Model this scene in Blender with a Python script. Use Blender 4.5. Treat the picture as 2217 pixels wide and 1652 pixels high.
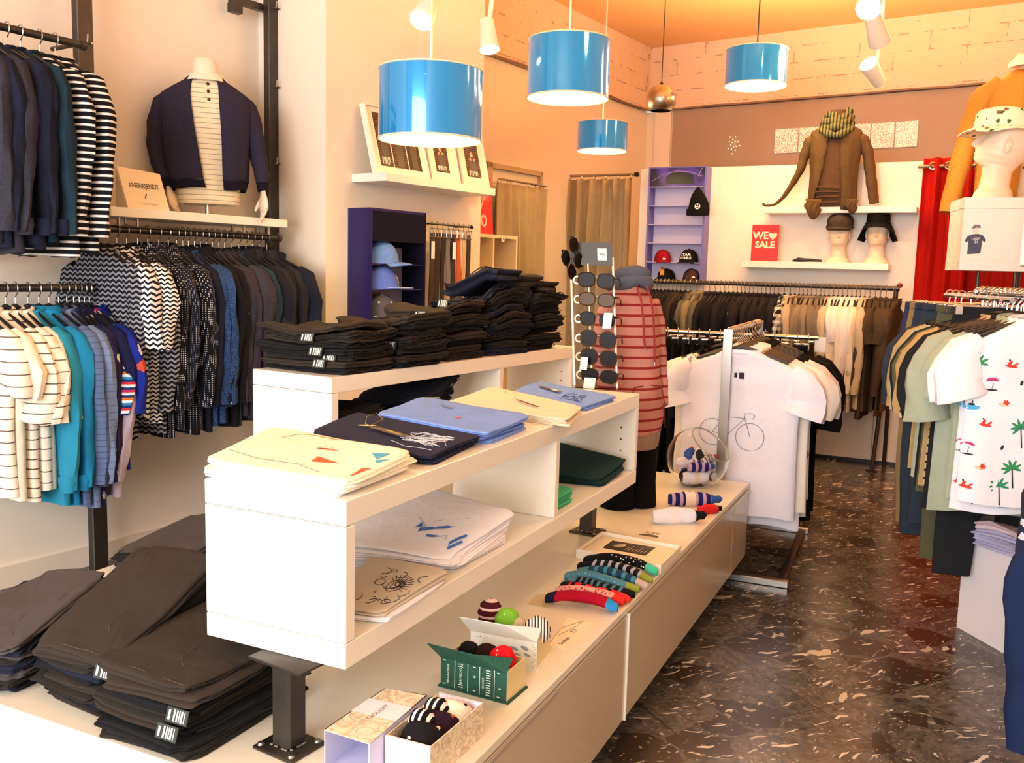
import bpy, math, random
from mathutils import Vector, Matrix, noise
PI=math.pi
for o in list(bpy.data.objects): bpy.data.objects.remove(o)
SC=bpy.context.scene; COL=SC.collection
# ---------------------------------------------------------------- camera
W_,H_=2217,1652; FPX=1973.0; PIT=math.radians(7.05); ROL=math.radians(1.5); CH=1.3175
_f=Vector((0,math.cos(PIT),-math.sin(PIT))); _x=Vector((1,0,0)); _u=_x.cross(_f)
RV=_x*math.cos(ROL)+_u*math.sin(ROL); UV_=_u*math.cos(ROL)-_x*math.sin(ROL)
cam=bpy.data.cameras.new('camera'); co=bpy.data.objects.new('camera',cam); COL.objects.link(co)
cam.sensor_width=36; cam.lens=FPX/W_*36; cam.clip_start=.05; cam.clip_end=100
m=Matrix.Identity(4)
for i in range(3): m[i][0]=RV[i]; m[i][1]=UV_[i]; m[i][2]=-_f[i]
m[2][3]=CH; co.matrix_world=m; SC.camera=co
# ---------------------------------------------------------------- light and exposure
SC.view_settings.view_transform='Standard'; SC.view_settings.look='None'
SC.view_settings.exposure=0.42; SC.view_settings.gamma=1; SC.view_settings.use_curve_mapping=False
wd=bpy.data.worlds.new('street_daylight'); SC.world=wd; wd.use_nodes=True
bg=wd.node_tree.nodes['Background']; bg.inputs[0].default_value=(.86,.90,1,1); bg.inputs[1].default_value=1.15
def area(name,loc,target,sx,sy,power,col):
    l=bpy.data.lights.new(name,'AREA'); l.shape='RECTANGLE'; l.size=sx; l.size_y=sy; l.energy=power; l.color=col
    o=bpy.data.objects.new(name,l); COL.objects.link(o); o.location=loc
    o.rotation_euler=(Vector(target)-Vector(loc)).to_track_quat('-Z','Y').to_euler(); return o
area('shop_window_daylight',(-1.9,-1.9,1.75),(.5,3.5,.9),3.6,2.3,235,(1,.985,.97))
area('shop_door_daylight',(1.6,-2.0,1.6),(1.5,4,.7),1.8,2.2,55,(.93,.96,1))
def bulb(loc,power,col=(1,.67,.36),r=.05):
    l=bpy.data.lights.new('bulb_and_fill_light','POINT'); l.energy=power; l.color=col; l.shadow_soft_size=r
    o=bpy.data.objects.new('bulb_and_fill_light',l); COL.objects.link(o); o.location=loc; return o
def spot(loc,target,power,ang=70,col=(1,.66,.36),r=.04):
    l=bpy.data.lights.new('spot_light','SPOT'); l.energy=power; l.color=col; l.spot_size=math.radians(ang); l.spot_blend=.6; l.shadow_soft_size=r
    o=bpy.data.objects.new('spot_light',l); COL.objects.link(o); o.location=loc
    o.rotation_euler=(Vector(target)-Vector(loc)).to_track_quat('-Z','Y').to_euler(); return o
# ---------------------------------------------------------------- geometry of the view
def ray(px,py): return _f+RV*((px-W_/2)/FPX)-UV_*((py-H_/2)/FPX)
def HZ(px,py,z):
    d=ray(px,py); t=(z-CH)/d.z; return Vector((0,0,CH))+d*t
def VT(px,py,p):            # height seen at pixel over ground point p
    d=ray(px,py); t=math.hypot(p[0],p[1])/math.hypot(d.x,d.y); return CH+d.z*t
def PL(px,py,pl):           # point on vertical plane (p0,az)
    p0,az=pl; n=(math.cos(az),-math.sin(az)); d=ray(px,py)
    t=(p0[0]*n[0]+p0[1]*n[1])/(d.x*n[0]+d.y*n[1]); return Vector((0,0,CH))+d*t
def D2(deg): a=math.radians(deg); return Vector((math.sin(a),math.cos(a),0))
def plane_off(deg,off):     # vertical plane running along azimuth deg, offset along its right-hand normal
    a=math.radians(deg); return ((math.cos(a)*off,-math.sin(a)*off),a)
def shift(pl,d): p0,a=pl; return ((p0[0]+math.cos(a)*d,p0[1]-math.sin(a)*d),a)
LW=plane_off(34,-3.63); PW=plane_off(34,-3.17); RC=plane_off(34,-3.91)
BWL=Vector((0,0,0))
def backplane(off): a=math.radians(34); return ((math.sin(a)*off,math.cos(a)*off),math.radians(124))
BW=backplane(7.95)
_pp=HZ(1961,1004,.025); PN=((_pp.x,_pp.y),math.radians(117))
CEIL=3.43
# ---------------------------------------------------------------- materials
def hx(s):
    if not isinstance(s,str): return tuple(s)[:3]
    s=s.lstrip('#'); r=[int(s[i:i+2],16)/255 for i in (0,2,4)]
    return tuple(c/12.92 if c<=.04045 else ((c+.055)/1.055)**2.4 for c in r)
_mc={}
class NT:
    def __init__(s,name):
        s.m=bpy.data.materials.new(name); s.m.use_nodes=True; s.t=s.m.node_tree; s.b=s.t.nodes['Principled BSDF']
    def n(s,ty,ins=None,**kw):
        d=s.t.nodes.new(ty)
        for k,v in kw.items(): setattr(d,k,v)
        for k,v in (ins or {}).items():
            if isinstance(v,tuple) and len(v)==2 and hasattr(v[0],'outputs'): s.t.links.new(v[0].outputs[v[1]],d.inputs[k])
            else: d.inputs[k].default_value=v
        return d
    def math(s,op,a,b=None):
        d=s.t.nodes.new('ShaderNodeMath'); d.operation=op
        for i,v in enumerate((a,b)):
            if v is None: continue
            if isinstance(v,tuple): s.t.links.new(v[0].outputs[v[1]],d.inputs[i])
            else: d.inputs[i].default_value=v
        return (d,0)
    def mix(s,f,a,b):
        d=s.t.nodes.new('ShaderNodeMix'); d.data_type='RGBA'
        for i,v in ((0,f),(6,a),(7,b)):
            if isinstance(v,tuple) and hasattr(v[0],'outputs'): s.t.links.new(v[0].outputs[v[1]],d.inputs[i])
            elif i==0: d.inputs[0].default_value=v
            else: d.inputs[i].default_value=(*hx(v),1)
        return (d,2)
    def link(s,a,inp): s.t.links.new(a[0].outputs[a[1]],s.b.inputs[inp])
    def coord(s,which='Object'): return (s.n('ShaderNodeTexCoord'),{'Generated':0,'Normal':1,'UV':2,'Object':3}[which])
    def xyz(s,c): return s.n('ShaderNodeSeparateXYZ',{0:c})
    def bump(s,h,strength=.3,dist=.002):
        b=s.n('ShaderNodeBump',{'Strength':strength,'Distance':dist}); s.t.links.new(h[0].outputs[h[1]],b.inputs['Height']); s.t.links.new(b.outputs[0],s.b.inputs['Normal'])
def plain(name,c,rough=.5,metal=0,spec=.5,bump=0,bs=60,var=0,coat=0,emit=None,es=1,trans=0,alpha=1):
    key=('p',name,c,rough,metal,spec,bump,bs,var,coat,emit,es,trans,alpha)
    if key in _mc: return _mc[key]
    t=NT(name); b=t.b; b.inputs['Base Color'].default_value=(*hx(c),1); b.inputs['Roughness'].default_value=rough; b.inputs['Metallic'].default_value=metal
    b.inputs['Specular IOR Level'].default_value=spec
    if coat: b.inputs['Coat Weight'].default_value=coat; b.inputs['Coat Roughness'].default_value=.05
    if emit: b.inputs['Emission Color'].default_value=(*hx(emit),1); b.inputs['Emission Strength'].default_value=es
    if trans: b.inputs['Transmission Weight'].default_value=trans
    if alpha<1: b.inputs['Alpha'].default_value=alpha
    if bump or var:
        nz=t.n('ShaderNodeTexNoise',{0:t.coord(),'Scale':bs,'Detail':5.})
        if bump: t.bump((nz,0),bump,.004)
        if var:
            h=hx(c); t.link(t.mix((nz,0),tuple(x*(1-var) for x in h),tuple(min(1,x*(1+var)) for x in h)),'Base Color')
    _mc[key]=t.m; return t.m
def cloth(name,c,pat=None,c2=None,s=1.,c3=None,rough=.95,var=.18,cols=None):
    key=('c',name,c,pat,c2,s,c3,rough,var,tuple(cols) if cols else None)
    if key in _mc: return _mc[key]
    t=NT(name); t.b.inputs['Roughness'].default_value=rough; t.b.inputs['Specular IOR Level'].default_value=.15
    co_=t.coord(); h=hx(c)
    nz=t.n('ShaderNodeTexNoise',{0:co_,'Scale':14.,'Detail':6.,'Roughness':.7})
    base=t.mix((nz,0),tuple(x*(1-var) for x in h),tuple(min(1,x*(1+var)) for x in h))
    g=t.xyz(co_)
    if pat=='stripe':       # horizontal stripes, period s metres, thin lines c2
        w=t.math('FRACT',t.math('DIVIDE',(g,2),s)); k=t.math('LESS_THAN',w,.32 if c3 is None else c3); base=t.mix(k,base,c2)
    elif pat=='vstripe':
        w=t.math('FRACT',t.math('DIVIDE',(g,0),s)); k=t.math('LESS_THAN',w,.4); base=t.mix(k,base,c2)
    elif pat=='ystripe':
        w=t.math('FRACT',t.math('DIVIDE',(g,1),s)); k=t.math('LESS_THAN',w,.4); base=t.mix(k,base,c2)
    elif pat=='multi':
        w=t.math('FRACT',t.math('DIVIDE',(g,2),s)); r=t.n('ShaderNodeValToRGB'); r.color_ramp.interpolation='CONSTANT'; t.t.links.new(w[0].outputs[0],r.inputs[0])
        e=r.color_ramp.elements
        while len(e)<len(cols): e.new(.5)
        for i,cc in enumerate(cols): e[i].position=i/len(cols); e[i].color=(*hx(cc),1)
        base=(r,0)
    elif pat=='dots':
        v=t.n('ShaderNodeTexVoronoi',{0:co_,'Scale':s*1.9,'Randomness':0.}); k=t.math('LESS_THAN',(v,0),.29); base=t.mix(k,base,c2)
    elif pat=='speck':
        v=t.n('ShaderNodeTexVoronoi',{0:co_,'Scale':s,'Randomness':1.}); k=t.math('LESS_THAN',(v,0),.2 if c3 is None else c3); base=t.mix(k,base,c2)
    elif pat=='zig':
        a=t.math('FRACT',t.math('MULTIPLY',(g,2),s)); yy=t.math('FRACT',t.math('MULTIPLY',t.math('ADD',(g,0),(g,1)),s*.5)); tri=t.math('ABSOLUTE',t.math('SUBTRACT',yy,.5))
        q=t.math('FRACT',t.math('ADD',a,tri)); k=t.math('LESS_THAN',q,.45); base=t.mix(k,base,c2)
    elif pat=='plaid':
        a=t.math('LESS_THAN',t.math('FRACT',t.math('MULTIPLY',(g,2),s)),.45); b=t.math('LESS_THAN',t.math('FRACT',t.math('MULTIPLY',t.math('ADD',(g,0),(g,1)),s)),.45)
        k=t.math('MULTIPLY',t.math('ADD',a,b),.5); base=t.mix(k,base,c2)
    elif pat=='leaf':
        v=t.n('ShaderNodeTexVoronoi',{0:co_,'Scale':s,'Randomness':1.}); nn=t.n('ShaderNodeTexNoise',{0:co_,'Scale':s*4,'Detail':2.})
        k=t.math('LESS_THAN',t.math('ADD',(v,0),t.math('MULTIPLY',(nn,0),.35)),.42)
        v2=t.mix(t.math('GREATER_THAN',t.xyz((v,1)) and (t.xyz((v,1)),0),.5),c2,c3 or c2); base=t.mix(k,base,v2)
    elif pat=='melange':
        n2=t.n('ShaderNodeTexNoise',{0:co_,'Scale':max(s*2.6,420.),'Detail':3.}); k=t.math('GREATER_THAN',(n2,0),.53); base=t.mix(k,base,c2)
    elif pat=='quilt':
        w=t.math('FRACT',t.math('DIVIDE',(g,2),s)); k=t.math('LESS_THAN',w,.12); base=t.mix(k,base,c2)
    elif pat=='block':      # lower part another colour below height s
        k=t.math('LESS_THAN',(g,2),s); base=t.mix(k,base,c2)
    t.link(base,'Base Color')
    n3=t.n('ShaderNodeTexNoise',{0:co_,'Scale':320.,'Detail':2.}); n4=t.n('ShaderNodeTexNoise',{0:co_,'Scale':16.,'Detail':3.,'Distortion':.8}); t.bump(t.math('ADD',t.math('MULTIPLY',(n3,0),.12),(n4,0)),.45,.010)
    _mc[key]=t.m; return t.m
WHITE=plain('white_laminate','#f1ece0',.32,spec=.4)
STEEL=plain('dark_raw_steel','#4a4540',.42,metal=.75,var=.35,bs=25)
CHROME=plain('chrome','#cfcfcf',.18,metal=1)
BRUSHED=plain('brushed_metal','#a9a49c',.34,metal=1)
BLACKP=plain('black_plastic','#16161a',.4)
# ---------------------------------------------------------------- mesh builder
class MB:
    def __init__(s): s.v=[]; s.f=[]; s.mi=[]
    def add(s,vs,fs,mi=0):
        k=len(s.v); s.v+= [Vector(p) for p in vs]; s.f+=[tuple(k+i for i in f) for f in fs]; s.mi+=[mi]*len(fs); return s
    def box(s,x0,x1,y0,y1,z0,z1,mi=0,bev=0):
        if bev<=0:
            v=[(x,y,z) for z in (z0,z1) for y in (y0,y1) for x in (x0,x1)]
            return s.add(v,[(0,2,3,1),(4,5,7,6),(0,1,5,4),(2,6,7,3),(0,4,6,2),(1,3,7,5)],mi)
        b=min(bev,(x1-x0)/2.01,(y1-y0)/2.01,(z1-z0)/2.01)
        def ring(z,i): return [(x0+i,y0+b,z),(x0+i if i else x0,y0+b,z)]
        v=[];f=[]
        def loop(z,k):
            # octagon-cornered loop; k inset of the flat sides
            return [(x0+k+b*0+ (b if k==0 else b*.6),y0+k,z),(x1-k-(b if k==0 else b*.6),y0+k,z),(x1-k,y0+k+(b if k==0 else b*.6),z),(x1-k,y1-k-(b if k==0 else b*.6),z),(x1-k-(b if k==0 else b*.6),y1-k,z),(x0+k+(b if k==0 else b*.6),y1-k,z),(x0+k,y1-k-(b if k==0 else b*.6),z),(x0+k,y0+k+(b if k==0 else b*.6),z)]
        loops=[loop(z0,b),loop(z0+b,0),loop(z1-b,0),loop(z1,b)]
        for l in loops: v+=l
        for a in range(3):
            for i in range(8): j=(i+1)%8; f.append((a*8+i,a*8+j,a*8+8+j,a*8+8+i))
        f.append(tuple(reversed(range(8)))); f.append(tuple(24+i for i in range(8)))
        return s.add(v,f,mi)
    def obox(s,c,az,lx,ly,lz,mi=0,bev=0,tilt=0):   # box centred at c (bottom centre), local y along azimuth az
        k=len(s.v); s.box(-lx/2,lx/2,-ly/2,ly/2,0,lz,mi,bev)
        R=Matrix.Rotation(-az,3,'Z')@Matrix.Rotation(tilt,3,'X')
        for i in range(k,len(s.v)): s.v[i]=R@s.v[i]+Vector(c)
        return s
    def loft(s,rings,close=True,cap0=True,cap1=True,mi=0):
        n=len(rings[0]); v=[p for r in rings for p in r]; f=[]
        for a in range(len(rings)-1):
            for i in range(n if close else n-1):
                j=(i+1)%n; f.append((a*n+i,a*n+j,(a+1)*n+j,(a+1)*n+i))
        if cap0 and close: f.append(tuple(reversed(range(n))))
        if cap1 and close: f.append(tuple((len(rings)-1)*n+i for i in range(n)))
        return s.add(v,f,mi)
    def tube(s,path,rad,n=8,mi=0,sq=1.,ref=None,caps=True):
        path=[Vector(p) for p in path]; rs=rad if isinstance(rad,(list,tuple)) else [rad]*len(path); rings=[]
        up=Vector(ref) if ref else None
        for i,p in enumerate(path):
            t=(path[min(i+1,len(path)-1)]-path[max(i-1,0)])
            t=t.normalized() if t.length>1e-9 else Vector((0,0,1))
            if up is None:
                up=Vector((0,0,1)) if abs(t.z)<.9 else Vector((1,0,0))
            a=up-t*up.dot(t)
            if a.length<1e-6: a=t.orthogonal()
            a.normalize(); b=t.cross(a); 
            if not ref: up=a
            rings.append([p+a*(math.cos(2*PI*k/n)*rs[i])+b*(math.sin(2*PI*k/n)*rs[i]*sq) for k in range(n)])
        return s.loft(rings,True,caps,caps,mi)
    def lathe(s,prof,n=24,c=(0,0,0),mi=0,cap0=False,cap1=False):
        c=Vector(c); return s.loft([[c+Vector((r*math.cos(2*PI*k/n),r*math.sin(2*PI*k/n),z)) for k in range(n)] for r,z in prof],True,cap0,cap1,mi)
    def ball(s,c,r,nu=14,nv=9,sx=1,sy=1,sz=1,mi=0):
        c=Vector(c); rings=[]
        for j in range(nv+1):
            a=-PI/2+PI*(j*.998+.001*nv)/nv; rr=max(1e-4,math.cos(a))*r
            rings.append([c+Vector((rr*math.cos(2*PI*k/nu)*sx,rr*math.sin(2*PI*k/nu)*sy,math.sin(a)*r*sz)) for k in range(nu)])
        return s.loft(rings,True,True,True,mi)
    def poly(s,pts,mi=0): return s.add(pts,[tuple(range(len(pts)))],mi)
    def build(s,name,mats,parent=None,smooth=True,world=False,mods=None):
        me=bpy.data.meshes.new(name); vs=s.v
        if world and parent is not None:
            inv=(Matrix.Translation(parent.location)@parent.rotation_euler.to_matrix().to_4x4()).inverted(); vs=[inv@p for p in vs]
        me.from_pydata([tuple(p) for p in vs],[],s.f)
        if not isinstance(mats,(list,tuple)): mats=[mats]
        for q in mats: me.materials.append(q)
        if len(mats)>1: me.polygons.foreach_set('material_index',s.mi)
        if smooth:
            me.polygons.foreach_set('use_smooth',[True]*len(me.polygons))
        me.update()
        try:
            if smooth: me.set_sharp_from_angle(angle=math.radians(42))
        except Exception: pass
        o=bpy.data.objects.new(name,me); COL.objects.link(o)
        if parent is not None: o.parent=parent
        if mods=='sub':
            q=o.modifiers.new('smooth','SUBSURF'); q.levels=1; q.render_levels=1
        return o
def thing(name,label,cat,loc=(0,0,0),az=0.,group=None):
    o=bpy.data.objects.new(name,None); COL.objects.link(o); o.location=loc; o.rotation_euler=(0,0,-az); o.empty_display_size=.05
    o['label']=label; o['category']=cat
    if group: o['group']=group
    return o
def tag(o,label,cat,group=None,kind=None):
    if label: o['label']=label
    if cat: o['category']=cat
    if group: o['group']=group
    if kind: o['kind']=kind
    return o
def struct(o): o['kind']='structure'; return o
_tc={}
def text_geo(s,size,bold=0.,extr=.0004):
    key=(s,round(bold,4))
    if key not in _tc:
        c=bpy.data.curves.new('t','FONT'); c.body=s; c.size=1; c.align_x='CENTER'; c.align_y='CENTER'; c.offset=bold; c.resolution_u=2
        o=bpy.data.objects.new('t',c); COL.objects.link(o); dg=bpy.context.evaluated_depsgraph_get(); dg.update()
        me=bpy.data.meshes.new_from_object(o.evaluated_get(dg)); vs=[v.co.copy() for v in me.vertices]; fs=[tuple(p.vertices) for p in me.polygons]
        bpy.data.objects.remove(o); bpy.data.curves.remove(c); bpy.data.meshes.remove(me); _tc[key]=(vs,fs)
    return _tc[key]
def put_text(mb,s,size,org,xd,yd,mi=0,bold=0.,wide=1.,off=.0006,surf=None):
    vs,fs=text_geo(s,size,bold); xd=Vector(xd).normalized(); yd=Vector(yd).normalized(); n=xd.cross(yd)
    if surf: mb.add([surf(v.x*size*wide,v.y*size) for v in vs],fs,mi)
    else: mb.add([Vector(org)+xd*(v.x*size*wide)+yd*(v.y*size)+n*off for v in vs],fs,mi)
    return mb
def ease(t): t=max(0,min(1,t)); return t*t*(3-2*t)
def interp(tab,x):
    if x<=tab[0][0]: return tab[0][1:]
    for a,b in zip(tab,tab[1:]):
        if x<=b[0]:
            t=(x-a[0])/(b[0]-a[0]) if b[0]>a[0] else 0; return tuple(p+(q-p)*t for p,q in zip(a[1:],b[1:]))
    return tab[-1][1:]
# ================================================================ SETTING
A34=math.radians(34); DA=D2(34); DN=Vector((math.cos(A34),-math.sin(A34),0))   # along the side walls / out of the left walls
def on(off,t): return DN*off+DA*t
def tpar(p): return Vector((p[0],p[1],0)).dot(DA)
def slab_between(mb,p,q,z0,z1,th,mi=0):      # vertical slab from p to q, thickness to the left of p->q when th>0
    p=Vector((p[0],p[1],0)); q=Vector((q[0],q[1],0)); d=(q-p).normalized(); n=Vector((-d.y,d.x,0))*th
    v=[p,q,q+n,p+n]; vs=[Vector((a.x,a.y,z)) for z in (z0,z1) for a in v]
    fs=[(0,3,2,1),(4,5,6,7),(0,1,5,4),(1,2,6,5),(2,3,7,6),(3,0,4,7)]
    if th<0: fs=[tuple(reversed(f)) for f in fs]
    return mb.add(vs,fs,mi)
def wall_mat():
    t=NT('painted_plaster'); c=t.coord(); t.b.inputs['Roughness'].default_value=.75
    n=t.n('ShaderNodeTexNoise',{0:c,'Scale':1.3,'Detail':4.}); t.link(t.mix((n,0),'#e9dccb','#f0e6d8'),'Base Color')
    n2=t.n('ShaderNodeTexNoise',{0:c,'Scale':60.,'Detail':4.}); t.bump((n2,0),.08,.003); return t.m
WALL=wall_mat()
def brick_mat():
    t=NT('whitewashed_masonry'); c=t.coord(); t.b.inputs['Roughness'].default_value=.85
    g=t.xyz(c); cb=t.n('ShaderNodeCombineXYZ'); s=t.math('SUBTRACT',t.math('MULTIPLY',(g,0),1.0),t.math('MULTIPLY',(g,1),.6))
    t.t.links.new(s[0].outputs[0],cb.inputs[0]); t.t.links.new(g.outputs[2],cb.inputs[1])
    b=t.n('ShaderNodeTexBrick',{0:(cb,0),'Scale':1.,'Mortar Size':.006,'Brick Width':.62,'Row Height':.135,'Mortar Smooth':.3,'Bias':0.})
    b.inputs['Color1'].default_value=(*hx('#ecd0b4'),1); b.inputs['Color2'].default_value=(*hx('#e8c8a8'),1); b.inputs['Mortar'].default_value=(*hx('#b59a83'),1)
    n=t.n('ShaderNodeTexNoise',{0:c,'Scale':9.,'Detail':8.,'Roughness':.75}); k=t.math('GREATER_THAN',(n,0),.47)
    base=t.mix(k,(b,0),'#eccdb0')
    n3=t.n('ShaderNodeTexNoise',{0:c,'Scale':22.,'Detail':5.}); k3=t.math('GREATER_THAN',(n3,0),.72); base=t.mix(k3,base,'#a98f7c')
    t.link(base,'Base Color'); t.bump((n,0),.5,.02); return t.m
BRICK=brick_mat()
CEILM=plain('ceiling_paint','#f0bf88',.8,var=.05,bs=2,bump=.05)
def floor_mat():
    t=NT('polished_marble_agglomerate'); c=t.coord(); b=t.b; b.inputs['Roughness'].default_value=.16; b.inputs['Specular IOR Level'].default_value=.5
    mp=t.n('ShaderNodeMapping',{0:c}); mp.inputs['Rotation'].default_value=(0,0,math.radians(-25))
    nz=t.n('ShaderNodeTexNoise',{0:(mp,0),'Scale':3.2,'Detail':4.}); 
    wp=t.n('ShaderNodeMix'); wp.data_type='VECTOR'; wp.inputs[0].default_value=.20
    t.t.links.new(mp.outputs[0],wp.inputs[4]); t.t.links.new(nz.outputs[1],wp.inputs[5])
    V=(wp,1)
    # fine ground
    g1=t.n('ShaderNodeTexNoise',{0:V,'Scale':55.,'Detail':6.,'Roughness':.8}); g2=t.n('ShaderNodeTexNoise',{0:V,'Scale':11.,'Detail':5.,'Roughness':.7}); gm=t.math('ADD',t.math('MULTIPLY',(g1,0),.6),t.math('MULTIPLY',(g2,0),.4)); rp=t.n('ShaderNodeValToRGB'); t.t.links.new(gm[0].outputs[0],rp.inputs[0]); rp.color_ramp.elements[0].position=.36; rp.color_ramp.elements[0].color=(*hx('#15110e'),1); rp.color_ramp.elements[1].position=.64; rp.color_ramp.elements[1].color=(*hx('#77716a'),1); base=(rp,0)
    # large dark chips
    v1=t.n('ShaderNodeTexVoronoi',{0:V,'Scale':7.5}); r1=t.xyz((v1,1)); e1=t.n('ShaderNodeTexVoronoi',{0:V,'Scale':7.5},feature='DISTANCE_TO_EDGE')
    k=t.math('MULTIPLY',t.math('GREATER_THAN',(e1,0),.05),t.math('GREATER_THAN',(r1,0),.62))
    dk=t.mix((g1,0),'#1c1613','#4d4037'); base=t.mix(k,base,dk)
    # stretched pale shards
    def shards(scale,st,thr,rnd,colr,base,rot):
        m2=t.n('ShaderNodeMapping',{0:V}); m2.inputs['Scale'].default_value=(1,st,1); m2.inputs['Rotation'].default_value=(0,0,rot)
        v=t.n('ShaderNodeTexVoronoi',{0:(m2,0),'Scale':scale}); r=t.xyz((v,1)); nn=t.n('ShaderNodeTexNoise',{0:V,'Scale':scale*2.2,'Detail':4.})
        d=t.math('ADD',(v,0),t.math('MULTIPLY',(nn,0),.35))
        k=t.math('MULTIPLY',t.math('LESS_THAN',d,thr),t.math('GREATER_THAN',(r,0),rnd)); return t.mix(k,base,colr)
    base=shards(30.,1.,.36,.72,'#a99a88',base,0.)
    base=shards(60.,1.,.38,.3,'#8d8072',base,0.)
    base=shards(7.,5.5,.38,.86,'#d6cfc2',base,.5); base=shards(22.,5.,.38,.8,'#c9c2b6',base,-.8); base=shards(6.,8.,.36,.86,'#bfb29e',base,.15)
    base=shards(12.,6.,.40,.84,'#d8cebd',base,-.35); base=shards(10.,9.,.38,.86,'#cabfae',base,.95)
    base=shards(4.2,2.4,.345,.78,'#cdbfa9',base,1.1)
    # tile joints
    gx=t.xyz((mp,0)); 
    j=None
    for ax in (0,1):
        f=t.math('FRACT',t.math('DIVIDE',(gx,ax),.5)); q=t.math('LESS_THAN',f,.008); j=q if j is None else t.math('MAXIMUM',j,q)
    base=t.mix(j,base,'#2a2420'); t.link(base,'Base Color')
    rr=t.math('ADD',t.math('MULTIPLY',(g1,0),.16),.14); t.t.links.new(rr[0].outputs[0],b.inputs['Roughness']); return t.m
FLOOR=floor_mat()
fl=MB(); fl.box(-6,7,-2.3,11,-.12,0); struct(fl.build('floor',FLOOR,smooth=False))
cl=MB()
tC0=tpar(PL(705,600,PW)); tC1=tpar(PL(1040,500,PW)); tB=tpar(PL(1376,228,RC)); 
tBW=7.95
RT=.62
cpts=[on(-3.8,-3.2),on(RT+.1,-3.2),on(RT+.1,tBW+.1),on(-4.1,tBW+.1),on(-4.1,2.0)]
cl.add([Vector((p.x,p.y,3.37)) for p in cpts]+[Vector((p.x,p.y,3.50)) for p in cpts],[(0,1,2,3,4)]+[(9,8,7,6,5)]+[(i,i+5,(i+1)%5+5,(i+1)%5) for i in range(5)])
struct(cl.build('ceiling',CEILM,smooth=False))
b=MB(); slab_between(b,on(-3.63,-3.2),on(-3.63,tC0),0,3.37,.15); struct(b.build('wall_left',WALL,smooth=False))
b=MB(); pts=[on(-3.63,tC0),on(-3.17,tC0),on(-3.17,tC1),on(-3.91,tC1),on(-4.05,tC1),on(-4.05,tC0)]
b.add([Vector((p.x,p.y,z)) for z in (0,3.37) for p in pts],[(5,4,3,2,1,0),(6,7,8,9,10,11)]+[(i,(i+1)%6,(i+1)%6+6,i+6) for i in range(6)]); struct(b.build('wall_pier',WALL,smooth=False))
b=MB(); slab_between(b,on(-3.91,tC1),on(-3.91,tBW),0,2.80,.14); struct(b.build('wall_recess',WALL,smooth=False))
b=MB(); slab_between(b,on(-3.88,tC1),on(-3.88,tBW),2.81,3.37,.17); struct(b.build('wall_recess_upper',BRICK,smooth=False))
b=MB(); slab_between(b,on(-3.91,tBW),on(RT,tBW),0,2.80,.15); struct(b.build('wall_back',WALL,smooth=False))
b=MB(); slab_between(b,on(-3.88,tBW-.04),on(RT,tBW-.04),2.81,3.37,.19); struct(b.build('wall_back_upper',BRICK,smooth=False))
b=MB(); slab_between(b,on(RT,tBW),on(RT,-3.2),0,3.37,.14); struct(b.build('wall_right',WALL,smooth=False))
# thin darker line below the masonry
TRIMB=plain('brown_trim','#8d6f58',.7)
b=MB(); b.tube([on(-3.865,t)+Vector((0,0,2.805+.006*math.sin(t*9))) for t in [tC1+i*(tBW-.05-tC1)/14 for i in range(15)]],.009,6); struct(b.build('trim_1',TRIMB))
b=MB(); b.tube([on(x,tBW-.055)+Vector((0,0,2.805+.004*math.sin(x*11))) for x in [-3.86+i*(RT+3.8)/14 for i in range(15)]],.009,6); struct(b.build('trim_2',TRIMB))
SK=plain('painted_skirting','#e3d6c6',.6)
b=MB(); slab_between(b,on(-3.612,-3.2),on(-3.612,tC0),0,.085,.018); struct(b.build('baseboard_left',SK,smooth=False))
b=MB(); slab_between(b,on(-3.612,tC0-.018),on(-3.152,tC0-.018),0,.085,.018); slab_between(b,on(-3.152,tC0-.018),on(-3.152,tC1),0,.085,.018); struct(b.build('baseboard_pier',SK,smooth=False))
b=MB(); slab_between(b,on(-3.892,tC1),on(-3.892,tBW),0,.085,.018); struct(b.build('baseboard_recess',SK,smooth=False))
# perforated grey panel with the glowing window behind it
def mesh_mat():
    t=NT('perforated_grey_panel'); c=t.coord(); t.b.inputs['Roughness'].default_value=.8
    n=t.n('ShaderNodeTexNoise',{0:c,'Scale':3.,'Detail':3.}); t.link(t.mix((n,0),'#a08a78','#ad998a'),'Base Color'); return t.m
BWf=backplane(7.95-.02)
w0=PL(1458,240,BWf); w1=PL(2137,172,BWf)
b=MB(); slab_between(b,(w0.x,w0.y),(w1.x,w1.y),1.9,2.795,.02); struct(b.build('window_1',mesh_mat(),smooth=False))
def glass_mat():
    t=NT('daylit_frosted_panes'); c=t.coord(); b=t.b; b.inputs['Roughness'].default_value=.3
    v=t.n('ShaderNodeTexNoise',{0:c,'Scale':110.,'Detail':2.,'Roughness':.6}); k=t.math('GREATER_THAN',(v,0),.5)
    n=t.n('ShaderNodeTexNoise',{0:c,'Scale':2.5,'Detail':2.}); col=t.mix((n,0),'#f3e6b0','#efc6c0')
    base=t.mix(k,'#a58e7a',col); t.link(base,'Base Color'); t.link(base,'Emission Color'); b.inputs['Emission Strength'].default_value=.45; return t.m
GL=glass_mat(); BWg=backplane(7.95-.035)
xs=[1676,1728,1780,1832,1884,1936,1987]
for i in range(6):
    a=PL(xs[i]+1.5,300,BWg); c=PL(xs[i+1]-1.5,300,BWg)
    b=MB(); slab_between(b,(a.x,a.y),(c.x,c.y),2.365,2.565,.012); struct(b.build('window_%d'%(i+2),GL,smooth=False))
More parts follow.
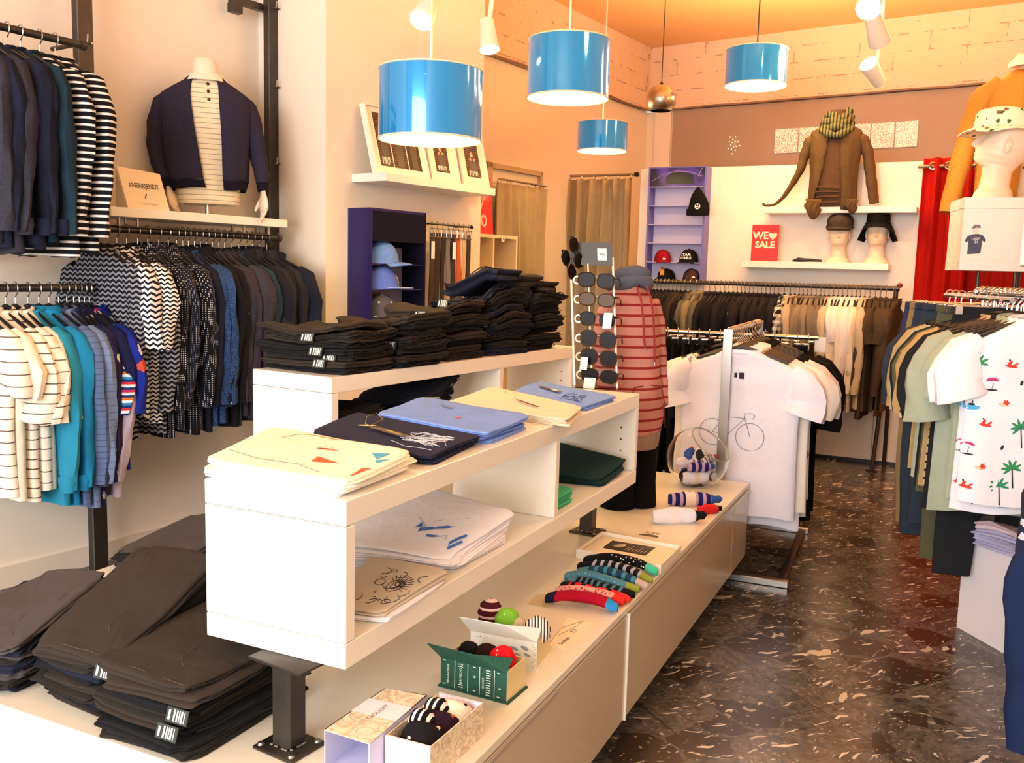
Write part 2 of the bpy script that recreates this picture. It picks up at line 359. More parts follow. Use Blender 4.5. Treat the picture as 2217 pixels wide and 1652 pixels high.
# small starburst of holes in the grey panel
b=MB(); hc=PL(1588,312,BWg)
for k in range(16):
    a=k*2.4; r=.012+.0035*k; b.ball(hc+Vector((DN.x*math.cos(a)*r,DN.y*math.cos(a)*r,math.sin(a)*r*1.3)),.006,6,4)
struct(b.build('trim_3',plain('lit_holes','#ffeecb',.5,emit='#ffe7b5',es=.6)))
# pilaster strip left of the grey panel
a=PL(1412,400,BWf); c=w0; b=MB(); slab_between(b,(a.x,a.y),(c.x-.02*DN.x,c.y-.02*DN.y),0,2.8,.03); struct(b.build('trim_4',WALL,smooth=False))
# ---------------------------------------------------------------- freestanding white partition
def pnt(px,d=0): # ground point on the partition line at image column
    return PL(px,700,shift(PN,d))
PWHITE=plain('white_partition_board','#efe6da',.55,var=.03,bs=2)
pa=pnt(1374); pb=PL(1985,700,PN)
pt=thing('partition_panel','tall white board partition behind the long back clothes rail','partition',(pa.x,pa.y,0))
b=MB(); slab_between(b,(pa.x,pa.y),(pb.x,pb.y),.025,2.115,.03); b.build('board',PWHITE,pt,smooth=False,world=True)
b=MB(); pm_=(pa+pb)/2; slab_between(b,(pa.x,pa.y),(pb.x,pb.y),0,.025,.03); b.build('gap_shade_strip',BLACKP,pt,smooth=False,world=True)  # black strip stands in for the shade in the gap under the board
b=MB(); q=PL(1906,700,shift(PN,.003)); q2=PL(1908,700,shift(PN,.003)); slab_between(b,(q.x,q.y),(q2.x,q2.y),.03,1.0,.002); b.build('board_joint',plain('joint','#a8a4a8',.7),pt,smooth=False,world=True)
# ================================================================ CURTAINS
def curtain(name,label,p,q,z0,z1,mat_,folds,amp=.045,eyelets=False,group=None,waist=None):
    p=Vector((p[0],p[1],0)); q=Vector((q[0],q[1],0)); d=(q-p); L=d.length; d.normalize(); n=Vector((-d.y,d.x,0))
    t=thing(name,label,'curtain',(p.x,p.y,0),0,group); b=MB(); NU=folds*10; NV=14; rnd=random.Random(folds*7+int(L*100)); ph=[rnd.uniform(-.6,.6) for _ in range(folds+1)]
    g=[]
    for j in range(NV+1):
        z=z0+(z1-z0)*j/NV; row=[]
        for i in range(NU+1):
            u=i/NU; k=u*folds; w=ph[int(min(k,folds-1))]*(1-j/NV)
            off=amp*(math.sin(2*PI*k+w)+.35*math.sin(4*PI*k+1+w*2))*(.75+.25*math.sin(j*.6+k))
            uu=u+ (.012*math.sin(j*.5+k*2) if 0<i<NU else 0)
            row.append(p+d*(uu*L)+n*off+Vector((0,0,z)))
        g.append(row)
    vs=[v for r in g for v in r]; W2=NU+1
    b.add(vs,[(j*W2+i,j*W2+i+1,(j+1)*W2+i+1,(j+1)*W2+i) for j in range(NV) for i in range(NU)])
    o=b.build('fabric',mat_,t,world=True); md=o.modifiers.new('thickness','SOLIDIFY'); md.thickness=.004
    if eyelets:
        for i in range(folds*2+1):
            u=(i+.25)/(folds*2+.5); e=p+d*(u*L)+n*(amp*1.1 if i%2==0 else -amp*.5)+Vector((0,0,z1-.055))
            m=MB(); m.tube([e+d*(.022*math.cos(a))+Vector((0,0,.022*math.sin(a)))-n*.0 for a in [2*PI*k/12 for k in range(13)]],.006,6); m.build('eyelet',CHROME,t,world=True)
    else:
        for i in range(folds+1):
            m=MB(); e=p+d*(i/folds*L)+Vector((0,0,z1+.012)); m.tube([e+n*(.016*math.cos(a))+Vector((0,0,.016*math.sin(a))) for a in [2*PI*k/10 for k in range(11)]],.003,5); m.build('ring',CHROME,t,world=True)
    return t
OLIVE=cloth('olive_linen','#b0a080',var=.12); RED=cloth('red_velvet','#a8140e',var=.25)
ca=PL(1206,500,shift(PN,-.10)); cb_=PL(1362,500,shift(PN,-.10))
curtain('curtain','beige fitting room curtain hanging left of the white partition',(ca.x,ca.y),(cb_.x,cb_.y),.06,2.055,OLIVE,6)
rod=thing('curtain_rod','thin rod carrying the beige curtain, ending at the partition edge','rod',(ca.x,ca.y,2.085)); b=MB(); e=PL(1378,500,shift(PN,-.10)); b.tube([(ca.x-.06,ca.y+.03,2.085),(e.x,e.y,2.085)],.011,8); b.build('rod',BRUSHED,rod,world=True)
b=MB(); b.tube([(e.x-.03,e.y+.015,2.085),(e.x,e.y,2.085)],.018,8); b.build('end_cap',BLACKP,rod,world=True)
# mirror frame on the recess wall; added curtain stands in for its reflection
f0=PL(1057,350,shift(RC,.03)); f1=PL(1176,373,shift(RC,.03)); FR=plain('pale_wood_frame','#c4ae8d',.5)
t=thing('mirror_frame','pale frame around the curtained opening beside the beige curtain','frame',(f0.x,f0.y,0))
b=MB(); dd=(f1-f0); dd.z=0; dd.normalize()
for nm,(s0,s1,z0,z1) in dict(left_post=(0,.06,0,2.07),right_post=((f1-f0).length-.03,(f1-f0).length,0,2.07),top_rail=(0,(f1-f0).length,2.035,2.07)).items():
    b=MB(); p=f0+dd*s0; q=f0+dd*s1; slab_between(b,(p.x,p.y),(q.x,q.y),z0,z1,.03); b.build(nm,FR,t,smooth=False,world=True)
h0=f0+dd*.07; h1=f1-dd*.04
curtain('curtain','olive curtain hung inside the pale framed opening',(h0.x+DN.x*.05,h0.y+DN.y*.05),(h1.x+DN.x*.05,h1.y+DN.y*.05),.06,1.93,OLIVE,5,.035)
b=MB(); b.tube([h0+DN*.05+Vector((0,0,1.955-h0.z)),h1+DN*.05+Vector((0,0,1.955-h1.z))],.008,8); rod2=thing('curtain_rod','thin rod inside the pale framed opening','rod',(h0.x,h0.y,1.955)); b.build('rod',BRUSHED,rod2,world=True)
# red curtains right of the partition
r0=PL(2004,600,shift(PN,.04)); r1=PL(2088,600,shift(PN,.04)); r2=PL(2330,600,shift(PN,-.12)); r1b=PL(2070,600,shift(PN,-.12))
curtain('curtain','red velvet curtain with metal eyelets beside the white partition',(r0.x-.06,r0.y+.03),(r1.x,r1.y),.06,2.13,RED,3,.04,True)
RED2=cloth('red_boards','#8e130e',var=.1)
curtain('curtain','darker red curtain behind the white display box on the right',(r1b.x,r1b.y),(r2.x,r2.y),.05,2.1,RED2,7,.012)
rr=thing('curtain_rod','rod running through the eyelets of the red velvet curtain','rod',(r0.x,r0.y,2.075)); b=MB(); b.tube([(r0.x-.09,r0.y+.045,2.075),(r1.x+.02,r1.y-.01,2.075)],.013,8); b.build('rod',BRUSHED,rr,world=True)
b=MB(); dd2=(r1-r0); dd2.z=0; dd2.normalize()
b.tube([(r1.x+.02,r1.y-.01,2.075),(r1.x+.35,r1.y-.18,2.075)],.010,8); b.build('rod_sleeve',BRUSHED,rr,world=True)
# ================================================================ CENTRAL DISPLAY
E25=math.radians(25.3); EU=D2(25.3); EV=Vector((math.cos(E25),-math.sin(E25),0)); ZC=.434
def uv(u,v,z=0): return EU*u+EV*v+Vector((0,0,z))
LAMI=plain('cream_gloss_laminate','#e9e1cf',.28,spec=.45,var=.02,bs=1.5)
CABD=plain('beige_gloss_door','#cdbfa4',.22,spec=.5,coat=.3)
def az_box(mb,c,az,x0,x1,y0,y1,z0,z1,bev=0,mi=0):   # box given in a frame at c, y along azimuth
    k=len(mb.v); mb.box(x0,x1,y0,y1,z0,z1,mi,bev); R=Matrix.Rotation(-az,3,'Z')
    for i in range(k,len(mb.v)): mb.v[i]=R@mb.v[i]+Vector((c[0],c[1],0))
    return mb
U0,U1,V0,V1=1.12,3.90,-2.13,-.705
t=thing('low_cabinet','long low cream cabinet platform carrying the white display units','cabinet',uv(U0,V1),E25)
t.location=uv((U0+U1)/2,(V0+V1)/2)
b=MB(); b.box(V0,V1,U0,U1,.414,ZC,bev=.002)
def ubuild(b,name,mat_,par,**k):
    R=Matrix.Rotation(-E25,3,'Z')
    for i in range(len(b.v)): b.v[i]=R@b.v[i]
    return b.build(name,mat_,par,world=True,**k)
ubuild(b,'top_panel',LAMI,t,smooth=False)
b=MB(); b.box(V0+.02,V1-.022,U0+.002,U1-.002,.105,.4135); ubuild(b,'body',LAMI,t,smooth=False)
b=MB(); b.box(V0+.3,V1-.26,U0+.2,U1-.2,0,.105); ubuild(b,'plinth',plain('dark_plinth','#1b1817',.8),t,smooth=False)
# far-end plate & split between doors measured from the photograph
ud=HZ(1372,1312,ZC).dot(EU)
for (a,c) in ((U0,ud-.004),(ud+.004,U1-.30),(U1-.294,U1)):
    b=MB(); b.box(V1-.021,V1-.001,a,c,.112,.408,bev=.0015); d=ubuild(b,'door',CABD,t,smooth=False)
b=MB(); b.box(V1-.030,V1+.004,ud-.0035,ud+.0035,.11,.41); ubuild(b,'divider',plain('white_edge','#fbf8ef',.4),t,smooth=False)
b=MB(); b.box(V1-.004,V1+.004,ud+.01,U1-.01,.399,.407); b.box(V1-.004,V1+.004,U0,ud-.5,.399,.407); ubuild(b,'door_handle',plain('pale_metal_edge','#ded6c4',.3,metal=.6),t,smooth=False)
def shelf_unit(name,label,corner,az,L,depth,h,zt,th,div,mat_):
    # corner: front-right-near top corner; x from -depth..0, y 0..L
    t=thing(name,label,'shelf unit',(corner[0],corner[1],zt-h),az)
    M_=[('top_board',(-depth,0,0,L,h-th,h)),('bottom_board',(-depth,0,0,L,0,th)),('end_board',(-depth,0,.0,th*.62,th+.0016,h-th-.0016)),('end_board',(-depth,0,L-th*.62,L,th+.0006,h-th-.0006)),('divider',(-depth+.004,-.003,div-.013,div+.013,th+.0003,h-th-.0003))]
    for nm,(a,b_,c,d,e,f) in M_:
        m=MB(); m.box(a,b_,c,d,e,f,bev=.0015); m.build(nm,mat_,t,smooth=False)
    for yy in (div-.1,):
        pass
    # shelf pin holes
    m=MB()
    for y0,sx in ((div+.014,1),(L-th*.62-.001,-1)):
        for z in (.11,.15,.19): m.ball((-.05,y0,z),.003,6,4)
    m.build('pin_holes',BLACKP,t)
    return t
BC=Vector((-.281,1.534,0)); UC=Vector((-.543,2.724,0)); UAZ=math.radians(31); ZL=.912; ZU=.978
def dpar(px,py,z,c,az): p=HZ(px,py,z); return (p-c).dot(Vector((math.sin(az),math.cos(az),0)))
div1=dpar(1166,950,ZL-.05,BC,E25)
LU=shelf_unit('display_shelf','white open display shelf unit in front, raised on steel legs with folded tees',BC,E25,1.665,.322,.306,ZL,.046,div1,WHITE)
UU=shelf_unit('display_shelf','white open display shelf unit behind, topped with stacks of black jeans',UC,UAZ,1.60,.336,.306,ZU,.049,.98,WHITE)
def steel_leg(c,az,z0,z1,w=.055,label='',top_w=.13):
    t=thing('steel_leg',label,'leg',(c[0],c[1],z0),az); H=z1-z0
    m=MB(); m.box(-w/2,w/2,-w/2,w/2,.007,H-.006,bev=.004); m.build('post',STEEL,t)
    m=MB(); m.box(-.050,.050,-.044,.044,0,.007,bev=.002); m.build('base_plate',STEEL,t)
    m=MB(); m.box(-top_w/2,top_w/2,-.038,.038,H-.006,H,bev=.001); m.build('top_plate',STEEL,t)
    for sx in (-1,1):
        for sy in (-1,1):
            m=MB(); m.lathe([(.0001,.0125),(.005,.0118),(.0075,.008)],10,(sx*.039,sy*.033,0)); m.build('bolt',BRUSHED,t)
    m=MB(); rnd=random.Random(3)
    for k in range(28):
        s=k%4; f=rnd.uniform(-.5,.5)*w; p=[(f,-w/2),(f,w/2),(-w/2,f),(w/2,f)][s]; m.ball((p[0],p[1],.0080),.0035,6,4,1,1,.8)
    m.build('weld_bead',BRUSHED,t); return t
lp=HZ(601,1428,ZL-.306)
steel_leg((lp.x+.018,lp.y+.01),E25+.12,ZC,ZL-.306,.045,'dark steel leg with bolted base plate under the near end of the front unit')
lp2=HZ(1272,1152,ZC); steel_leg((lp2.x,lp2.y),E25+.1,ZC,ZL-.306,.045,'dark steel leg under the far half of the front unit, near the framed tray')
lp3=UC+Vector((-.19,.25,0)); steel_leg((lp3.x,lp3.y),UAZ,ZC,ZU-.306,.045,'dark steel leg hidden beneath the near end of the rear unit')
lp4=UC+D2(31)*1.35-Vector((.14,-.08,0)); steel_leg((lp4.x,lp4.y),UAZ,ZC,ZU-.306,.045,'dark steel leg beneath the far end of the rear unit')
# white podium on the right
pc=HZ(2070,1358,0); zt=.359; pe=HZ(2180,1420,0); pdv=(pe-pc); paz=math.atan2(pdv.x,pdv.y)
t=thing('podium','plain white box podium holding folded lilac tops on the right','podium',(pc.x,pc.y,0),paz)
POD=plain('white_podium_paint','#efe9ef',.45)
m=MB(); m.box(-.42,0,0,.36,0,zt,bev=.002); m.build('podium_body',POD,t,smooth=False)
# ================================================================ STEEL POSTS AND RAILS ON THE LEFT WALL
def post(p,label,side_off=.13):
    t=thing('wall_post',label,'post',(p[0],p[1],0),A34)
    m=MB(); m.box(-.02,.02,-.033,.033,0,3.3,bev=.003); m.build('post_tube',STEEL,t)
    for k in range(8):
        z=.35+k*.36; m=MB(); m.tube([(.018,-.01,z),(.045,-.01,z),(.05,-.01,z+.03)],.0035,6); m.tube([(.018,.01,z),(.045,.01,z)],.0035,6); m.build('peg',BRUSHED,t)
    m=MB(); m.box(-.115,-.02,-.02,.02,3.0,3.04); m.build('wall_bracket',STEEL,t); return t
p1=HZ(215,1240,0); post((p1.x,p1.y),'dark steel wall post at the left end of the long rail')
p2=PL(589,300,shift(LW,.12)); post((p2.x,p2.y),'dark steel wall post beside the pier, right of the torso mannequin')
# bracket at top between posts
t=thing('wall_bracket','dark steel bracket arm at the top edge above the torso mannequin','bracket',PL(545,10,shift(LW,.10))); m=MB(); a=PL(503,2,shift(LW,.10)); c=PL(582,2,shift(LW,.10)); a.z=c.z=(a.z+.01); slab_between(m,(a.x,a.y),(c.x,c.y),a.z-.012,a.z+.02,.03); m.build('arm',STEEL,t,smooth=False,world=True)
m=MB(); slab_between(m,(a.x,a.y),(a.x+DA.x*.06,a.y+DA.y*.06),a.z-.055,a.z-.0125,.035); m.build('plate',STEEL,t,smooth=False,world=True)
def rail(name,label,pa,pb,r=.014,ring=True,mat_=STEEL,brk=True):
    t=thing(name,label,'clothes rail',tuple((Vector(pa)+Vector(pb))/2)); m=MB(); m.tube([pa,pb],r,12); m.build('tube',mat_,t,world=True)
    d=(Vector(pb)-Vector(pa)).normalized()
    for e,s in ((pa,1),(pb,-1)):
        e=Vector(e); m=MB(); m.tube([e,e+d*s*.02],r*1.35,12); m.build('end_collar',mat_,t,world=True)
    if brk:
        for e,s in ((pa,1),(pb,-1)):
            e=Vector(e)+d*s*.03; m=MB(); m.tube([e,e-DN*.17],.009,8); m.build('bracket',mat_,t,world=True)
    return t
ZLR=1.432; LR=shift(LW,.30)
ra=PL(196,480,LR); rb=PL(606,517,LR); ra.z=rb.z=ZLR
rail('clothes_rail','long dark steel rail full of navy shirts under the left shelf',ra,rb)
LR2=shift(LW,.32); qa=PL(-160,640,LR2); qb=PL(196,622,LR2); qa.z=qb.z=1.203
rail('clothes_rail','lower left dark rail carrying pale, teal and striped tops',qa,qb)
ua=PL(-160,40,LR2); ub=PL(184,97,LR2); ua.z=ub.z=2.10
rail('clothes_rail','upper left dark rail carrying navy sweatshirts and a striped top',ua,ub)
# shelf above the long rail
s0=PL(240,470,shift(LW,.36)); s1=PL(623,485,shift(LW,.36)); t=thing('wall_shelf','white wall shelf carrying the jacketed torso mannequin','shelf',(s0.x,s0.y,1.479),A34)
Ls=(Vector((s1.x,s1.y,0))-Vector((s0.x,s0.y,0))).length
m=MB(); m.box(-.29,0,0,Ls,0,.036,bev=.002); m.build('board',WHITE,t,smooth=False)
for y in (.06,.14,Ls-.22,Ls-.08):
    for x in (-.04,-.12): 
        m=MB(); m.tube([(x,y,-.001),(x,y,-.034)],.006,8); m.build('rail_hanger',BRUSHED,t)
m=MB(); m.tube([(-.04,.05,-.036),(-.04,Ls-.06,-.036)],.005,8); m.build('support_bar',STEEL,t)
ZS=1.515
# picture shelf on the pier wall
s0=PL(835,390,shift(PW,.22)); s1=PL(1073,410,shift(PW,.22)); t=thing('wall_shelf','white shelf on the pier wall carrying leaning framed photos','shelf',(s0.x,s0.y,1.712),A34)
Lp=(Vector((s1.x,s1.y,0))-Vector((s0.x,s0.y,0))).length; PICS=(s0,Lp)
m=MB(); m.box(-.219,0,0,Lp,0,.040,bev=.002); m.build('board',WHITE,t,smooth=False)
# shelves on the partition
PNS=shift(PN,.20)
def pshelf(label,x0,x1,zb,zt,dep=.2):
    a=PL(x0,500,shift(PN,dep)); c=PL(x1,500,shift(PN,dep)); t=thing('wall_shelf',label,'shelf',(a.x,a.y,zb),PN[1]); L=(Vector((c.x,c.y,0))-Vector((a.x,a.y,0))).length
    m=MB(); m.box(0,dep-.001,0,L,0,zt-zb,bev=.002)
    for i in range(len(m.v)): m.v[i].x=-m.v[i].x
    m.f=[tuple(reversed(f)) for f in m.f]
    m.build('board',WHITE,t,smooth=False); return a,L
zu=PL(1816,461,shift(PN,.2)).z; zl=PL(1770,582,shift(PN,.2)).z
pshelf('upper white shelf on the partition, under the brown cardigan',1650,1981,zu,zu+.042); ZPU=zu+.042
pshelf('lower white shelf on the partition, under the mannequin heads',1608,1929,zl,zl+.045); ZPL=zl+.045
# ================================================================ HANGING GARMENTS
HOOK=plain('hanger_wire','#b9b6b0',.3,metal=1); HBLK=plain('hanger_black','#141416',.45)
ORDN=['first','second','third','fourth','fifth','sixth','seventh','eighth','ninth','tenth','eleventh','twelfth','thirteenth','fourteenth','fifteenth','sixteenth','seventeenth','eighteenth','nineteenth','twentieth','twenty-first','twenty-second','twenty-third','twenty-fourth','twenty-fifth','twenty-sixth','twenty-seventh','twenty-eighth','twenty-ninth','thirtieth','thirty-first','thirty-second','thirty-third','thirty-fourth','thirty-fifth','thirty-sixth','thirty-seventh','thirty-eighth','thirty-ninth','fortieth','forty-first','forty-second','forty-third','forty-fourth','forty-fifth','forty-sixth','forty-seventh','forty-eighth','forty-ninth','fiftieth','fifty-first','fifty-second','fifty-third','fifty-fourth','fifty-fifth','fifty-sixth']
class Body:
    def __init__(s,W,L,T,seed,flare=.0,neck=.085,fold=.008,waist=0):
        s.W,s.L,s.T=W,L,T; r=random.Random(seed); s.ph=[r.uniform(0,6.3) for _ in range(6)]; s.fold=fold
        h=W/2
        s.tab=[(0,neck*.82,.045),(.012,neck,.05),(.03,neck+.03,.045),(.055,h*.72,.034),(.085,h*.96,.03),(.12,h,.034),(.20,h*.97,T*.8),(.34,h*(.95+waist),T),(L*.7,h*(.96+flare*.5),T),(L,h*(.98+flare),T*.95)]
        s.k1=r.uniform(22,34); s.k2=r.uniform(48,70); s.tw=r.uniform(-.25,.25)
    def disp(s,x,d):
        a=ease((d-.1)/.5)*s.fold
        return a*(math.sin(s.k1*x+s.ph[0]+1.2*d)+.5*math.sin(s.k2*x+s.ph[1]-2*d)) + .3*s.fold*math.sin(14*d+s.ph[2]+6*x)*ease(d/.2)
    def at(s,x,d,side=-1):
        hw,ht=interp(s.tab,d); c=min(1,abs(x)/hw)**(1/.78); q=math.sqrt(max(0,1-c*c))
        return side*ht*q**.65+s.disp(x,d)
    def ring(s,d,n):
        hw,ht=interp(s.tab,d); out=[]
        for k in range(n):
            a=2*PI*k/n; c,q=math.cos(a),math.sin(a); x=hw*math.copysign(abs(c)**.78,c); y=ht*math.copysign(abs(q)**.65,q)+s.disp(x,d)
            hem=.006*math.sin(x*s.k1*.8+s.ph[3]) if d>s.L*.97 else 0
            out.append(Vector((x,y,-d+hem)))
        return out
def sleeve_mesh(side,W,ls,r0,r1,seed,fwd=0,out=.03):
    r=random.Random(seed+side*7+3); b=MB(); h=W/2; ph=[r.uniform(0,6.3) for _ in range(4)]; n=12
    P=[Vector((side*(h-.045),0,-.075)),Vector((side*(h-.005),0,-.105)),Vector((side*(h+out*.6),fwd*.2,-.165))]
    m=max(3,int(ls/.055))
    for i in range(1,m+1):
        t=i/m; P.append(Vector((side*(h+out*(1-.6*t*t)),fwd*t+.012*math.sin(3*t+ph[0]),-.165-(ls-.10)*t)))
    R=[.030,.050,r0]+[r0+(r1-r0)*(i/m)+.0035*math.sin(i*1.9+ph[1]) for i in range(1,m+1)]
    rings=[]
    for i,p in enumerate(P):
        t=(P[min(i+1,len(P)-1)]-P[max(i-1,0)]).normalized(); a=Vector((0,1,0)); bb=t.cross(a).normalized()
        rr=[]
        for k in range(n):
            an=2*PI*k/n; w=1+.10*math.sin(3*an+ph[2]+i*.5)+.05*math.sin(5*an-i*.8+ph[3]) if i>1 else 1
            rr.append(p+a*(math.cos(an)*R[i]*(.60 if i>1 else .8)*w)+bb*(math.sin(an)*R[i]*1.0*w))
        rings.append(rr)
    # cuff lip turned inwards
    last=rings[-1]; c=sum(last,Vector())/n; rings.append([c+(q-c)*.85+Vector((0,0,.012)) for q in last])
    b.loft(rings,True,False,True); return b
def bottom_open(b,body,n):
    pass
def garment(loc,az,W,L,T,mat_,label,cat,seed,sleeves='long',kind='shirt',group=None,cuff=None,tagc=None,neckc=None,fold=.008,flare=0,collar=False,hood=False,badge=None,hang=True,hname='hanger',hlab=None,res=1,front=None,placket=None,prop=None):
    """loc = point on the rail above the garment"""
    zt=loc[2]-.075; t=thing(kind,label,cat,(loc[0],loc[1],zt),az,group)
    bd=Body(W,L,T,seed,flare,fold=fold); n=30 if res else 18
    ds=[0,.012,.03,.055,.085,.12,.16,.2]+[.2+(L-.2)*i/(9 if res else 5) for i in range(1,(10 if res else 6))]
    rings=[bd.ring(d,n) for d in ds]
    inner=[p*.86 for p in rings[0]]; 
    neck=[Vector((p.x*.80,p.y*.75,-.03)) for p in rings[0]]
    last=rings[-1]; lip=[Vector((p.x*.97,p.y*.7,p.z+.02)) for p in last]
    b=MB(); b.loft([neck]+rings+[lip],True,True,True); b.f=[tuple(reversed(f)) for f in b.f]; b.build('body',mat_,t)
    if sleeves:
        ls={'long':.56,'short':.20,'half':.30}[sleeves]; r0,r1=(.062,.042) if sleeves=='long' else (.070,.078)
        for sd in (1,-1):
            if not res and sd==-1: continue
            s=sleeve_mesh(sd,W,ls,r0,r1,seed,fwd=random.Random(seed+sd).uniform(-.02,.02)); s.f=[tuple(reversed(f)) for f in s.f] if sd==-1 else s.f; sl=s.build('sleeve',mat_,t)
            if cuff and sleeves=='long':
                c=MB(); e=Vector((sd*(W/2+.03*.45),0,-.165-(ls-.10))); c.lathe([(.034,.045),(.036,.02),(.031,0),(.03,-.012),(.024,-.012)],14,(0,0,0),cap1=True)
                for i in range(len(c.v)): c.v[i]=Vector((c.v[i].x*1.15,c.v[i].y*.78,c.v[i].z))+e
                c.f=[tuple(reversed(f)) for f in c.f]; c.build('cuff',cuff,sl)
            if badge and sd==1 and sleeves=='long':
                c=MB(); e=Vector((W/2+.062,-.012,-.36)); c.loft([[e+Vector((q,.013*math.cos(a),.020*math.sin(a))) for a in [2*PI*k/12 for k in range(12)]] for q in (-.01,.004)]); c.build('badge',badge,sl)
    if collar:
        c=MB(); R0=[Vector((.088*math.cos(a),.055*math.sin(a)-.004,-.012+.012*math.sin(a))) for a in [2*PI*k/20 for k in range(20)]]
        c.loft([[p+Vector((0,0,-.01)) for p in R0],[Vector((p.x*.97,p.y*.97,p.z+.03)) for p in R0],[Vector((p.x*1.05,p.y*1.08,p.z+.032)) for p in R0],[Vector((p.x*1.2,p.y*1.35,p.z-.012)) for p in R0]],True,False,False); c.f=[tuple(reversed(f)) for f in c.f]
        c.build('collar',neckc or mat_,t)
    elif not hood and res:
        c=MB(); R0=[Vector((math.cos(a)*.078,math.sin(a)*.047+bd.disp(0,0),-.004+.010*math.sin(a))) for a in [2*PI*k/22 for k in range(23)]]; c.tube(R0,.0065,6,ref=(0,0,1)); c.build('neck_rib',neckc or mat_,t)
    if hood:
        c=MB(); c.loft([[Vector((math.cos(a)*rx,math.sin(a)*ry+oy,z)) for a in [2*PI*k/18 for k in range(18)]] for rx,ry,oy,z in ((.08,.045,.0,-.05),(.098,.055,.01,-.025),(.092,.06,.015,.0),(.07,.045,.015,.012),(.05,.03,.01,.004),(.04,.022,.01,-.03))],True,False,True); c.f=[tuple(reversed(f)) for f in c.f]; c.build('hood',mat_,t)
    if tagc:
        c=MB(); c.box(-.016,.016,.028,.031,-.05,-.012); c.build('neck_label',tagc,t)
    if placket:
        c=MB(); k=9
        for i in range(k):
            d=.04+i*(L-.1)/k; c2=MB(); c2.ball((0,bd.at(0,d)-.002,-d),.0055,8,5,1,.5,1); c2.build('button',placket,t)
    if front: front(t,bd)
    if hang:
        h=thing(hname,hlab or ('slim black hanger inside the '+label)[:110],'hanger',(loc[0],loc[1],loc[2]),az,(group+' hangers') if group else None)
        c=MB(); hk=[Vector((.0,0,-.066)),Vector((0,0,-.032)),Vector((.010,0,-.024)),Vector((.020,0,-.010)),Vector((.021,0,.004)),Vector((.012,0,.018)),Vector((0,0,.0215)),Vector((-.012,0,.017)),Vector((-.019,0,.008))]; c.tube(hk,.0022,5); c.build('hook',HOOK,h)
        c=MB(); c.tube([(-W/2*.86,0,-.138),(-.10,0,-.098),(-.02,0,-.068),(0,0,-.064),(.02,0,-.068),(.10,0,-.098),(W/2*.86,0,-.138)],[.006,.007,.008,.010,.008,.007,.006],6,sq=1.0); c.build('shoulder_bar',HBLK,h)
    return t
def along(pa,pb,px,pl):
    """point of a rail a..b seen in image column px"""
    p=PL(px,600,pl); return Vector((p.x,p.y,pa.z))
# ---- materials of the hanging stock
WLAB=plain('white_woven_label','#ece9e4',.8)
c_zigbw=cloth('black_white_zigzag','#e4e4e6','zig','#17171c',62.)
c_zig2=cloth('white_black_weave','#dfe0e4','zig','#1c1c22',48.)
c_zigd=cloth('dark_zigzag','#1a1a20','zig','#8e8f98',52.,var=.1)
c_dot=cloth('black_dotted','#15161d','dots','#c9cbd2',62.)
c_dot2=cloth('navy_dotted','#1b1c28','dots','#9fa3b3',75.)
c_navyknit=cloth('navy_knit','#1d2c4e','melange','#3d5f95',90.)
c_speck=cloth('black_flecked','#15151b','speck','#e6e6ea',16.,c3=.13)
c_coal=cloth('charcoal_sweat','#3a3a46','melange','#2a2a34',160.)
c_coal2=cloth('plum_charcoal','#3b323f','melange','#2a2632',160.)
c_navy=cloth('navy_cotton','#1f2438'); c_navy2=cloth('deep_navy','#1a1d2c'); c_petrol=cloth('petrol_navy','#1f3442')
c_black=cloth('black_jacket','#1c1c24'); c_black2=cloth('washed_black','#26262e')
def lab(i,what,where): return '%s, %s'%(what,where%ORDN[i])
# long rail: (column of hook, material, label, sleeves, extras)
long_=[(221,c_zigd,'dark woven shirt behind the post','long',dict(tagc=WLAB)),
(236,c_zig2,'short-sleeved fine zigzag tee','half',dict(tagc=WLAB,W=.50)),
(255,c_zigbw,'boxy bold zigzag knit tee','half',dict(W=.51,tagc=WLAB)),
(276,c_zigd,'long dark chevron patterned top','long',{}),
(300,c_dot,'black shirt with fine white dots','long',dict(collar=True)),
(322,c_dot2,'navy shirt with tiny pale dots','long',dict(collar=True,tagc=WLAB)),
(345,c_dot,'black white-dotted shirt, pale neck label','long',dict(collar=True,tagc=WLAB)),
(366,c_dot2,'dark shirt with small grey dots','long',{}),
(384,c_navy2,'plain deep navy long-sleeved top','long',{}),
(397,c_navyknit,'blue melange knit jumper','long',{}),
(409,c_navyknit,'bright navy flecked knit jumper','long',dict(cuff=c_navy2)),
(422,c_speck,'black top scattered with white dashes','long',dict(collar=True)),
(435,c_speck,'black shirt with sparse white flecks','long',{}),
(448,c_coal,'charcoal grey melange sweatshirt','long',{}),
(461,c_coal2,'dark plum grey sweatshirt','long',{}),
(474,c_coal,'slate charcoal sweatshirt','long',{}),
(487,c_coal2,'brownish charcoal long-sleeved top','long',{}),
(501,c_petrol,'petrol navy sweatshirt with badge','long',dict(badge=WLAB)),
(518,c_black,'black zip jacket with a white neck label','long',dict(tagc=WLAB,collar=True)),
(533,c_black2,'washed black jacket','long',dict(collar=True)),
(547,c_black,'black hooded jacket','long',dict(hood=True)),
(562,c_black2,'dark padded jacket','long',dict(collar=True)),
(578,c_navy2,'dark navy jacket with white sleeve badge','long',dict(badge=WLAB,hood=True,W=.50))]
for i,(px,mt,what,sl,ex) in enumerate(long_):
    r=random.Random(100+i); p=along(ra,rb,px,LR); W=ex.pop('W',.45+r.uniform(-.01,.02)); L=(.66 if sl=='half' else .72)+r.uniform(-.02,.03)
    garment(p,A34+r.uniform(-.06,.06),W,L,.024+r.uniform(0,.008),mt,lab(i,what,'%s from left on long rail'),'top',200+i,sl,'hanging_top',None,**ex,hlab='black hanger, %s from the left on the long rail'%ORDN[i])
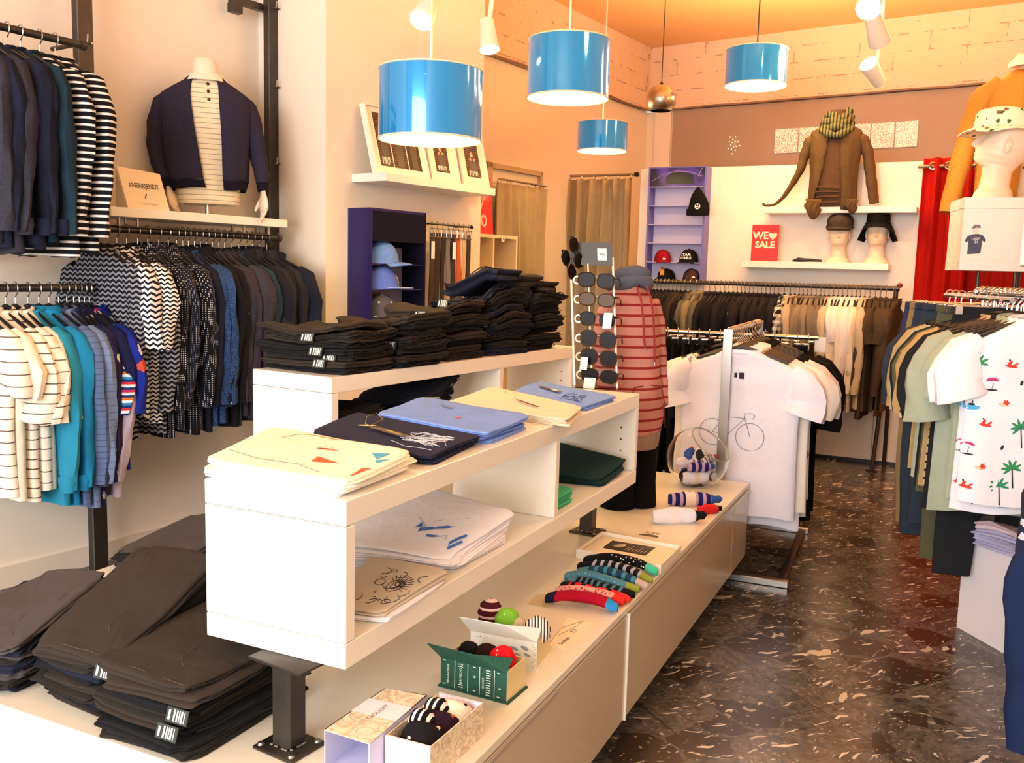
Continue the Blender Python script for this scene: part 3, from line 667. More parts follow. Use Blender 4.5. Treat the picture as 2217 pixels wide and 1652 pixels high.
# lower left rail
c_cream=cloth('cream_cotton','#efe6d2',var=.06); c_st1=cloth('cream_brown_stripe','#efe3cf','stripe','#5a463c',.034,c3=.12,var=.06); c_st2=cloth('cream_thin_stripe','#f2e8d6','stripe','#6b5850',.040,c3=.10,var=.06)
c_teal=cloth('teal_cotton','#2b87a8',var=.1); c_blue=cloth('bright_teal_blue','#1f7fb0',var=.1); c_greyb=cloth('grey_blue_quilt','#5b6c92','quilt','#42506f',.022); c_greyb2=cloth('blue_grey_marl','#6f7f9f','quilt','#566590',.026)
c_navypr=cloth('navy_print','#22264e','leaf','#d4d6e6',13.,c3='#c9b48a'); c_mau=cloth('navy_mauve_block','#191c42','block','#a99aa6',-.30); c_multi=cloth('multicolour_stripes','#ffffff','multi',s=.095,cols=['#16306e','#e9e6ea','#c8323f','#16306e','#2f7fb5','#e8e4e4','#d2762e','#1a2c66','#d9d6dc','#b82d52'])
c_bprint=cloth('royal_blue_print','#1c2a8c','leaf','#e8e8f2',11.,c3='#c24a3a'); c_mprint=cloth('dark_mosaic_print','#2a2440','leaf','#e5ddd8',14.,c3='#4a6ad0')
low_=[(-62,c_st2,'cream thin-striped tee at left edge','short',{}),(-38,c_cream,'cream tee nearly outside the view','short',{}),(-12,c_st1,'cream tee with fine dark stripes','half',{}),(10,c_st2,'pale tee with wide-set stripes','half',{}),(31,c_cream,'plain cream tee with folded sleeve','half',{}),
(58,c_teal,'teal sweatshirt','long',dict(cuff=c_teal)),(82,c_blue,'bright blue sweatshirt with a pale badge','long',dict(cuff=c_blue,badge=WLAB,hood=True)),(104,c_greyb,'grey blue ribbed jumper','long',{}),(125,c_greyb2,'grey blue striped jumper','long',dict(cuff=c_coal)),
(143,c_navypr,'navy sweatshirt with small pale print','long',{}),(158,c_mprint,'dark top with mosaic print','long',{}),(170,c_mau,'colour-block top, navy over mauve','long',dict(badge=WLAB)),(181,c_multi,'multicoloured striped tee','half',{}),(192,c_bprint,'royal blue printed tee','half',dict(L=.60))]
for i,(px,mt,what,sl,ex) in enumerate(low_):
    r=random.Random(400+i); p=along(qa,qb,px,LR2); L=ex.pop('L',(.64 if sl!='long' else .71)+r.uniform(-.02,.02))
    garment(p,A34+r.uniform(-.06,.06),.45+r.uniform(-.01,.02),L,.028+r.uniform(0,.008),mt,lab(i,what,'%s on the lower left rail'),'top',500+i,sl,'hanging_top',None,tagc=WLAB if i%3==0 else None,**ex,hlab='black hanger, %s on the lower left rail'%ORDN[i])
# upper left rail
c_bst=cloth('black_white_breton','#17171b','stripe','#eceae6',.0235,c3=.34,var=.05)
up_=[(-70,c_coal,'charcoal sweatshirt at the left edge','long',{}),(-42,c_navy,'dark navy sweatshirt at the left edge','long',{}),(-14,c_coal,'charcoal melange sweatshirt','long',dict(cuff=c_coal)),(12,c_navy,'navy sweatshirt','long',dict(cuff=c_navy)),(36,c_navy2,'deep navy sweatshirt','long',dict(cuff=c_navy2)),(64,c_petrol,'petrol navy sweatshirt','long',dict(cuff=c_navy)),(104,c_bst,'black top with white stripes','long',dict(cuff=c_bst,W=.42)),(136,c_bst,'black and white striped top nearest the post','long',dict(cuff=c_bst,W=.42))]
for i,(px,mt,what,sl,ex) in enumerate(up_):
    r=random.Random(700+i); p=along(ua,ub,px,LR2); W=ex.pop('W',.44)
    garment(p,A34+r.uniform(-.08,.08),W,.68+r.uniform(-.02,.03),.034,mt,lab(i,what,'%s on the upper left rail'),'top',800+i,sl,'hanging_top',None,**ex,hlab='black hanger, %s on the upper left rail'%ORDN[i])
# ---------------------------------------------------------------- long back rack
BR=shift(PN,.30); ba=PL(1392,612,BR); bb=PL(1948,621,BR); ZBR=1.253; ba.z=bb.z=ZBR
t=rail('clothes_rack','long dark tube rack standing before the white partition',ba,bb,.015,mat_=STEEL,brk=False)
foot=HZ(1887,1020,0); rdir=(bb-ba).normalized(); back=Vector((D2(27)).xy.to_3d())*-.0
m=MB(); m.tube([bb-rdir*.02,foot],.014,10); m.build('leg',STEEL,t,world=True)
f2=bb+D2(27)*.22; f2.z=0; m=MB(); m.tube([bb-rdir*.02,f2-rdir*.03],.014,10); m.build('leg',STEEL,t,world=True)
fa=ba+(foot-bb); fa.z=0; m=MB(); m.tube([ba+rdir*.02,fa],.014,10); m.build('leg',STEEL,t,world=True)
m=MB(); m.ball(bb+Vector((0,0,.022)),.018,10,6); m.build('cap',plain('red_cap','#7e2b2b',.5),t,world=True)
m=MB(); m.box(-.03,.03,-.03,.03,0,.008); 
for i in range(len(m.v)): m.v[i]=m.v[i]+foot
m.build('foot_plate',STEEL,t,world=True)
BX=bb-ba; c_bk=cloth('black_cotton','#17171a'); c_bk2=cloth('soft_black','#232126'); c_brn=cloth('dark_brown_cotton','#352b25'); c_olv=cloth('khaki_olive','#7d745c'); c_ol2=cloth('grey_olive','#5f5a4c'); c_pla=cloth('black_white_plaid','#1d1c1e','plaid','#d8d4cc',22.); c_bei=cloth('warm_beige','#b6a48a'); c_tau=cloth('taupe_linen','#8b7d68'); c_ta2=cloth('grey_taupe','#766b5c'); c_snd=cloth('pale_sand','#c6b69c'); c_wht=cloth('white_linen','#e9e2e4',var=.05); c_wh2=cloth('cream_white_linen','#e8dccb',var=.06); c_dbr=cloth('deep_brown_linen','#4a3d2f'); c_nv=cloth('dusty_navy','#39445c'); c_bwp=cloth('black_white_speckled','#1a1a1d','leaf','#d8d4cc',17.)
back_=[(1398,c_bk,'black top'),(1407,c_nv,'dusty navy top'),(1415,c_bk2,'soft black top'),(1423,c_bwp,'black speckled top'),(1431,c_bk2,'washed black top'),(1440,c_bk,'black cotton top'),(1448,c_bwp,'patterned black top'),(1457,c_bk2,'dark top'),(1465,c_brn,'dark brown top'),(1474,c_brn,'brown black jacket'),(1484,c_bk,'black jacket'),
(1496,c_ol2,'grey olive jacket'),(1509,c_olv,'khaki hooded jacket'),(1523,c_ol2,'dull olive jacket'),(1537,c_bk2,'soft black hooded top'),(1549,c_bk,'black hooded top with badge'),(1560,c_bk,'black sweatshirt'),(1570,c_bk2,'faded black sweatshirt'),(1579,c_bk,'black dress'),(1588,c_bk,'black cardigan'),(1597,c_bwp,'black top with pale specks'),(1606,c_bk,'plain black blouse'),(1614,c_bk2,'dark blouse'),(1623,c_bk2,'black knit'),(1632,c_bk,'black vest top'),(1641,c_bk2,'charcoal vest top'),(1650,c_bk,'black long top'),(1659,c_bk2,'near-black long top'),
(1668,c_bk,'black shirt'),(1677,c_bk2,'dark grey shirt'),(1687,c_bwp,'black and white printed shirt'),(1699,c_pla,'black and white plaid shirt'),(1712,c_bei,'warm beige blouse'),(1722,c_ta2,'grey taupe shirt'),(1731,c_tau,'taupe linen shirt'),(1740,c_ta2,'muted taupe shirt'),(1749,c_tau,'taupe top'),(1758,c_tau,'brownish linen top'),(1768,c_ta2,'mushroom grey top'),(1778,c_ta2,'grey linen top'),(1787,c_tau,'light taupe top'),(1796,c_snd,'pale sand top'),(1806,c_wht,'white linen blouse with ruffles'),(1816,c_wh2,'cream white blouse'),(1826,c_wht,'white blouse'),(1836,c_wh2,'off-white dress'),(1846,c_wht,'white striped blouse'),(1855,c_wh2,'ivory linen top'),(1864,c_snd,'sand linen top'),(1874,c_snd,'pale beige linen top'),(1885,c_dbr,'deep brown linen shirt'),(1897,c_dbr,'wide brown linen dress'),(1908,c_dbr,'dark brown short-sleeved shirt'),(1920,c_dbr,'brown linen shirt beside the rack leg'),(1937,c_dbr,'brown short-sleeved shirt at the rack end')]
AZB=PN[1]
for i,(px,mt,what) in enumerate(back_):
    r=random.Random(900+i); p=PL(px,620,BR); p.z=ZBR
    short=px in (1806,1826,1897,1908,1937); L=.72+r.uniform(-.06,.14)
    if px<1500: L=.60+r.uniform(-.03,.08)
    if px in (1758,1778,1787): L=.93
    if px>1880: L=.78+r.uniform(-.05,.05)
    garment(p,AZB+r.uniform(-.12,.12),.40+r.uniform(-.02,.03),L,.016+r.uniform(0,.008),mt,lab(i,what,'%s from left on back rack'),'top',1000+i,'short' if short else 'long','hanging_top',None,fold=.007,flare=.12 if px in (1897,1836) else 0,res=0 if px<1560 else 1,hood=px in (1509,1537),hlab='black hanger, %s on the back rack from the left'%ORDN[i],badge=WLAB if px==1549 else None)
# red inner strap piece seen between the brown shirts
# ---------------------------------------------------------------- chrome tee rack in the middle
TA=math.radians(23); TD=D2(23); TN=Vector((math.cos(TA),-math.sin(TA),0)); tb=HZ(1548,1248,0); zt=VT(1556,712,tb)
t=thing('garment_stand','chrome garment stand with white tees in the middle of the shop','garment stand',(tb.x,tb.y,0),TA)
FL=plain('worn_flat_steel','#a39d97',.32,metal=.95)
m=MB(); m.box(-.02,.02,-.006,.006,.03,zt,bev=.001); m.build('upright',FL,t)
m=MB(); m.box(-.02,.02,.90,.912,.03,zt,bev=.001); m.build('upright',FL,t)
m=MB(); m.tube([(0,0,zt-.012),(0,.90,zt-.012)],.012,10); m.build('top_bar',CHROME,t)
for y in (.0,.90):
    m=MB(); m.box(-.31,.31,y-.018,y+.018,0,.03,bev=.003); m.build('foot_bar',FL,t)
m=MB(); m.box(.26,.295,.018,.882,.004,.026,bev=.002); m.build('side_bar',plain('dark_side_bar','#4b423d',.4,metal=.6),t)
for y in (.33,.62):
    for s in (-1,1):
        if (y,s) in ((.33,-1),): pass
# white tees
T_W1=cloth('white_tee','#edeaf6',var=.03); T_W2=cloth('cream_tee','#f3e6d8',var=.04); T_W3=cloth('white_printed_sleeve_tee','#f1ebf0','leaf','#2c2a30',9.,c3='#b96a5e',var=.03); T_BK=cloth('black_tee','#121214')
INK=plain('grey_ink','#77757c',.9); DINK=plain('dark_ink','#2a2830',.9)
def bike(tt,bd):
    def S(x,z): return Vector((x,bd.at(x,z)-.0028,-z))
    def line(pts,r=.0011):
        m.tube([S(*p) for p in pts],r,4)
    m=MB(); wh=((-.105,.365,.058),(.055,.375,.060))
    for cx,cz,r in wh:
        line([(cx+r*math.cos(a),cz+r*math.sin(a)) for a in [2*PI*k/28 for k in range(29)]])
    def seg(a,b,k=6): return [(a[0]+(b[0]-a[0])*i/k,a[1]+(b[1]-a[1])*i/k) for i in range(k+1)]
    hub1,hub2=(-.105,.365),(.055,.375); bb_=(-.04,.372); st=(-.058,.295); hd=(.03,.295)
    for a,b_ in ((hub1,bb_),(hub1,st),(bb_,st),(st,hd),(bb_,hd),(hd,hub2),(hd,(.026,.275)),((.026,.275),(.058,.272)),(st,(-.064,.265)),((-.082,.263),(-.05,.263))): line(seg(a,b_))
    line([(.058+.012*math.sin(a),.284-.012*math.cos(a)) for a in [PI*k/8 for k in range(9)]])
    m.build('bicycle_print',INK,tt)
    m=MB(); k0=(-.0,.115)
    for dx in (-.018,.0,): 
        pass
    m.box(-.022,-.010,0,.0015,-.12,-.10); m.box(-.002,.020,0,.0015,-.124,-.098)
    for i in range(len(m.v)): p=m.v[i]; p.y=bd.at(p.x,.11)-.004+p.y
    m.build('chest_label',DINK,tt)
tees=[(.05,T_W1,'white tee printed with a thin bicycle drawing','short',bike,.52,.72),(.10,T_W2,'cream tee right behind the bicycle tee','short',None,.60,.70),(.145,T_W1,'plain white tee in the middle stand','short',None,.55,.78),(.19,T_W3,'white tee with small dark and rust sleeve print','short',None,.60,.66),(.235,T_W2,'second cream tee in the middle stand','short',None,.54,.74),(.28,T_W1,'white long-bodied tee, fifth behind the bicycle tee','short',None,.58,.76),(.33,T_W2,'cream tee, sixth behind the bicycle tee','short',None,.56,.70),(.40,T_BK,'black tee behind the white ones','half',None,.60,.80),(.47,T_BK,'black long tee further back in the middle stand','half',None,.58,.82),(.55,T_BK,'black tee deep in the middle stand','half',None,.60,.80),(.64,T_BK,'black tee nearest the far upright','half',None,.58,.78)]
for i,(y,mt,what,sl,fr,W,L) in enumerate(tees):
    p=Vector((tb.x,tb.y,zt-.010))+TD*y+TN*(.05 if i<7 else .07)
    p=Vector((tb.x,tb.y,zt-.010))+TD*y
    garment(p+TN*.055,TA+random.Random(i).uniform(-.04,.04),W,L,.018,mt,what,'tee',1200+i,sl,'tee',None,fold=.006,front=fr,hang=False,neckc=mt)
    h=thing('hanger','dark hanger, %s from the front on the chrome middle stand'%ORDN[i],'hanger',p,TA); m=MB()
    m.tube([(.055,0,-.066),(.03,0,-.04),(.016,0,-.018),(.018,0,.0),(.010,0,.014),(0,0,.0165),(-.011,0,.012),(-.017,0,.003)],.0026,5); m.build('hook',CHROME,h)
    m=MB(); m.tube([(-.14,0,-.125),(-.02,0,-.090),(.055,0,-.063),(.13,0,-.090),(.25,0,-.125)],[.006,.009,.012,.009,.006],6); m.build('shoulder_bar',HBLK,h)
# spare hangers crowding the top bar
for i in range(9):
    p=Vector((tb.x,tb.y,zt-.010))+TD*(.70+.02*i); h=thing('hanger','empty chrome-hooked hanger at the far end of the middle stand','hanger',p,TA,'empty hangers at the far end of the middle stand'); m=MB()
    m.tube([(0,0,-.066),(0,0,-.04),(.016,0,-.018),(.018,0,.0),(.010,0,.014),(0,0,.0165),(-.011,0,.012),(-.017,0,.003)],.0026,5); m.build('hook',CHROME,h)
    m=MB(); m.tube([(-.2,0,-.125),(-.07,0,-.090),(0,0,-.063),(.07,0,-.090),(.2,0,-.125)],[.005,.007,.009,.007,.005],6); m.build('shoulder_bar',HBLK,h)
# second stand behind: cross arms with trousers on clip hangers
c2=HZ(1560,1105,0); az2=math.radians(110); d2=D2(110); z2=PL(1560,722,((c2.x,c2.y),az2)).z
t=thing('garment_stand','low chrome stand behind the tees carrying black trousers on clips','garment stand',(c2.x,c2.y,0),az2)
m=MB(); m.tube([(0,-.48,z2),(0,.46,z2)],.011,10); m.build('top_bar',CHROME,t)
for y in (-.2,.2):
    m=MB(); m.tube([(0,y,.03),(0,y,z2)],.011,8); m.build('upright',CHROME,t); m=MB(); m.box(-.2,.2,y-.015,y+.015,0,.03,bev=.002); m.build('foot_bar',FL,t)
c_trs=cloth('black_trouser','#141417'); c_tr2=cloth('washed_black_trouser','#1d1d22')
def trousers(loc,az,W,L,mt,label,seed,group=None,leg_dx=.0,lean=0):
    t=thing('trousers',label,'trousers',loc,az,group); r=random.Random(seed)
    b=MB(); n=24; rings=[]
    for z,hw,ht in ((-.03,W*.5,.012),(-.06,W*.5,.018),(-.14,W*.53,.030),(-.26,W*.55,.034)):
        rings.append([Vector((hw*math.copysign(abs(math.cos(a))**.7,math.cos(a)),ht*math.sin(a)+.004*math.sin(40*math.cos(a)*hw+seed),z)) for a in [2*PI*k/n for k in range(n)]])
    b.loft(rings); b.f=[tuple(reversed(f)) for f in b.f]; b.build('seat',mt,t)
    for s in (-1,1):
        rr=[]
        for i in range(8):
            q=i/7; z=-.20-(L-.20)*q; hw=W*.27*(1-.28*q); cx=s*(W*.26+.01)+lean*q; ht=.028*(1-.2*q)
            rr.append([Vector((cx+hw*math.copysign(abs(math.cos(a))**.75,math.cos(a))+.004*math.sin(i*1.3+seed),ht*math.sin(a)+.003*math.sin(3*a+i),z)) for a in [2*PI*k/16 for k in range(16)]])
        b=MB(); b.loft(rr); b.f=[tuple(reversed(f)) for f in b.f]; b.build('trouser_leg',mt,t)
    b=MB(); b.box(-W*.49,W*.49,-.0165,.0165,-.055,-.028,bev=.004); b.build('waistband',mt,t); return t
def cliphanger(loc,az,W,label,group=None):
    h=thing('clip_hanger',label,'hanger',loc,az,group); m=MB(); m.tube([(0,0,-.03),(0,0,-.012),(.014,0,-.004),(.017,0,.006),(.010,0,.018),(0,0,.022),(-.011,0,.018),(-.015,0,.010)],.0024,5); m.build('hook',CHROME,h)
    m=MB(); m.tube([(-W/2,0,-.03),(W/2,0,-.03)],.003,6); m.build('cross_bar',CHROME,h)
    for s in (-1,1):
        m=MB(); m.box(s*W*.38-.014,s*W*.38+.014,-.019,.019,-.062,-.024,bev=.003); m.build('clip',CHROME,h)
    return h
for i in range(16):
    y=-.46+.058*i
    if abs(y)<.02: y+=.02
    p=Vector((c2.x,c2.y,z2))+d2*y; az=az2+random.Random(i).uniform(-.1,.1)
    lbl='black trousers on a clip hanger, %s along the low chrome stand'%ORDN[i]
    cliphanger(p,az,.30,'chrome clip hanger, %s along the low chrome stand'%ORDN[i]); trousers(p-Vector((0,0,.003)),az,.36,.80,c_trs if i%2 else c_tr2,lbl,i)
# size marker
p=Vector((c2.x,c2.y,z2))+d2*.47; t=thing('size_marker','white size tag reading G at the right end of the low chrome stand','size marker',p,az2+.25)
m=MB(); m.box(-.028,.028,-.0015,.0015,-.075,.005,bev=.001)
R90=Matrix.Rotation(PI/2,3,'Z')
for i in range(len(m.v)): m.v[i]=R90@m.v[i]
m.build('plate',plain('white_card','#f2efe9',.6),t,smooth=False)
m=MB(); put_text(m,'G',.05,(.002,0,-.037),(0,-1,0),(0,0,1),bold=.02) ; put_text(m,'G',.05,(-.0022,0,-.037),(0,-1,0),(0,0,1),bold=.02,off=-.0006); m.build('letter',DINK,t,smooth=False)
# ---------------------------------------------------------------- right-hand rack
RA=math.radians(10); RD=D2(10); RN=Vector((math.cos(RA),-math.sin(RA),0)); n0=HZ(2170,650,1.0)
def at_depth(px,py,D):
    d=ray(px,py); h=math.hypot(d.x,d.y); return Vector((0,0,CH))+d*(D/h)
e0=at_depth(2118,632,4.0); e1=e0-RD*1.15; zr=e0.z; e1.z=zr
t=rail('clothes_rack','chrome rack on the right with palm-print tees in front',e0,e1,.014,mat_=CHROME,brk=False)
for e in (e1+RD*.02,):
    m=MB(); m.tube([e,(e.x,e.y,.02)],.012,8); m.build('upright',CHROME,t,world=True)
    m=MB(); a=Vector((e.x,e.y,.0)); m.tube([a,a+Vector((0,0,.02))],.05,14); m.build('foot_disc',CHROME,t,world=True)
c_palm=cloth('white_palm_tee','#f3f1f8',var=.02); c_sage=cloth('sage_green','#a8b09a'); c_blk=cloth('faded_black_tee','#232427'); c_gold=cloth('ochre_sand','#b59a6a'); c_strp=cloth('beige_black_stripe','#c9b692','stripe','#2b2622',.03,c3=.3); c_moss=cloth('moss_green','#57563f'); c_slate=cloth('slate_denim','#2f3946'); c_jean=cloth('indigo_denim','#2c3352','melange','#3a4468',120.); c_tan=cloth('tan_chino','#8c7650'); c_olt=cloth('olive_trouser','#56563f')
PG=plain('print_green','#2f8f5b',.9); PBk=plain('print_black','#2b2a2e',.9); PR=plain('print_red','#d8432f',.9); PBl=plain('print_blue','#56b4e6',.9); PP=plain('print_pink','#c0407c',.9); PY=plain('print_sand','#e8c9a0',.9)
def palms(tt,bd):
    mats=[PG,PBk,PR,PBl,PP,PY]; rn=random.Random(5); parts={i:MB() for i in range(6)}
    def S(x,z): return Vector((x,bd.at(x,z)-.0016,-z))
    def blob(mi,pts): 
        c=(sum(p[0] for p in pts)/len(pts),sum(p[1] for p in pts)/len(pts)); parts[mi].add([S(*c)]+[S(*p) for p in pts],[(0,1+(i+1)%len(pts),1+i) for i in range(len(pts))])
    def ell(mi,x,z,rx,rz,a=0): blob(mi,[(x+rx*math.cos(t)*math.cos(a)-rz*math.sin(t)*math.sin(a),z+rx*math.cos(t)*math.sin(a)+rz*math.sin(t)*math.cos(a)) for t in [2*PI*k/10 for k in range(10)]])
    def palm(x,z,s=1.35):
        blob(1,[(x-.001,z),(x+.0025,z),(x+.008*s,z+.05*s),(x+.0045*s,z+.05*s)])
        for a in (-.2,.5,1.2,1.9,2.6,3.3,3.9): ell(0,x+.011*s*math.cos(a),z-.009*s*math.sin(a)+.002,.013*s,.0032*s,-a)
    def boat(x,z): ell(3,x,z+.010,.026,.008); ell(1,x,z,.010,.004); ell(1,x+.002,z-.008,.0025,.004)
    def umb(x,z): blob(4,[(x+.020*math.cos(a),z-.013*math.sin(a)) for a in [PI*k/8 for k in range(9)]]); ell(1,x+.002,z+.014,.001,.012,.2); ell(1,x,z+.028,.018,.0028)
    def swim(x,z): ell(2,x,z+.006,.019,.005,.15); ell(2,x-.005,z-.004,.005,.010,.5); ell(2,x+.012,z,.010,.0035,-.7); ell(1,x-.007,z-.014,.003,.003)
    def sun(x,z):
        for k in range(6): ell(2,x+.005*math.cos(k),z+.005*math.sin(k),.006,.003,k)
        ell(5,x-.012,z+.006,.014,.005,.3)
    kinds=[palm,boat,umb,swim,sun,lambda x,z:ell(1,x,z,.0045,.009,.3),palm]
    rows=int((bd.L-.17)/.068)+1; i=0
    for a in range(rows):
        for b in range(5):
            x=-.19+.095*b+(.045 if a%2 else 0); z=.14+.068*a
            if abs(x)<.225: kinds[(i*3+a)%7](x+rn.uniform(-.008,.008),z+rn.uniform(-.006,.006)); i+=1
    for k,n_ in enumerate(('green','black','red','blue','pink','sand')):
        parts[k].f=[tuple(reversed(f)) for f in parts[k].f]
        if parts[k].f: parts[k].build('%s_print'%n_,mats[k],tt,smooth=False)
    m=MB(); m.add([S(-.16,.665),S(-.13,.665),S(-.13,.69),S(-.16,.69)],[(0,1,2,3)]); 
    if bd.L>.69: m.build('hem_label',PBk,tt,smooth=False)
rk=[(.66,c_palm,'white tee printed with palms, boats and parasols, frontmost on the right rack','short',palms,.44,.61),(.60,c_palm,'white palm-print tee, second on the right rack','short',palms,.44,.65),(.545,c_sage,'sage green tee on the right rack','short',None,.44,.62),(.49,c_sage,'pale sage tee behind the palm-print tees','half',None,.52,.68),(.435,c_blk,'faded black long top on the right rack','half',None,.52,.70),(.38,c_strp,'beige and black striped top on the right rack','half',None,.50,.62),(.325,c_gold,'ochre sand top on the right rack','half',None,.50,.64),(.27,c_moss,'moss green top on the right rack','half',None,.50,.66),(.215,c_blk,'dark top deep in the right rack','half',None,.48,.66),(.16,c_sage,'grey green top deep in the right rack','half',None,.48,.64),(.105,c_gold,'sand coloured top near the far end of the right rack','half',None,.48,.62),(.05,c_slate,'slate top at the far end of the right rack','half',None,.48,.62)]
for i,(y,mt,what,sl,fr,W,L) in enumerate(rk):
    p=e0-RD*y
    garment(p,RA+random.Random(50+i).uniform(-.05,.05),W,L,.022,mt,what,'tee',1300+i,sl,'tee',None,fold=.007,front=fr,neckc=mt,hlab='dark hanger, %s from the front on the right rack'%ORDN[i])
for i in range(14):
    p=e0-RD*(.04+.045*i+.02); h=thing('hanger','chrome-hooked hanger bunched along the right rack','hanger',p,RA,'spare hangers bunched along the right rack'); m=MB()
    m.tube([(0,0,-.066),(0,0,-.04),(.016,0,-.018),(.018,0,.0),(.010,0,.014),(0,0,.0165),(-.011,0,.012),(-.017,0,.003)],.0028,5); m.build('hook',CHROME,h)
    m=MB(); m.tube([(-.2,0,-.125),(-.07,0,-.090),(0,0,-.063),(.07,0,-.090),(.2,0,-.125)],[.005,.007,.009,.007,.005],6); m.build('shoulder_bar',HBLK,h)
# trousers on a side arm at the left of the right rack
j0=at_depth(2066,640,4.15); z3=j0.z
t=thing('side_rail','chrome side arm left of the right rack holding clipped trousers','rail',j0,RA)
m=MB(); m.tube([(0,-.66,0),(0,.12,0)],.010,8); m.build('arm',CHROME,t)
m=MB(); m.tube([(0,.10,0),(.52,.10,.0)],.010,8); m.build('cross_arm',CHROME,t)
tr=[(.06,c_jean,'indigo jeans clipped on the side arm, leftmost'),(-.02,c_tan,'tan chinos clipped behind the indigo jeans'),(-.10,c_slate,'slate blue trousers clipped on the side arm'),(-.22,c_slate,'long slate trousers on the side arm'),(-.36,c_olt,'olive trousers on the side arm'),(-.48,c_blk,'black trousers on the side arm beside the palm tee')]
for i,(y,mt,what) in enumerate(tr):
    p=j0+RD*y; L=[.44,.95,.98,.90,1.0,1.02][i]; az=RA+.1
    cliphanger(p,az,.30,'chrome clip hanger, %s on the side arm'%ORDN[i]); trousers(p-Vector((0,0,.003))+RN*[0,0,-.0,-.0,.02,.04][i],az,.34,L,mt,what,60+i,lean=-.0)
# navy garment nearest at the right edge
pn=at_depth(2556,905,2.5); garment(Vector((pn.x,pn.y,.88)),math.radians(25),.44,.58,.03,cloth('navy_sweatpants','#1d2a4c'),'navy sweat garment hanging at the right edge above the floor','top',1400,'long','hanging_top',None,hang=True,hlab='black hanger of the navy garment at the right edge')
ph=at_depth(2248,820,3.0)
# ================================================================ FOLDED GOODS
def bil(C,u,v):
    a,b=(u+1)/2,(v+1)/2; return C[0]*((1-a)*(1-b))+C[1]*(a*(1-b))+C[2]*(a*b)+C[3]*((1-a)*b)
class Warp:
    """stack shape: height field shared by everything in one stack"""
    def __init__(s,z0,a=0,b=0,amp=.15,seed=0,base=.0,scale=7.,sag=0): s.z0,s.a,s.b,s.amp,s.seed,s.scale,s.base,s.sag=z0,a,b,amp,seed,scale,base,sag
    def z(s,x,y,u,v,h):
        n=noise.noise(Vector((x*s.scale,y*s.scale,s.seed*3.1+h*6)))+.35*noise.noise(Vector((x*s.scale*3.3+9,y*s.scale*3.3,s.seed+h*14)))
        return s.z0+h*max(.25,1+s.a*u+s.b*v+s.amp*n+s.sag*(u*u-.3))
def folded(mb,C,wp,h0,h1,layers=2,e=.30,seed=0,wav=.004,mi=0,ns=44,round_=None):
    """rounded folded garment between local heights h0,h1 over the ground quad C (world, cyclic)"""
    r=random.Random(seed); ph=[r.uniform(0,6.28) for _ in range(4)]; th=h1-h0; tl=th/layers
    W=((C[1]-C[0]).length+(C[2]-C[3]).length)/2; D=((C[3]-C[0]).length+(C[2]-C[1]).length)/2
    def per(k):
        a=2*PI*k/ns; c,q=math.cos(a),math.sin(a); return math.copysign(abs(c)**e,c),math.copysign(abs(q)**e,q),a
    rings=[]
    def ring(h,ins,s=1.):
        out=[]
        for k in range(ns):
            u,v,a=per(k); m=1-ins/max(W,.01)*2; m2=1-ins/max(D,.01)*2
            w=wav*(math.sin(3*a+ph[0]+h*120)+.6*math.sin(7*a+ph[1]-h*90))*s
            uu,vv=u*m*s,v*m2*s; p=bil(C,uu,vv); cc=bil(C,0,0); d=(p-cc); 
            if d.length>1e-6: p=p+d.normalized()*w
            out.append(Vector((p.x,p.y,wp.z(p.x,p.y,uu,vv,h))))
        return out
    rings.append(ring(h0,tl*.5,.5)); 
    for l in range(layers):
        b0=h0+l*tl; off=r.uniform(-.002,.004)
        for q,i in ((0.04,.42),(.2,.12),(.5,0),(.8,.12),(.96,.42)): rings.append(ring(b0+tl*q,tl*i*1.1+off))
    for s in (.9,.75,.55,.35,.16): rings.append(ring(h1,0,s))
    mb.loft(rings,True,True,True,mi)
    def top(u,v,dz=.0008):
        p=bil(C,u,v); return Vector((p.x,p.y,wp.z(p.x,p.y,u,v,h1)+dz))
    return top
def quadpx(pts,z): return [HZ(x,y,z) for x,y in pts]
def rectq(c,az,w,d):
    R=Matrix.Rotation(-az,3,'Z'); return [Vector((c[0],c[1],0))+R@Vector((x*w/2,y*d/2,0)) for x,y in ((-1,-1),(1,-1),(1,1),(-1,1))]
def flat_print(t,name,top,polys,mat_,lift=.0009):
    m=MB()
    for P in polys:
        # triangulated fan with subdivided rim to follow the cloth
        Q=[]
        for i in range(len(P)):
            a,b=P[i],P[(i+1)%len(P)]; n=max(1,int(math.hypot(b[0]-a[0],b[1]-a[1])/.12))
            Q+=[(a[0]+(b[0]-a[0])*k/n,a[1]+(b[1]-a[1])*k/n) for k in range(n)]
        c=(sum(p[0] for p in Q)/len(Q),sum(p[1] for p in Q)/len(Q)); mid=[((p[0]+c[0])/2,(p[1]+c[1])/2) for p in Q]; n=len(Q)
        vs=[top(*c,lift)]+[top(*p,lift) for p in mid]+[top(*p,lift) for p in Q]; fs=[(0,1+i,1+(i+1)%n) for i in range(n)]+[(1+i,1+n+i,1+n+(i+1)%n,1+(i+1)%n) for i in range(n)]
        m.add(vs,fs)
    o=m.build(name,mat_,t,smooth=False,world=True); return o
def strokes(t,name,top,lines,mat_,r=.0009):
    m=MB()
    for L in lines:
        P=[]
        for a,b in zip(L,L[1:]):
            n=max(1,int(math.hypot(b[0]-a[0],b[1]-a[1])/.10)); P+=[(a[0]+(b[0]-a[0])*k/n,a[1]+(b[1]-a[1])*k/n) for k in range(n)]
        P.append(L[-1]); m.tube([top(*p,.0006) for p in P],r,4)
    return m.build(name,mat_,t,world=True)
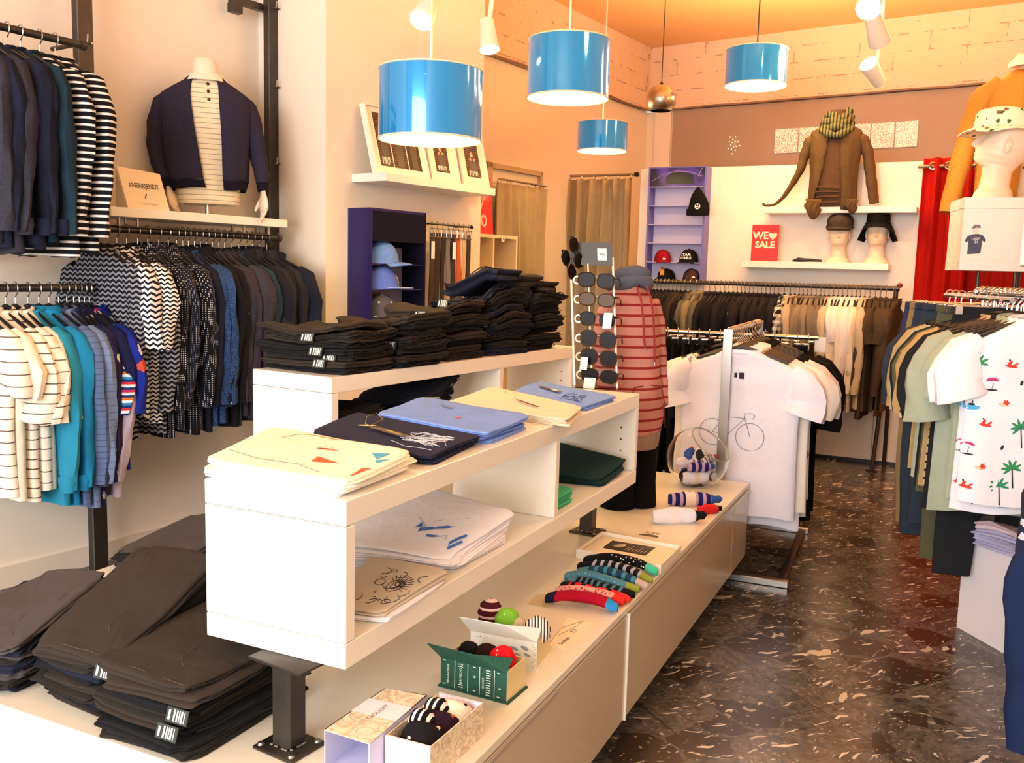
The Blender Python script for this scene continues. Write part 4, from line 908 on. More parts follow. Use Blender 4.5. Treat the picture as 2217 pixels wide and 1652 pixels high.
def stack(C,z0,items,name,cat,label,group=None,warp=None,jit=.006,seed=0,layers=2,e=.17,extras=None,wav=.004):
    """items: list of (thickness, material, label suffix) bottom to top"""
    wp=warp or Warp(z0,seed=seed); h=0; out=[]
    for i,(th,mt,lb) in enumerate(items):
        r=random.Random(seed*31+i); cc=bil(C,0,0); az=r.uniform(-.05,.05); az*=(2.2 if cat=='jeans' else 1); R=Matrix.Rotation(az,3,'Z'); s=Vector((r.uniform(-jit,jit),r.uniform(-jit,jit),0))*(1.5 if cat=='jeans' else 1)
        q=[cc+R@((c-cc)*(1+r.uniform(-.03,.02)))+s for c in C] if (i or len(items)>1) else C
        c0=bil(q,0,0); t=thing(name,lb if lb else label,cat,(c0.x,c0.y,z0),0,group)
        m=MB(); top=folded(m,q,wp,h+.0002,h+th-.0002,layers,e,seed*17+i,wav); m.build('folded_cloth',mt,t,world=True); out.append((t,top,q,wp,h,h+th)); h+=th
    return out
ORDT=lambda i,n:'topmost' if i==n-1 else ('lowest' if i==0 else ORDN[i]+' from the bottom')
# ---- tops on the front display unit
F_cream=cloth('folded_cream_jersey','#fbf5e2',var=.03); F_white=cloth('folded_white_jersey','#f1eef4',var=.03); F_navy=cloth('folded_navy_jersey','#2a2e48',var=.1); F_blue=cloth('folded_sky_blue','#7fa0ea',var=.06); F_bei=cloth('folded_beige_jersey','#e8dbc2',var=.05); F_black=cloth('folded_black_jersey','#17181a'); F_dgreen=cloth('folded_dark_teal','#1f3a3c',var=.15); F_green=cloth('folded_mint_green','#4cb98a',var=.07); F_sand=cloth('folded_sand_jersey','#c9bda9',var=.05)
ORG=plain('orange_ink','#ee6a34',.9); BLU=plain('light_blue_ink','#4fb0d8',.9); BLU2=plain('cobalt_ink','#3f74c8',.9); WINK=plain('white_ink','#d7d9df',.9)
KR=plain('kraft_cord','#8d7c50',.8); KRT=plain('brown_card_tag','#5a4a34',.7); YEL=plain('yellow_print','#e6d27a',.8)
def ttag(label,anchor,loop,p0,p1,w,mat_,txt=None,tmat=None,z=.001):
    """swing tag: cord loop and a card from p0 to p1 (world)"""
    t=thing('swing_tag',label,'tag',tuple(p0)); m=MB(); m.tube(loop,.0009,5); m.build('cord',KR,t,world=True)
    d=(p1-p0); dn=Vector((-d.y,d.x,0)).normalized()*w/2; m=MB(); up=Vector((0,0,.0012))
    m.add([p0-dn,p1-dn,p1+dn,p0+dn,p0-dn+up,p1-dn+up,p1+dn+up,p0+dn+up],[(3,2,1,0),(4,5,6,7),(0,1,5,4),(1,2,6,5),(2,3,7,6),(3,0,4,7)]); m.build('card',mat_,t,smooth=False,world=True)
    if txt:
        m=MB(); c=(p0+p1)/2+d*.12+up; put_text(m,txt,w*.55,c,d,dn,bold=.02,off=.0005); m.build('lettering',tmat,t,smooth=False,world=True)
    return t
Cw=quadpx([(442,1034),(748,1082),(903,1017),(588,958)],ZL)
ww=Warp(ZL,amp=.10,seed=1,a=-.05,b=0.075,sag=.1)
S=stack(Cw,ZL,[(0.0074,F_white,'lowest white tee of the stack on the near end of the front unit'),(0.0074,F_cream,'cream tee second from the bottom on the near end of the front unit'),(0.0087,F_cream,'cream tee third from the bottom on the near end of the front unit'),(0.0105,F_cream,'cream tee with orange and blue print, topmost on the near end')],'folded_tee','tee','',None,ww,.008,1)
t,top=S[-1][0],S[-1][1]
flat_print(t,'orange_print',top,[[(.18,-.34),(.52,-.22),(.16,-.08)],[(-.02,.28),(.28,.34),(.0,.44)],[(.90,-.80),(.94,-.25),(.84,-.30)]],ORG)
flat_print(t,'blue_print',top,[[(.62,.50),(.80,.22),(.82,.60)],[(.88,.02),(.93,.30),(.80,.18)]],BLU)
strokes(t,'seam',top,[[(-.9,-.5),(-.4,-.62),(.1,-.55),(.5,-.75)]],INK,.0006)
a=top(-.60,.45,.002); L=[a]+[a+Vector((.01+.016*k,.004*math.sin(k*1.1),.006*math.sin(k*.6)+.002)) for k in range(1,8)]
ttag('small cream tag on a cord lying on the printed cream tee',a,L,top(-.05,.30,.003),top(.13,.40,.003),.012,plain('cream_card','#efe2b8',.7))
Cn=quadpx([(668,962),(930,1014),(1043,966),(772,916)],ZL); wn=Warp(ZL,amp=.12,seed=2,b=0.045,a=-.12)
S=stack(Cn,ZL,[(0.0087,F_navy,'navy tee lowest in the second stack on the front unit'),(0.0093,F_navy,'navy tee in the middle of the second stack on the front unit'),(0.0093,F_navy,'navy tee with white line drawing and brown tag, second stack')],'folded_tee','tee','',None,wn,.008,2)
t,top=S[-1][0],S[-1][1]; rn=random.Random(4)
strokes(t,'line_drawing',top,[[(.25+rn.uniform(-.05,.6),rn.uniform(-.5,.45)) for _ in range(5)] for k in range(9)]+[[(.2,-.55),(.5,-.7),(.85,-.6)],[(.3,.3),(.5,.35),(.75,.1),(.9,-.2)]],WINK,.0006)
p0=top(-.28,-.10,.006); p1=top(.34,-.32,.006)
ttag('brown swing tag on the navy tee, lettered in yellow',p0,[p0,p0+Vector((-.02,.01,.006)),top(-.58,.35,.012),top(-.52,.62,.015),top(-.36,.5,.010),p0+Vector((-.004,.01,.004))],p0,p1,.020,KRT,'GREENBOMB',YEL)
m_y=thing('swing_tag','small leaf-shaped yellow tag beside the brown tag on the navy tee','tag',tuple(top(-.42,-.02,.006))); m=MB(); q0=top(-.42,-.02,.0045); m.loft([[q0+Vector((-.022+.011*i,(.006*math.sin(PI*i/4))*s,.001*zz)) for s,zz in ((-1,0),(1,0),(1,1),(-1,1))] for i in (0.05,1,2,3,3.95)]); m.build('card',YEL,m_y,world=True)
Cb=quadpx([(803,922),(1045,966),(1148,928),(905,884)],ZL); wb=Warp(ZL,amp=.12,seed=3,b=0.060)
S=stack(Cb,ZL,[(0.0074,F_blue,'sky blue tee lowest in the third stack on the front unit'),(0.0081,F_blue,'sky blue tee, second in the third stack on the front unit'),(0.0081,F_blue,'sky blue tee, third in the third stack on the front unit'),(0.0093,F_blue,'topmost sky blue tee with tiny orange print on the front unit')],'folded_tee','tee','',None,wb,.008,3)
t,top=S[-1][0],S[-1][1]
flat_print(t,'orange_print',top,[[(.18,-.35),(.24,-.35),(.24,-.18),(.20,-.15)]],ORG)
a=top(-.6,.3,.002); ttag('pale cord and tag at the neck of the sky blue tee',a,[a,top(-.75,.55,.012),top(-.55,.75,.014),top(-.4,.5,.006)],top(-.4,.5,.003),top(-.15,.35,.003),.006,INK)
Ce=quadpx([(962,886),(1225,926),(1258,896),(1062,851)],ZL); we=Warp(ZL,amp=.12,seed=4,b=0.060)
S=stack(Ce,ZL,[(0.0068,F_bei,'beige tee lowest in the fourth stack on the front unit'),(0.0074,F_bei,'beige tee in the middle of the fourth stack on the front unit'),(0.0087,F_bei,'topmost beige tee with olive tag on the front unit')],'folded_tee','tee','',None,we,.008,4)
t,top=S[-1][0],S[-1][1]; a=top(-.45,.55,.003)
ttag('long olive tag on a cord across the beige tee',a,[a,top(-.55,.8,.02),top(-.35,.9,.024),top(-.28,.6,.012),top(-.1,.1,.004)],top(-.05,.05,.004),top(.42,-.28,.004),.008,KRT)
Cc=quadpx([(1098,858),(1262,892),(1333,868),(1162,836)],ZL); wc=Warp(ZL,amp=.1,seed=5,b=0.060)
S=stack(Cc,ZL,[(0.0081,F_blue,'periwinkle tee lower of two beside the sunglasses stand'),(0.0087,F_blue,'periwinkle tee with dark print beside the sunglasses stand')],'folded_tee','tee','',None,wc,.006,5)
t,top=S[-1][0],S[-1][1]; rn=random.Random(9)
strokes(t,'dark_print',top,[[(.15+rn.uniform(0,.7),rn.uniform(-.75,.4)) for _ in range(3)] for k in range(10)],plain('dark_blue_ink','#39507e',.9),.0007)
p0=top(-.62,.2,.004); p1=top(.0,-.05,.004); ttag('dark tag with a white panel on the periwinkle tee',p0,[p0,top(-.85,.45,.01),top(-.7,.5,.006),p0],p0,p1,.016,KRT)
m=MB(); t_=thing('price_label','small white price label stuck on the dark tag of the periwinkle tee','label',tuple(p1)); d=(p1-p0); n_=Vector((-d.y,d.x,0)).normalized()*.007; m.add([p0+d*.62-n_+Vector((0,0,.002)),p0+d*.82-n_+Vector((0,0,.002)),p0+d*.82+n_+Vector((0,0,.002)),p0+d*.62+n_+Vector((0,0,.002))],[(0,1,2,3)]); m.build('label',WLAB,t_,smooth=False,world=True)
# ---- inside the front unit
ZI=ZL-.306+.0465
Ci=quadpx([(690,1228),(978,1240),(1104,1172),(860,1120)],ZI); wi=Warp(ZI,amp=.18,seed=6,b=.35,a=-.25)
S=stack(Ci,ZI,[(.012,F_white,None)]*0+[(.013,F_white,'white tee lowest inside the front unit'),(.013,F_white,'white tee second from the bottom inside the front unit'),(.014,F_white,'white tee third from the bottom inside the front unit'),(.014,F_white,'white tee fourth from the bottom inside the front unit'),(.016,F_white,'topmost white tee with blue city print inside the front unit')],'folded_tee','tee','',None,wi,.010,6,wav=.006)
t,top=S[-1][0],S[-1][1]; rn=random.Random(2)
flat_print(t,'blue_print',top,[[(.1,-.35),(.45,-.05),(.50,.02),(.42,.04),(.08,-.25)],[(.0,-.28),(.09,-.2),(.02,-.1)],[(.2,-.46),(.42,-.40),(.44,-.34),(.18,-.38)],[(.74,-.62),(.86,-.25),(.80,-.2),(.70,-.5)],[(.80,-.76),(.92,-.5),(.86,-.45),(.76,-.65)]],BLU2)
strokes(t,'line_drawing',top,[[(.15,.0),(.3,.2),(.55,.28)],[(.5,.3),(.56,.36),(.6,.3)],[(-.55,.5),(-.5,.62),(-.42,.52)],[(-.1,.0),(.05,-.1),(.2,-.3)],[(.4,-.4),(.55,-.3),(.6,-.45)]],INK,.0006)
Cg=quadpx([(705,1335),(838,1352),(978,1265),(800,1225)],ZI); wg=Warp(ZI,amp=.15,seed=7,b=.2)
S=stack(Cg,ZI,[(.012,F_white,'pale tee under the grey drawing tee at the near front corner'),(.016,F_sand,'grey tee covered in black line drawings, near front corner')],'folded_tee','tee','',None,wg,.004,7)
t,top=S[-1][0],S[-1][1]; rn=random.Random(11)
L=[]
for k in range(16):
    cx,cy=rn.uniform(-.3,.85),rn.uniform(-.75,.55); q=rn.uniform(.06,.22); a0=rn.uniform(0,6)
    L.append([(cx+q*math.cos(a0+j*.7),cy+q*.8*math.sin(a0+j*.7)) for j in range(rn.randint(4,9))])
for k in range(12):
    a=-.4+k*.26; L.append([(.35+.10*math.cos(a),-.05+.12*math.sin(a)),(.35+.38*math.cos(a),-.05+.42*math.sin(a))])
L+=[[(.35+.10*math.cos(a*.5),-.05+.12*math.sin(a*.5)) for a in range(14)],[(.35+.2*math.cos(a*.5),-.05+.22*math.sin(a*.5)) for a in range(14)]]
strokes(t,'line_drawing',top,[[(max(-.95,min(.95,x)),max(-.95,min(.95,y))) for x,y in l] for l in L],DINK,.00075)
# dark cloth seen behind the white tees
Ck=quadpx([(700,1150),(850,1150),(925,1110),(800,1085)],ZI+.0); 
Cd=[Vector((BC.x,BC.y,0))+EV*x+EU*y for x,y in ((-.29,1.31),(-.015,1.35),(-.02,1.60),(-.29,1.60))]; wd_=Warp(ZI,amp=.12,seed=8,b=.3,a=-.3)
S=stack(Cd,ZI,[(.015,F_dgreen,'dark teal garment lowest in the far cell of the front unit'),(.016,F_dgreen,'dark teal garment in the middle of the far cell'),(.018,F_dgreen,'topmost dark teal garment in the far cell of the front unit')],'folded_tee','tee','',None,wd_,.006,8)
Bq=lambda x0,x1,y0,y1:[Vector((BC.x,BC.y,0))+EV*x+EU*y for x,y in ((x0,y0),(x1,y0),(x1,y1),(x0,y1))]
Cm=Bq(-.28,-.025,.985,1.15); wm=Warp(ZI,amp=.1,seed=9,b=.2)
S=stack(Cm,ZI,[(.012,F_green,'mint green tee, lower of the pair beside the divider'),(.012,F_green,'mint green tee, middle of the pile beside the divider'),(.014,F_green,'mint green tee with black ring print beside the divider')],'folded_tee','tee','',None,wm,.004,9)
t,top=S[-1][0],S[-1][1]; strokes(t,'ring_print',top,[[(.25+.30*math.cos(a*.45),.30+.33*math.sin(a*.45)) for a in range(15)]],DINK,.0022)
# ---------------------------------------------------------------- jeans
J_blk=cloth('black_denim','#1b1b1d','melange','#1f1f22',420.); J_blk2=cloth('washed_black_denim','#282523','melange','#2e2a27',420.); J_brn=cloth('brown_black_denim','#38312c','melange','#312b26',460.); J_gry=cloth('grey_denim','#4b4646','melange','#433e3e',460.); J_ind=cloth('dark_indigo_denim','#1e2130','melange','#232738',420.)
TAGM=plain('dark_green_label','#262e27',.6); TWH=plain('white_label_ink','#e6e6e0',.8)
def jean_tag(t,p,d,n,w=.045,h=.032):
    """small dark label with white bars; d along, n outward"""
    d=Vector(d).normalized(); n=Vector(n).normalized(); u=n.cross(d); p=Vector(p); m=MB()
    q=[p-d*w/2-u*h/2,p+d*w/2-u*h/2,p+d*w/2+u*h/2,p-d*w/2+u*h/2]; m.add(q+[x+n*.002 for x in q],[(3,2,1,0),(4,5,6,7),(0,1,5,4),(1,2,6,5),(2,3,7,6),(3,0,4,7)]); tg=m.build('size_label',TAGM,t,smooth=False,world=True)
    m=MB(); r=random.Random(int(abs(p.x*1000)))
    for (x0,x1,y0,y1) in ((-.40,-.30,-.35,.3),(-.16,-.08,-.38,.38),(-.02,.05,-.38,.38),(.09,.14,-.38,.38),(.18,.27,-.38,.38),(.33,.37,-.38,.38)):
        m.add([p+d*(a*w)+u*(b*h)+n*.0025 for a,b in ((x0,y0),(x1,y0),(x1,y1),(x0,y1))],[(0,1,2,3)])
    b=m.build('label_print',TWH,t,smooth=False); 
    inv=(Matrix.Translation(t.location)@t.rotation_euler.to_matrix().to_4x4()).inverted()
    for v in b.data.vertices: v.co=inv@v.co
    b.parent=tg; return tg
def jeans_stack(C,z0,n,th,mats,where,seed,warp,jit=.010,tags=(),waist=True,e=.19,group=None):
    items=[(th,mats[(i*7+seed)%len(mats)] if i<n-1 else mats[0],'folded dark jeans, %s, %s'%(ORDT(i,n),where)) for i in range(n)]
    S=stack(C,z0,items,'folded_jeans','jeans','',group,warp,jit,seed,layers=2,e=e,wav=.006)
    for i,(t,top,q,wp,h0,h1) in enumerate(S):
        # seam stitching ridge along the open side, waistband fold
        hm=(h0+h1)/2
        def side(u,v,h,o=0):
            p=bil(q,u,v); c=bil(q,0,0); dd=(p-c).normalized(); p=p+dd*o; return Vector((p.x,p.y,wp.z(p.x,p.y,u,v,h)))
        m=MB(); m.tube([side(1,v*.1-.85,hm+.003*math.sin(v*.8+i),.003) for v in range(0,18)],.0022,5); m.build('side_seam',mats[-1],t,world=True)
        if i==n-1:
            L=[[(.15,-.15),(.2,-.5),(.45,-.62)],[(.55,.5),(.62,.15)],[(-.3,-.92),(.9,-.9)]]
            strokes(t,'stitching',top,L,plain('thread_brown','#54483c',.9),.0006)
        if i in tags:
            c=bil(q,0,0); f=bil(q,tags[i],-1); nn=(f-c); nn.z=0; dd=(q[1]-q[0]); p=side(tags[i],-1,hm,.006)
            nrm=Vector((dd.y,-dd.x,0)).normalized()
            if nrm.dot(nn)<0: nrm=-nrm
            jean_tag(t,p+nrm*.006+Vector((0,0,.004)),dd.normalized(),(nrm+Vector((0,0,.35))).normalized(),.05,min(.034,th*1.6))
    return S
# platform stacks, lower left
ZT=.434
C1=quadpx([(205,1585),(400,1648),(672,1492),(480,1440)],ZT)
jeans_stack(C1,ZT,9,.0165,[J_brn,J_blk,J_blk,J_blk2],'front pile by the steel leg',11,Warp(ZT,amp=.10,seed=11,b=.12,a=-.05),.012,{3:.9,5:.8})
C2=quadpx([(75,1510),(232,1560),(440,1455),(260,1400)],ZT)
C2=[HZ(70,1517,ZT),HZ(225,1572,ZT),HZ(470,1430,ZT),HZ(330,1380,ZT)]
jeans_stack(C2,ZT,10,.0185,[J_brn,J_blk2,J_ind,J_blk],'large pile at lower left',12,Warp(ZT,amp=.10,seed=12,b=.35,a=.0),.012,{8:.96})
C3=[HZ(-130,1470,ZT),HZ(38,1508,ZT),HZ(235,1395,ZT),HZ(90,1370,ZT)]
jeans_stack(C3,ZT,8,.0175,[J_gry,J_ind,J_blk2],'pile at the platform left edge',13,Warp(ZT,amp=.12,seed=13,b=.25),.010)
C4=[HZ(236,1228,ZT),HZ(424,1262,ZT),HZ(560,1200,ZT),HZ(408,1172,ZT)]
jeans_stack(C4,ZT,5,.017,[J_gry,J_ind,J_blk],'back pile near the wall post',14,Warp(ZT,amp=.15,seed=14,b=.35,a=.25),.012,{3:.35,4:.1})
C5=[HZ(395,1295,ZT),HZ(530,1330,ZT),HZ(660,1270,ZT),HZ(520,1230,ZT)]
jeans_stack(C5,ZT,6,.017,[J_blk,J_blk2],'pile behind the front unit',15,Warp(ZT,amp=.15,seed=15,b=.3),.012,{4:-.4})
# stacks on the rear unit, heaped towards the right
def loc31(x,y): R=Matrix.Rotation(-UAZ,3,'Z'); return Vector((UC.x,UC.y,0))+R@Vector((x,y,0))
def jq(x,y,w,d,rot=0): c=loc31(x,y); return rectq(c,UAZ+rot,w,d)
jeans_stack(jq(-.178,.18,.35,.27,-.08),ZU,8,.0175,[J_brn,J_blk,J_blk,J_blk2],'first pile of the rear unit',21,Warp(ZU,a=.05,b=.0,amp=.18,seed=21,sag=.12),.012,{1:.5,3:.35,6:.1,2:.55})
jeans_stack(jq(-.155,.47,.32,.26,.05),ZU,8,.019,[J_brn,J_blk,J_blk2],'second pile on the rear unit',22,Warp(ZU,a=.10,b=.0,amp=.25,seed=22,sag=.15),.014,{6:.2,3:.7})
jeans_stack(jq(-.165,.76,.31,.26,-.04),ZU,9,.021,[J_brn,J_blk,J_blk2],'third pile on the rear unit',23,Warp(ZU,a=.12,b=.0,amp=.25,seed=23,sag=.15),.014,{7:.2,6:.55,2:.2})
jeans_stack(jq(-.16,1.06,.31,.27,.05),ZU,10,.022,[J_ind,J_blk,J_blk2],'fourth pile on the rear unit',24,Warp(ZU,a=.15,b=.0,amp=.22,seed=24,sag=.15),.014,{8:.3,9:-.4,5:.6,2:.6})
jeans_stack(jq(-.165,1.36,.31,.26,0),ZU,10,.020,[J_blk2,J_blk,J_blk],'fifth pile of the rear unit',25,Warp(ZU,a=.12,b=.0,amp=.22,seed=25,sag=.15),.014,{8:.2,4:.3})
# jeans draped upwards out of the fourth and fifth piles
for i,(x,y,z,w,d,mt,rise) in enumerate(((-.15,1.05,.215,.20,.27,J_ind,.085),(-.15,1.22,.195,.20,.27,J_brn,.080),(-.16,1.40,.175,.20,.26,J_blk2,.075))):
    C=[loc31(x+a,y+b) for a,b in ((-d/2,-w/2),(d/2,-w/2),(d/2,w/2),(-d/2,w/2))]; C=[C[3],C[0],C[1],C[2]][1:]+[[C[3],C[0],C[1],C[2]][0]]; wp=Warp(ZU+z,amp=.25,seed=70+i); z_=wp.z
    wp.z=(lambda x_,y_,u,v,h,f=z_,rs=rise: f(x_,y_,u,v,h)+rs*ease((u+1)/2)+.01*math.sin(u*5))
    c0=bil(C,0,0); t=thing('folded_jeans','dark jeans draped over the rear heap, %s from the left'%ORDN[i],'jeans',(c0.x,c0.y,ZU+z)); m=MB(); top=folded(m,C,wp,0,.05,2,.25,80+i,.008); m.build('folded_cloth',mt,t,world=True)
    m=MB(); m.tube([top(u*.1,-.97,.0) for u in range(-9,10)],.0022,5); m.build('side_seam',J_blk,t,world=True)
# inside the rear unit
ZJ=ZU-.306+.0495
jeans_stack(jq(-.19,.20,.28,.24,0),ZJ,6,.021,[J_blk,J_gry,J_blk2],'pile inside rear near cell',31,Warp(ZJ,amp=.2,seed=31,a=.1),.012)
jeans_stack(jq(-.185,.60,.28,.28,-.1),ZJ,7,.0225,[J_ind,J_blk,J_ind],'pile inside the rear unit',32,Warp(ZJ,amp=.2,seed=32,b=.22),.012,{4:.2})
# lilac tops on the right podium
F_lil=cloth('folded_lilac_jersey','#b9b3d2',var=.05); F_ros=cloth('folded_pale_rose','#e6cdd2',var=.05)
Cl=[HZ(2100,1178,zt),HZ(2198,1210,zt),HZ(2290,1180,zt),HZ(2190,1145,zt)]
zt=.359
R_=Matrix.Rotation(-paz,3,'Z'); 
def pod(x,y): q=pc+R_@Vector((x,y,0)); return Vector((q.x,q.y,0))
Cl=[HZ(2090,1172,zt),HZ(2205,1212,zt),HZ(2330,1180,zt),HZ(2215,1140,zt)]
S=stack(Cl,zt,[(.021,F_lil,'lilac top, lowest on the white podium'),(.021,F_lil,'lilac top, second from the bottom on the white podium'),(.021,F_lil,'lilac top, third from the bottom on the white podium'),(.026,F_ros,'crumpled lilac rose top, topmost on the white podium')],'folded_jersey','top','',None,Warp(zt,amp=.35,seed=41),.008,41,wav=.008)
# ================================================================ MANNEQUINS AND HEADS
SKM=plain('mannequin_shell','#f0dcc4',.38,var=.03,bs=3)
def smooth_interp(tab,x):
    if x<=tab[0][0]: return tab[0][1:]
    for a,b in zip(tab,tab[1:]):
        if x<=b[0]:
            t=ease((x-a[0])/(b[0]-a[0])); return tuple(p+(q-p)*t for p,q in zip(a[1:],b[1:]))
    return tab[-1][1:]
HEADT=[(0,.088,.075,.075),(.015,.084,.070,.072),(.05,.056,.052,.060),(.09,.050,.046,.062),(.118,.050,.050,.064),(.130,.048,.076,.068),(.142,.056,.088,.072),(.17,.066,.092,.086),(.205,.073,.093,.099),(.235,.075,.090,.104),(.27,.076,.094,.104),(.30,.070,.085,.096),(.325,.054,.066,.076),(.340,.032,.040,.046),(.346,.004,.006,.006)]
def head_mesh(s=1.):
    b=MB(); rings=[]; n=44; N=58
    for j in range(N+1):
        z=.346*j/N
        if j>N-6: z=.346*(1-((N-j)/N)**1.0*1.0)
        rx,ryf,ryb=smooth_interp(HEADT,z); ring=[]
        for k in range(n):
            a=2*PI*k/n; sx,cy=math.sin(a),math.cos(a); y=-(ryf if cy>0 else ryb)*cy; x=rx*sx
            if cy>0 and z>.115:
                g=lambda x0,z0,wx,wz,am: am*math.exp(-((x-x0)/wx)**2-((z-z0)/wz)**2)
                y-=g(0,.196,.010,.015,.022)+g(0,.220,.008,.022,.011)+g(0,.188,.017,.007,.008)+g(0,.170,.021,.0040,.0085)+g(0,.1590,.019,.0045,.009)+g(0,.141,.018,.011,.007)+g(0,.256,.05,.009,.004)
                for s_ in (-1,1): y+=g(s_*.030,.232,.018,.012,.017)-g(s_*.030,.231,.012,.006,.011)-g(s_*.044,.198,.017,.014,.006)-g(s_*.030,.247,.018,.004,.003)
                y+=g(0,.1648,.018,.0018,.0035)
            ring.append(Vector((x*s,(y+.0)*s,z*s)))
        rings.append(ring)
    b.loft(rings,True,True,True); return b
def head(name,label,loc,az,s=1.,tilt=0):
    t=thing(name,label,'mannequin head',loc,az); b=head_mesh(s)
    if tilt:
        R=Matrix.Rotation(tilt,3,'X')
        for i,v in enumerate(b.v):
            w=ease((v.z/s-.06)/.1); p=Vector((0,.0,.09*s)); b.v[i]=v.lerp(R@(v-p)+p,w)
    b.f=[tuple(reversed(f)) for f in b.f] if False else b.f
    b.build('head_form',SKM,t)
    for sd in (-1,1):
        e=MB(); R=Matrix.Rotation(tilt,3,'X')
        for q in range(1):
            P=[Vector((sd*.0735,.004+.011*math.cos(a),.205+.026*math.sin(a)))*s for a in [2*PI*k/12 for k in range(13)]]; e.tube(P,.0055*s,6); e.ball(Vector((sd*.074,.006,.204))*s,.016*s,10,6,.35,.65,1.25)
        if tilt:
            p=Vector((0,0,.09*s)); e.v=[R@(v-p)+p for v in e.v]
        e.build('ear',SKM,t)
    return t
def hand_mesh(b,w,d,n,side,s=1.,curl=.5):
    """hand from wrist w pointing along d, palm normal n, thumb towards side"""
    w=Vector(w); d=Vector(d).normalized(); n=Vector(n); n=(n-d*n.dot(d)).normalized(); x=d.cross(n).normalized()*side
    b.tube([w-d*.03*s,w,w+d*.02*s,w+d*.05*s,w+d*.085*s,w+d*.095*s],[.025*s,.026*s,.036*s,.044*s,.041*s,.028*s],14,sq=.46,ref=tuple(x))
    for k,(off,ln,r) in enumerate(((.029,.068,.0085),(.010,.078,.0088),(-.010,.072,.0085),(-.028,.056,.0075))):
        p=w+d*.083*s+x*off*s; dd=d.copy(); P=[p-d*.012*s,p]; rr=[r*s,r*s*1.04]; an=0
        for q,fr in enumerate((.42,.32,.26)):
            an+=curl*(.35+.12*k)*(1 if q else .6); v=(d*math.cos(an)+n*math.sin(an)+x*off*.6).normalized(); P.append(P[-1]+v*ln*fr*s); rr.append(r*s*(.96-.13*q))
        P.append(P[-1]+v*.003*s); rr.append(r*s*.35); b.tube(P,rr,9)
    p=w+d*.022*s+x*.026*s; v1=(d*.62+x*.72+n*.25).normalized(); v2=(d*.88+x*.35+n*.35).normalized()
    b.tube([p-v1*.012*s,p,p+v1*.032*s,p+v1*.032*s+v2*.026*s,p+v1*.032*s+v2*.045*s,p+v1*.032*s+v2*.048*s],[.012*s,.0125*s,.0105*s,.0095*s,.007*s,.003*s],9)
    return b
def open_shell(tab,n=40,fold=.006,seed=0,nz=22):
    """tab rows: z, rx, ry, xL, xR (front opening edges in x); ring open at the front (-y)"""
    r=random.Random(seed); ph=[r.uniform(0,6) for _ in range(4)]; rings=[]; z0,z1=tab[0][0],tab[-1][0]
    for j in range(nz+1):
        z=z0+(z1-z0)*j/nz; rx,ry,xl,xr=interp(tab,z)
        aL=math.asin(max(-.98,min(.98,xl/rx))); aR=math.asin(max(-.98,min(.98,xr/rx))); ring=[]
        for k in range(n+1):
            a=aR+(2*PI+aL-aR)*k/n; s_,c_=math.sin(a),math.cos(a)
            x=rx*math.copysign(abs(s_)**.9,s_); y=-ry*math.copysign(abs(c_)**.8,c_); f=fold*(math.sin(9*a+ph[0]+z*4)+.6*math.sin(17*a+ph[1]-z*6))*(1-.6*(z-z0)/(z1-z0))
            ring.append(Vector((x*(1+f/rx),y*(1+f/ry),z+.004*math.sin(5*a+ph[2])*(j==0))))
        rings.append(ring)
    b=MB(); b.loft(rings,False); return b
def solid(o,th=.006):
    m=o.modifiers.new('cloth_thickness','SOLIDIFY'); m.thickness=th; m.offset=-1; return o
def limb(P,R,n=14,seed=0,wr=.06,sq=.85,ref=(0,1,0)):
    b=MB(); r=random.Random(seed); P=[Vector(p) for p in P]; Q=[];S=[]
    for i in range(len(P)-1):
        for k in range(4): t=k/4; Q.append(P[i].lerp(P[i+1],t)); S.append((R[i]+(R[i+1]-R[i])*t)*(1+wr*math.sin((i*4+k)*1.7+seed)))
    Q.append(P[-1]); S.append(R[-1]); Q2=[Q[0]]+[(Q[i-1]+Q[i]*2+Q[i+1])/4 for i in range(1,len(Q)-1)]+[Q[-1]]
    b.tube(Q2,S,n,sq=sq,ref=ref); return b
# ---------------------------------------------------------------- jacketed torso on the left shelf
mp=PL(449,440,shift(LW,.185)); t=thing('torso_mannequin','headless torso mannequin in navy bomber jacket over a striped polo, on the left shelf','mannequin',(mp.x,mp.y,ZS),math.radians(-17))
t.scale=(.90,.90,.90); m=MB(); m.lathe([(.001,0),(.085,0),(.085,.008),(.02,.012),(.001,.012)],28); m.build('stand_base',BRUSHED,t)
m=MB(); m.tube([(0,0,.01),(0,0,.2)],.011,12); m.build('stand_pole',CHROME,t)
bt=[(.10,.145,.095),(.20,.15,.10),(.30,.155,.105),(.42,.175,.112),(.52,.19,.105),(.58,.185,.085),(.625,.13,.07),(.65,.078,.064),(.675,.060,.058),(.735,.057,.056),(.750,.045,.045)]
def ringc(rx,ry,z,n=32,y0=0): return [Vector((rx*math.copysign(abs(math.cos(a))**.85,math.cos(a)),ry*math.sin(a)+y0,z)) for a in [2*PI*k/n for k in range(n)]]
m=MB(); m.loft([ringc(*smooth_interp(bt,z),z) for z in [.12+.63*k/30 for k in range(31)]]); m.build('torso',SKM,t)
POLO=cloth('cream_dotted_polo','#f1e2c4','stripe','#8d8168',.024,c3=.10,var=.04)
pt_=[(.055,.150,.105),(.12,.152,.108),(.20,.160,.112),(.30,.164,.116),(.42,.184,.124),(.52,.198,.115),(.58,.19,.095),(.62,.135,.078),(.645,.085,.070)]
m=MB(); m.loft([[p+Vector((.005*math.sin(p.x*40+z*9),-.004*math.sin(p.x*55+z*7),0)) for p in ringc(*smooth_interp(pt_,z),z,40)] for z in [.055+.59*k/26 for k in range(27)]],True,False,False); o=m.build('polo_shirt',POLO,t); solid(o,.004)
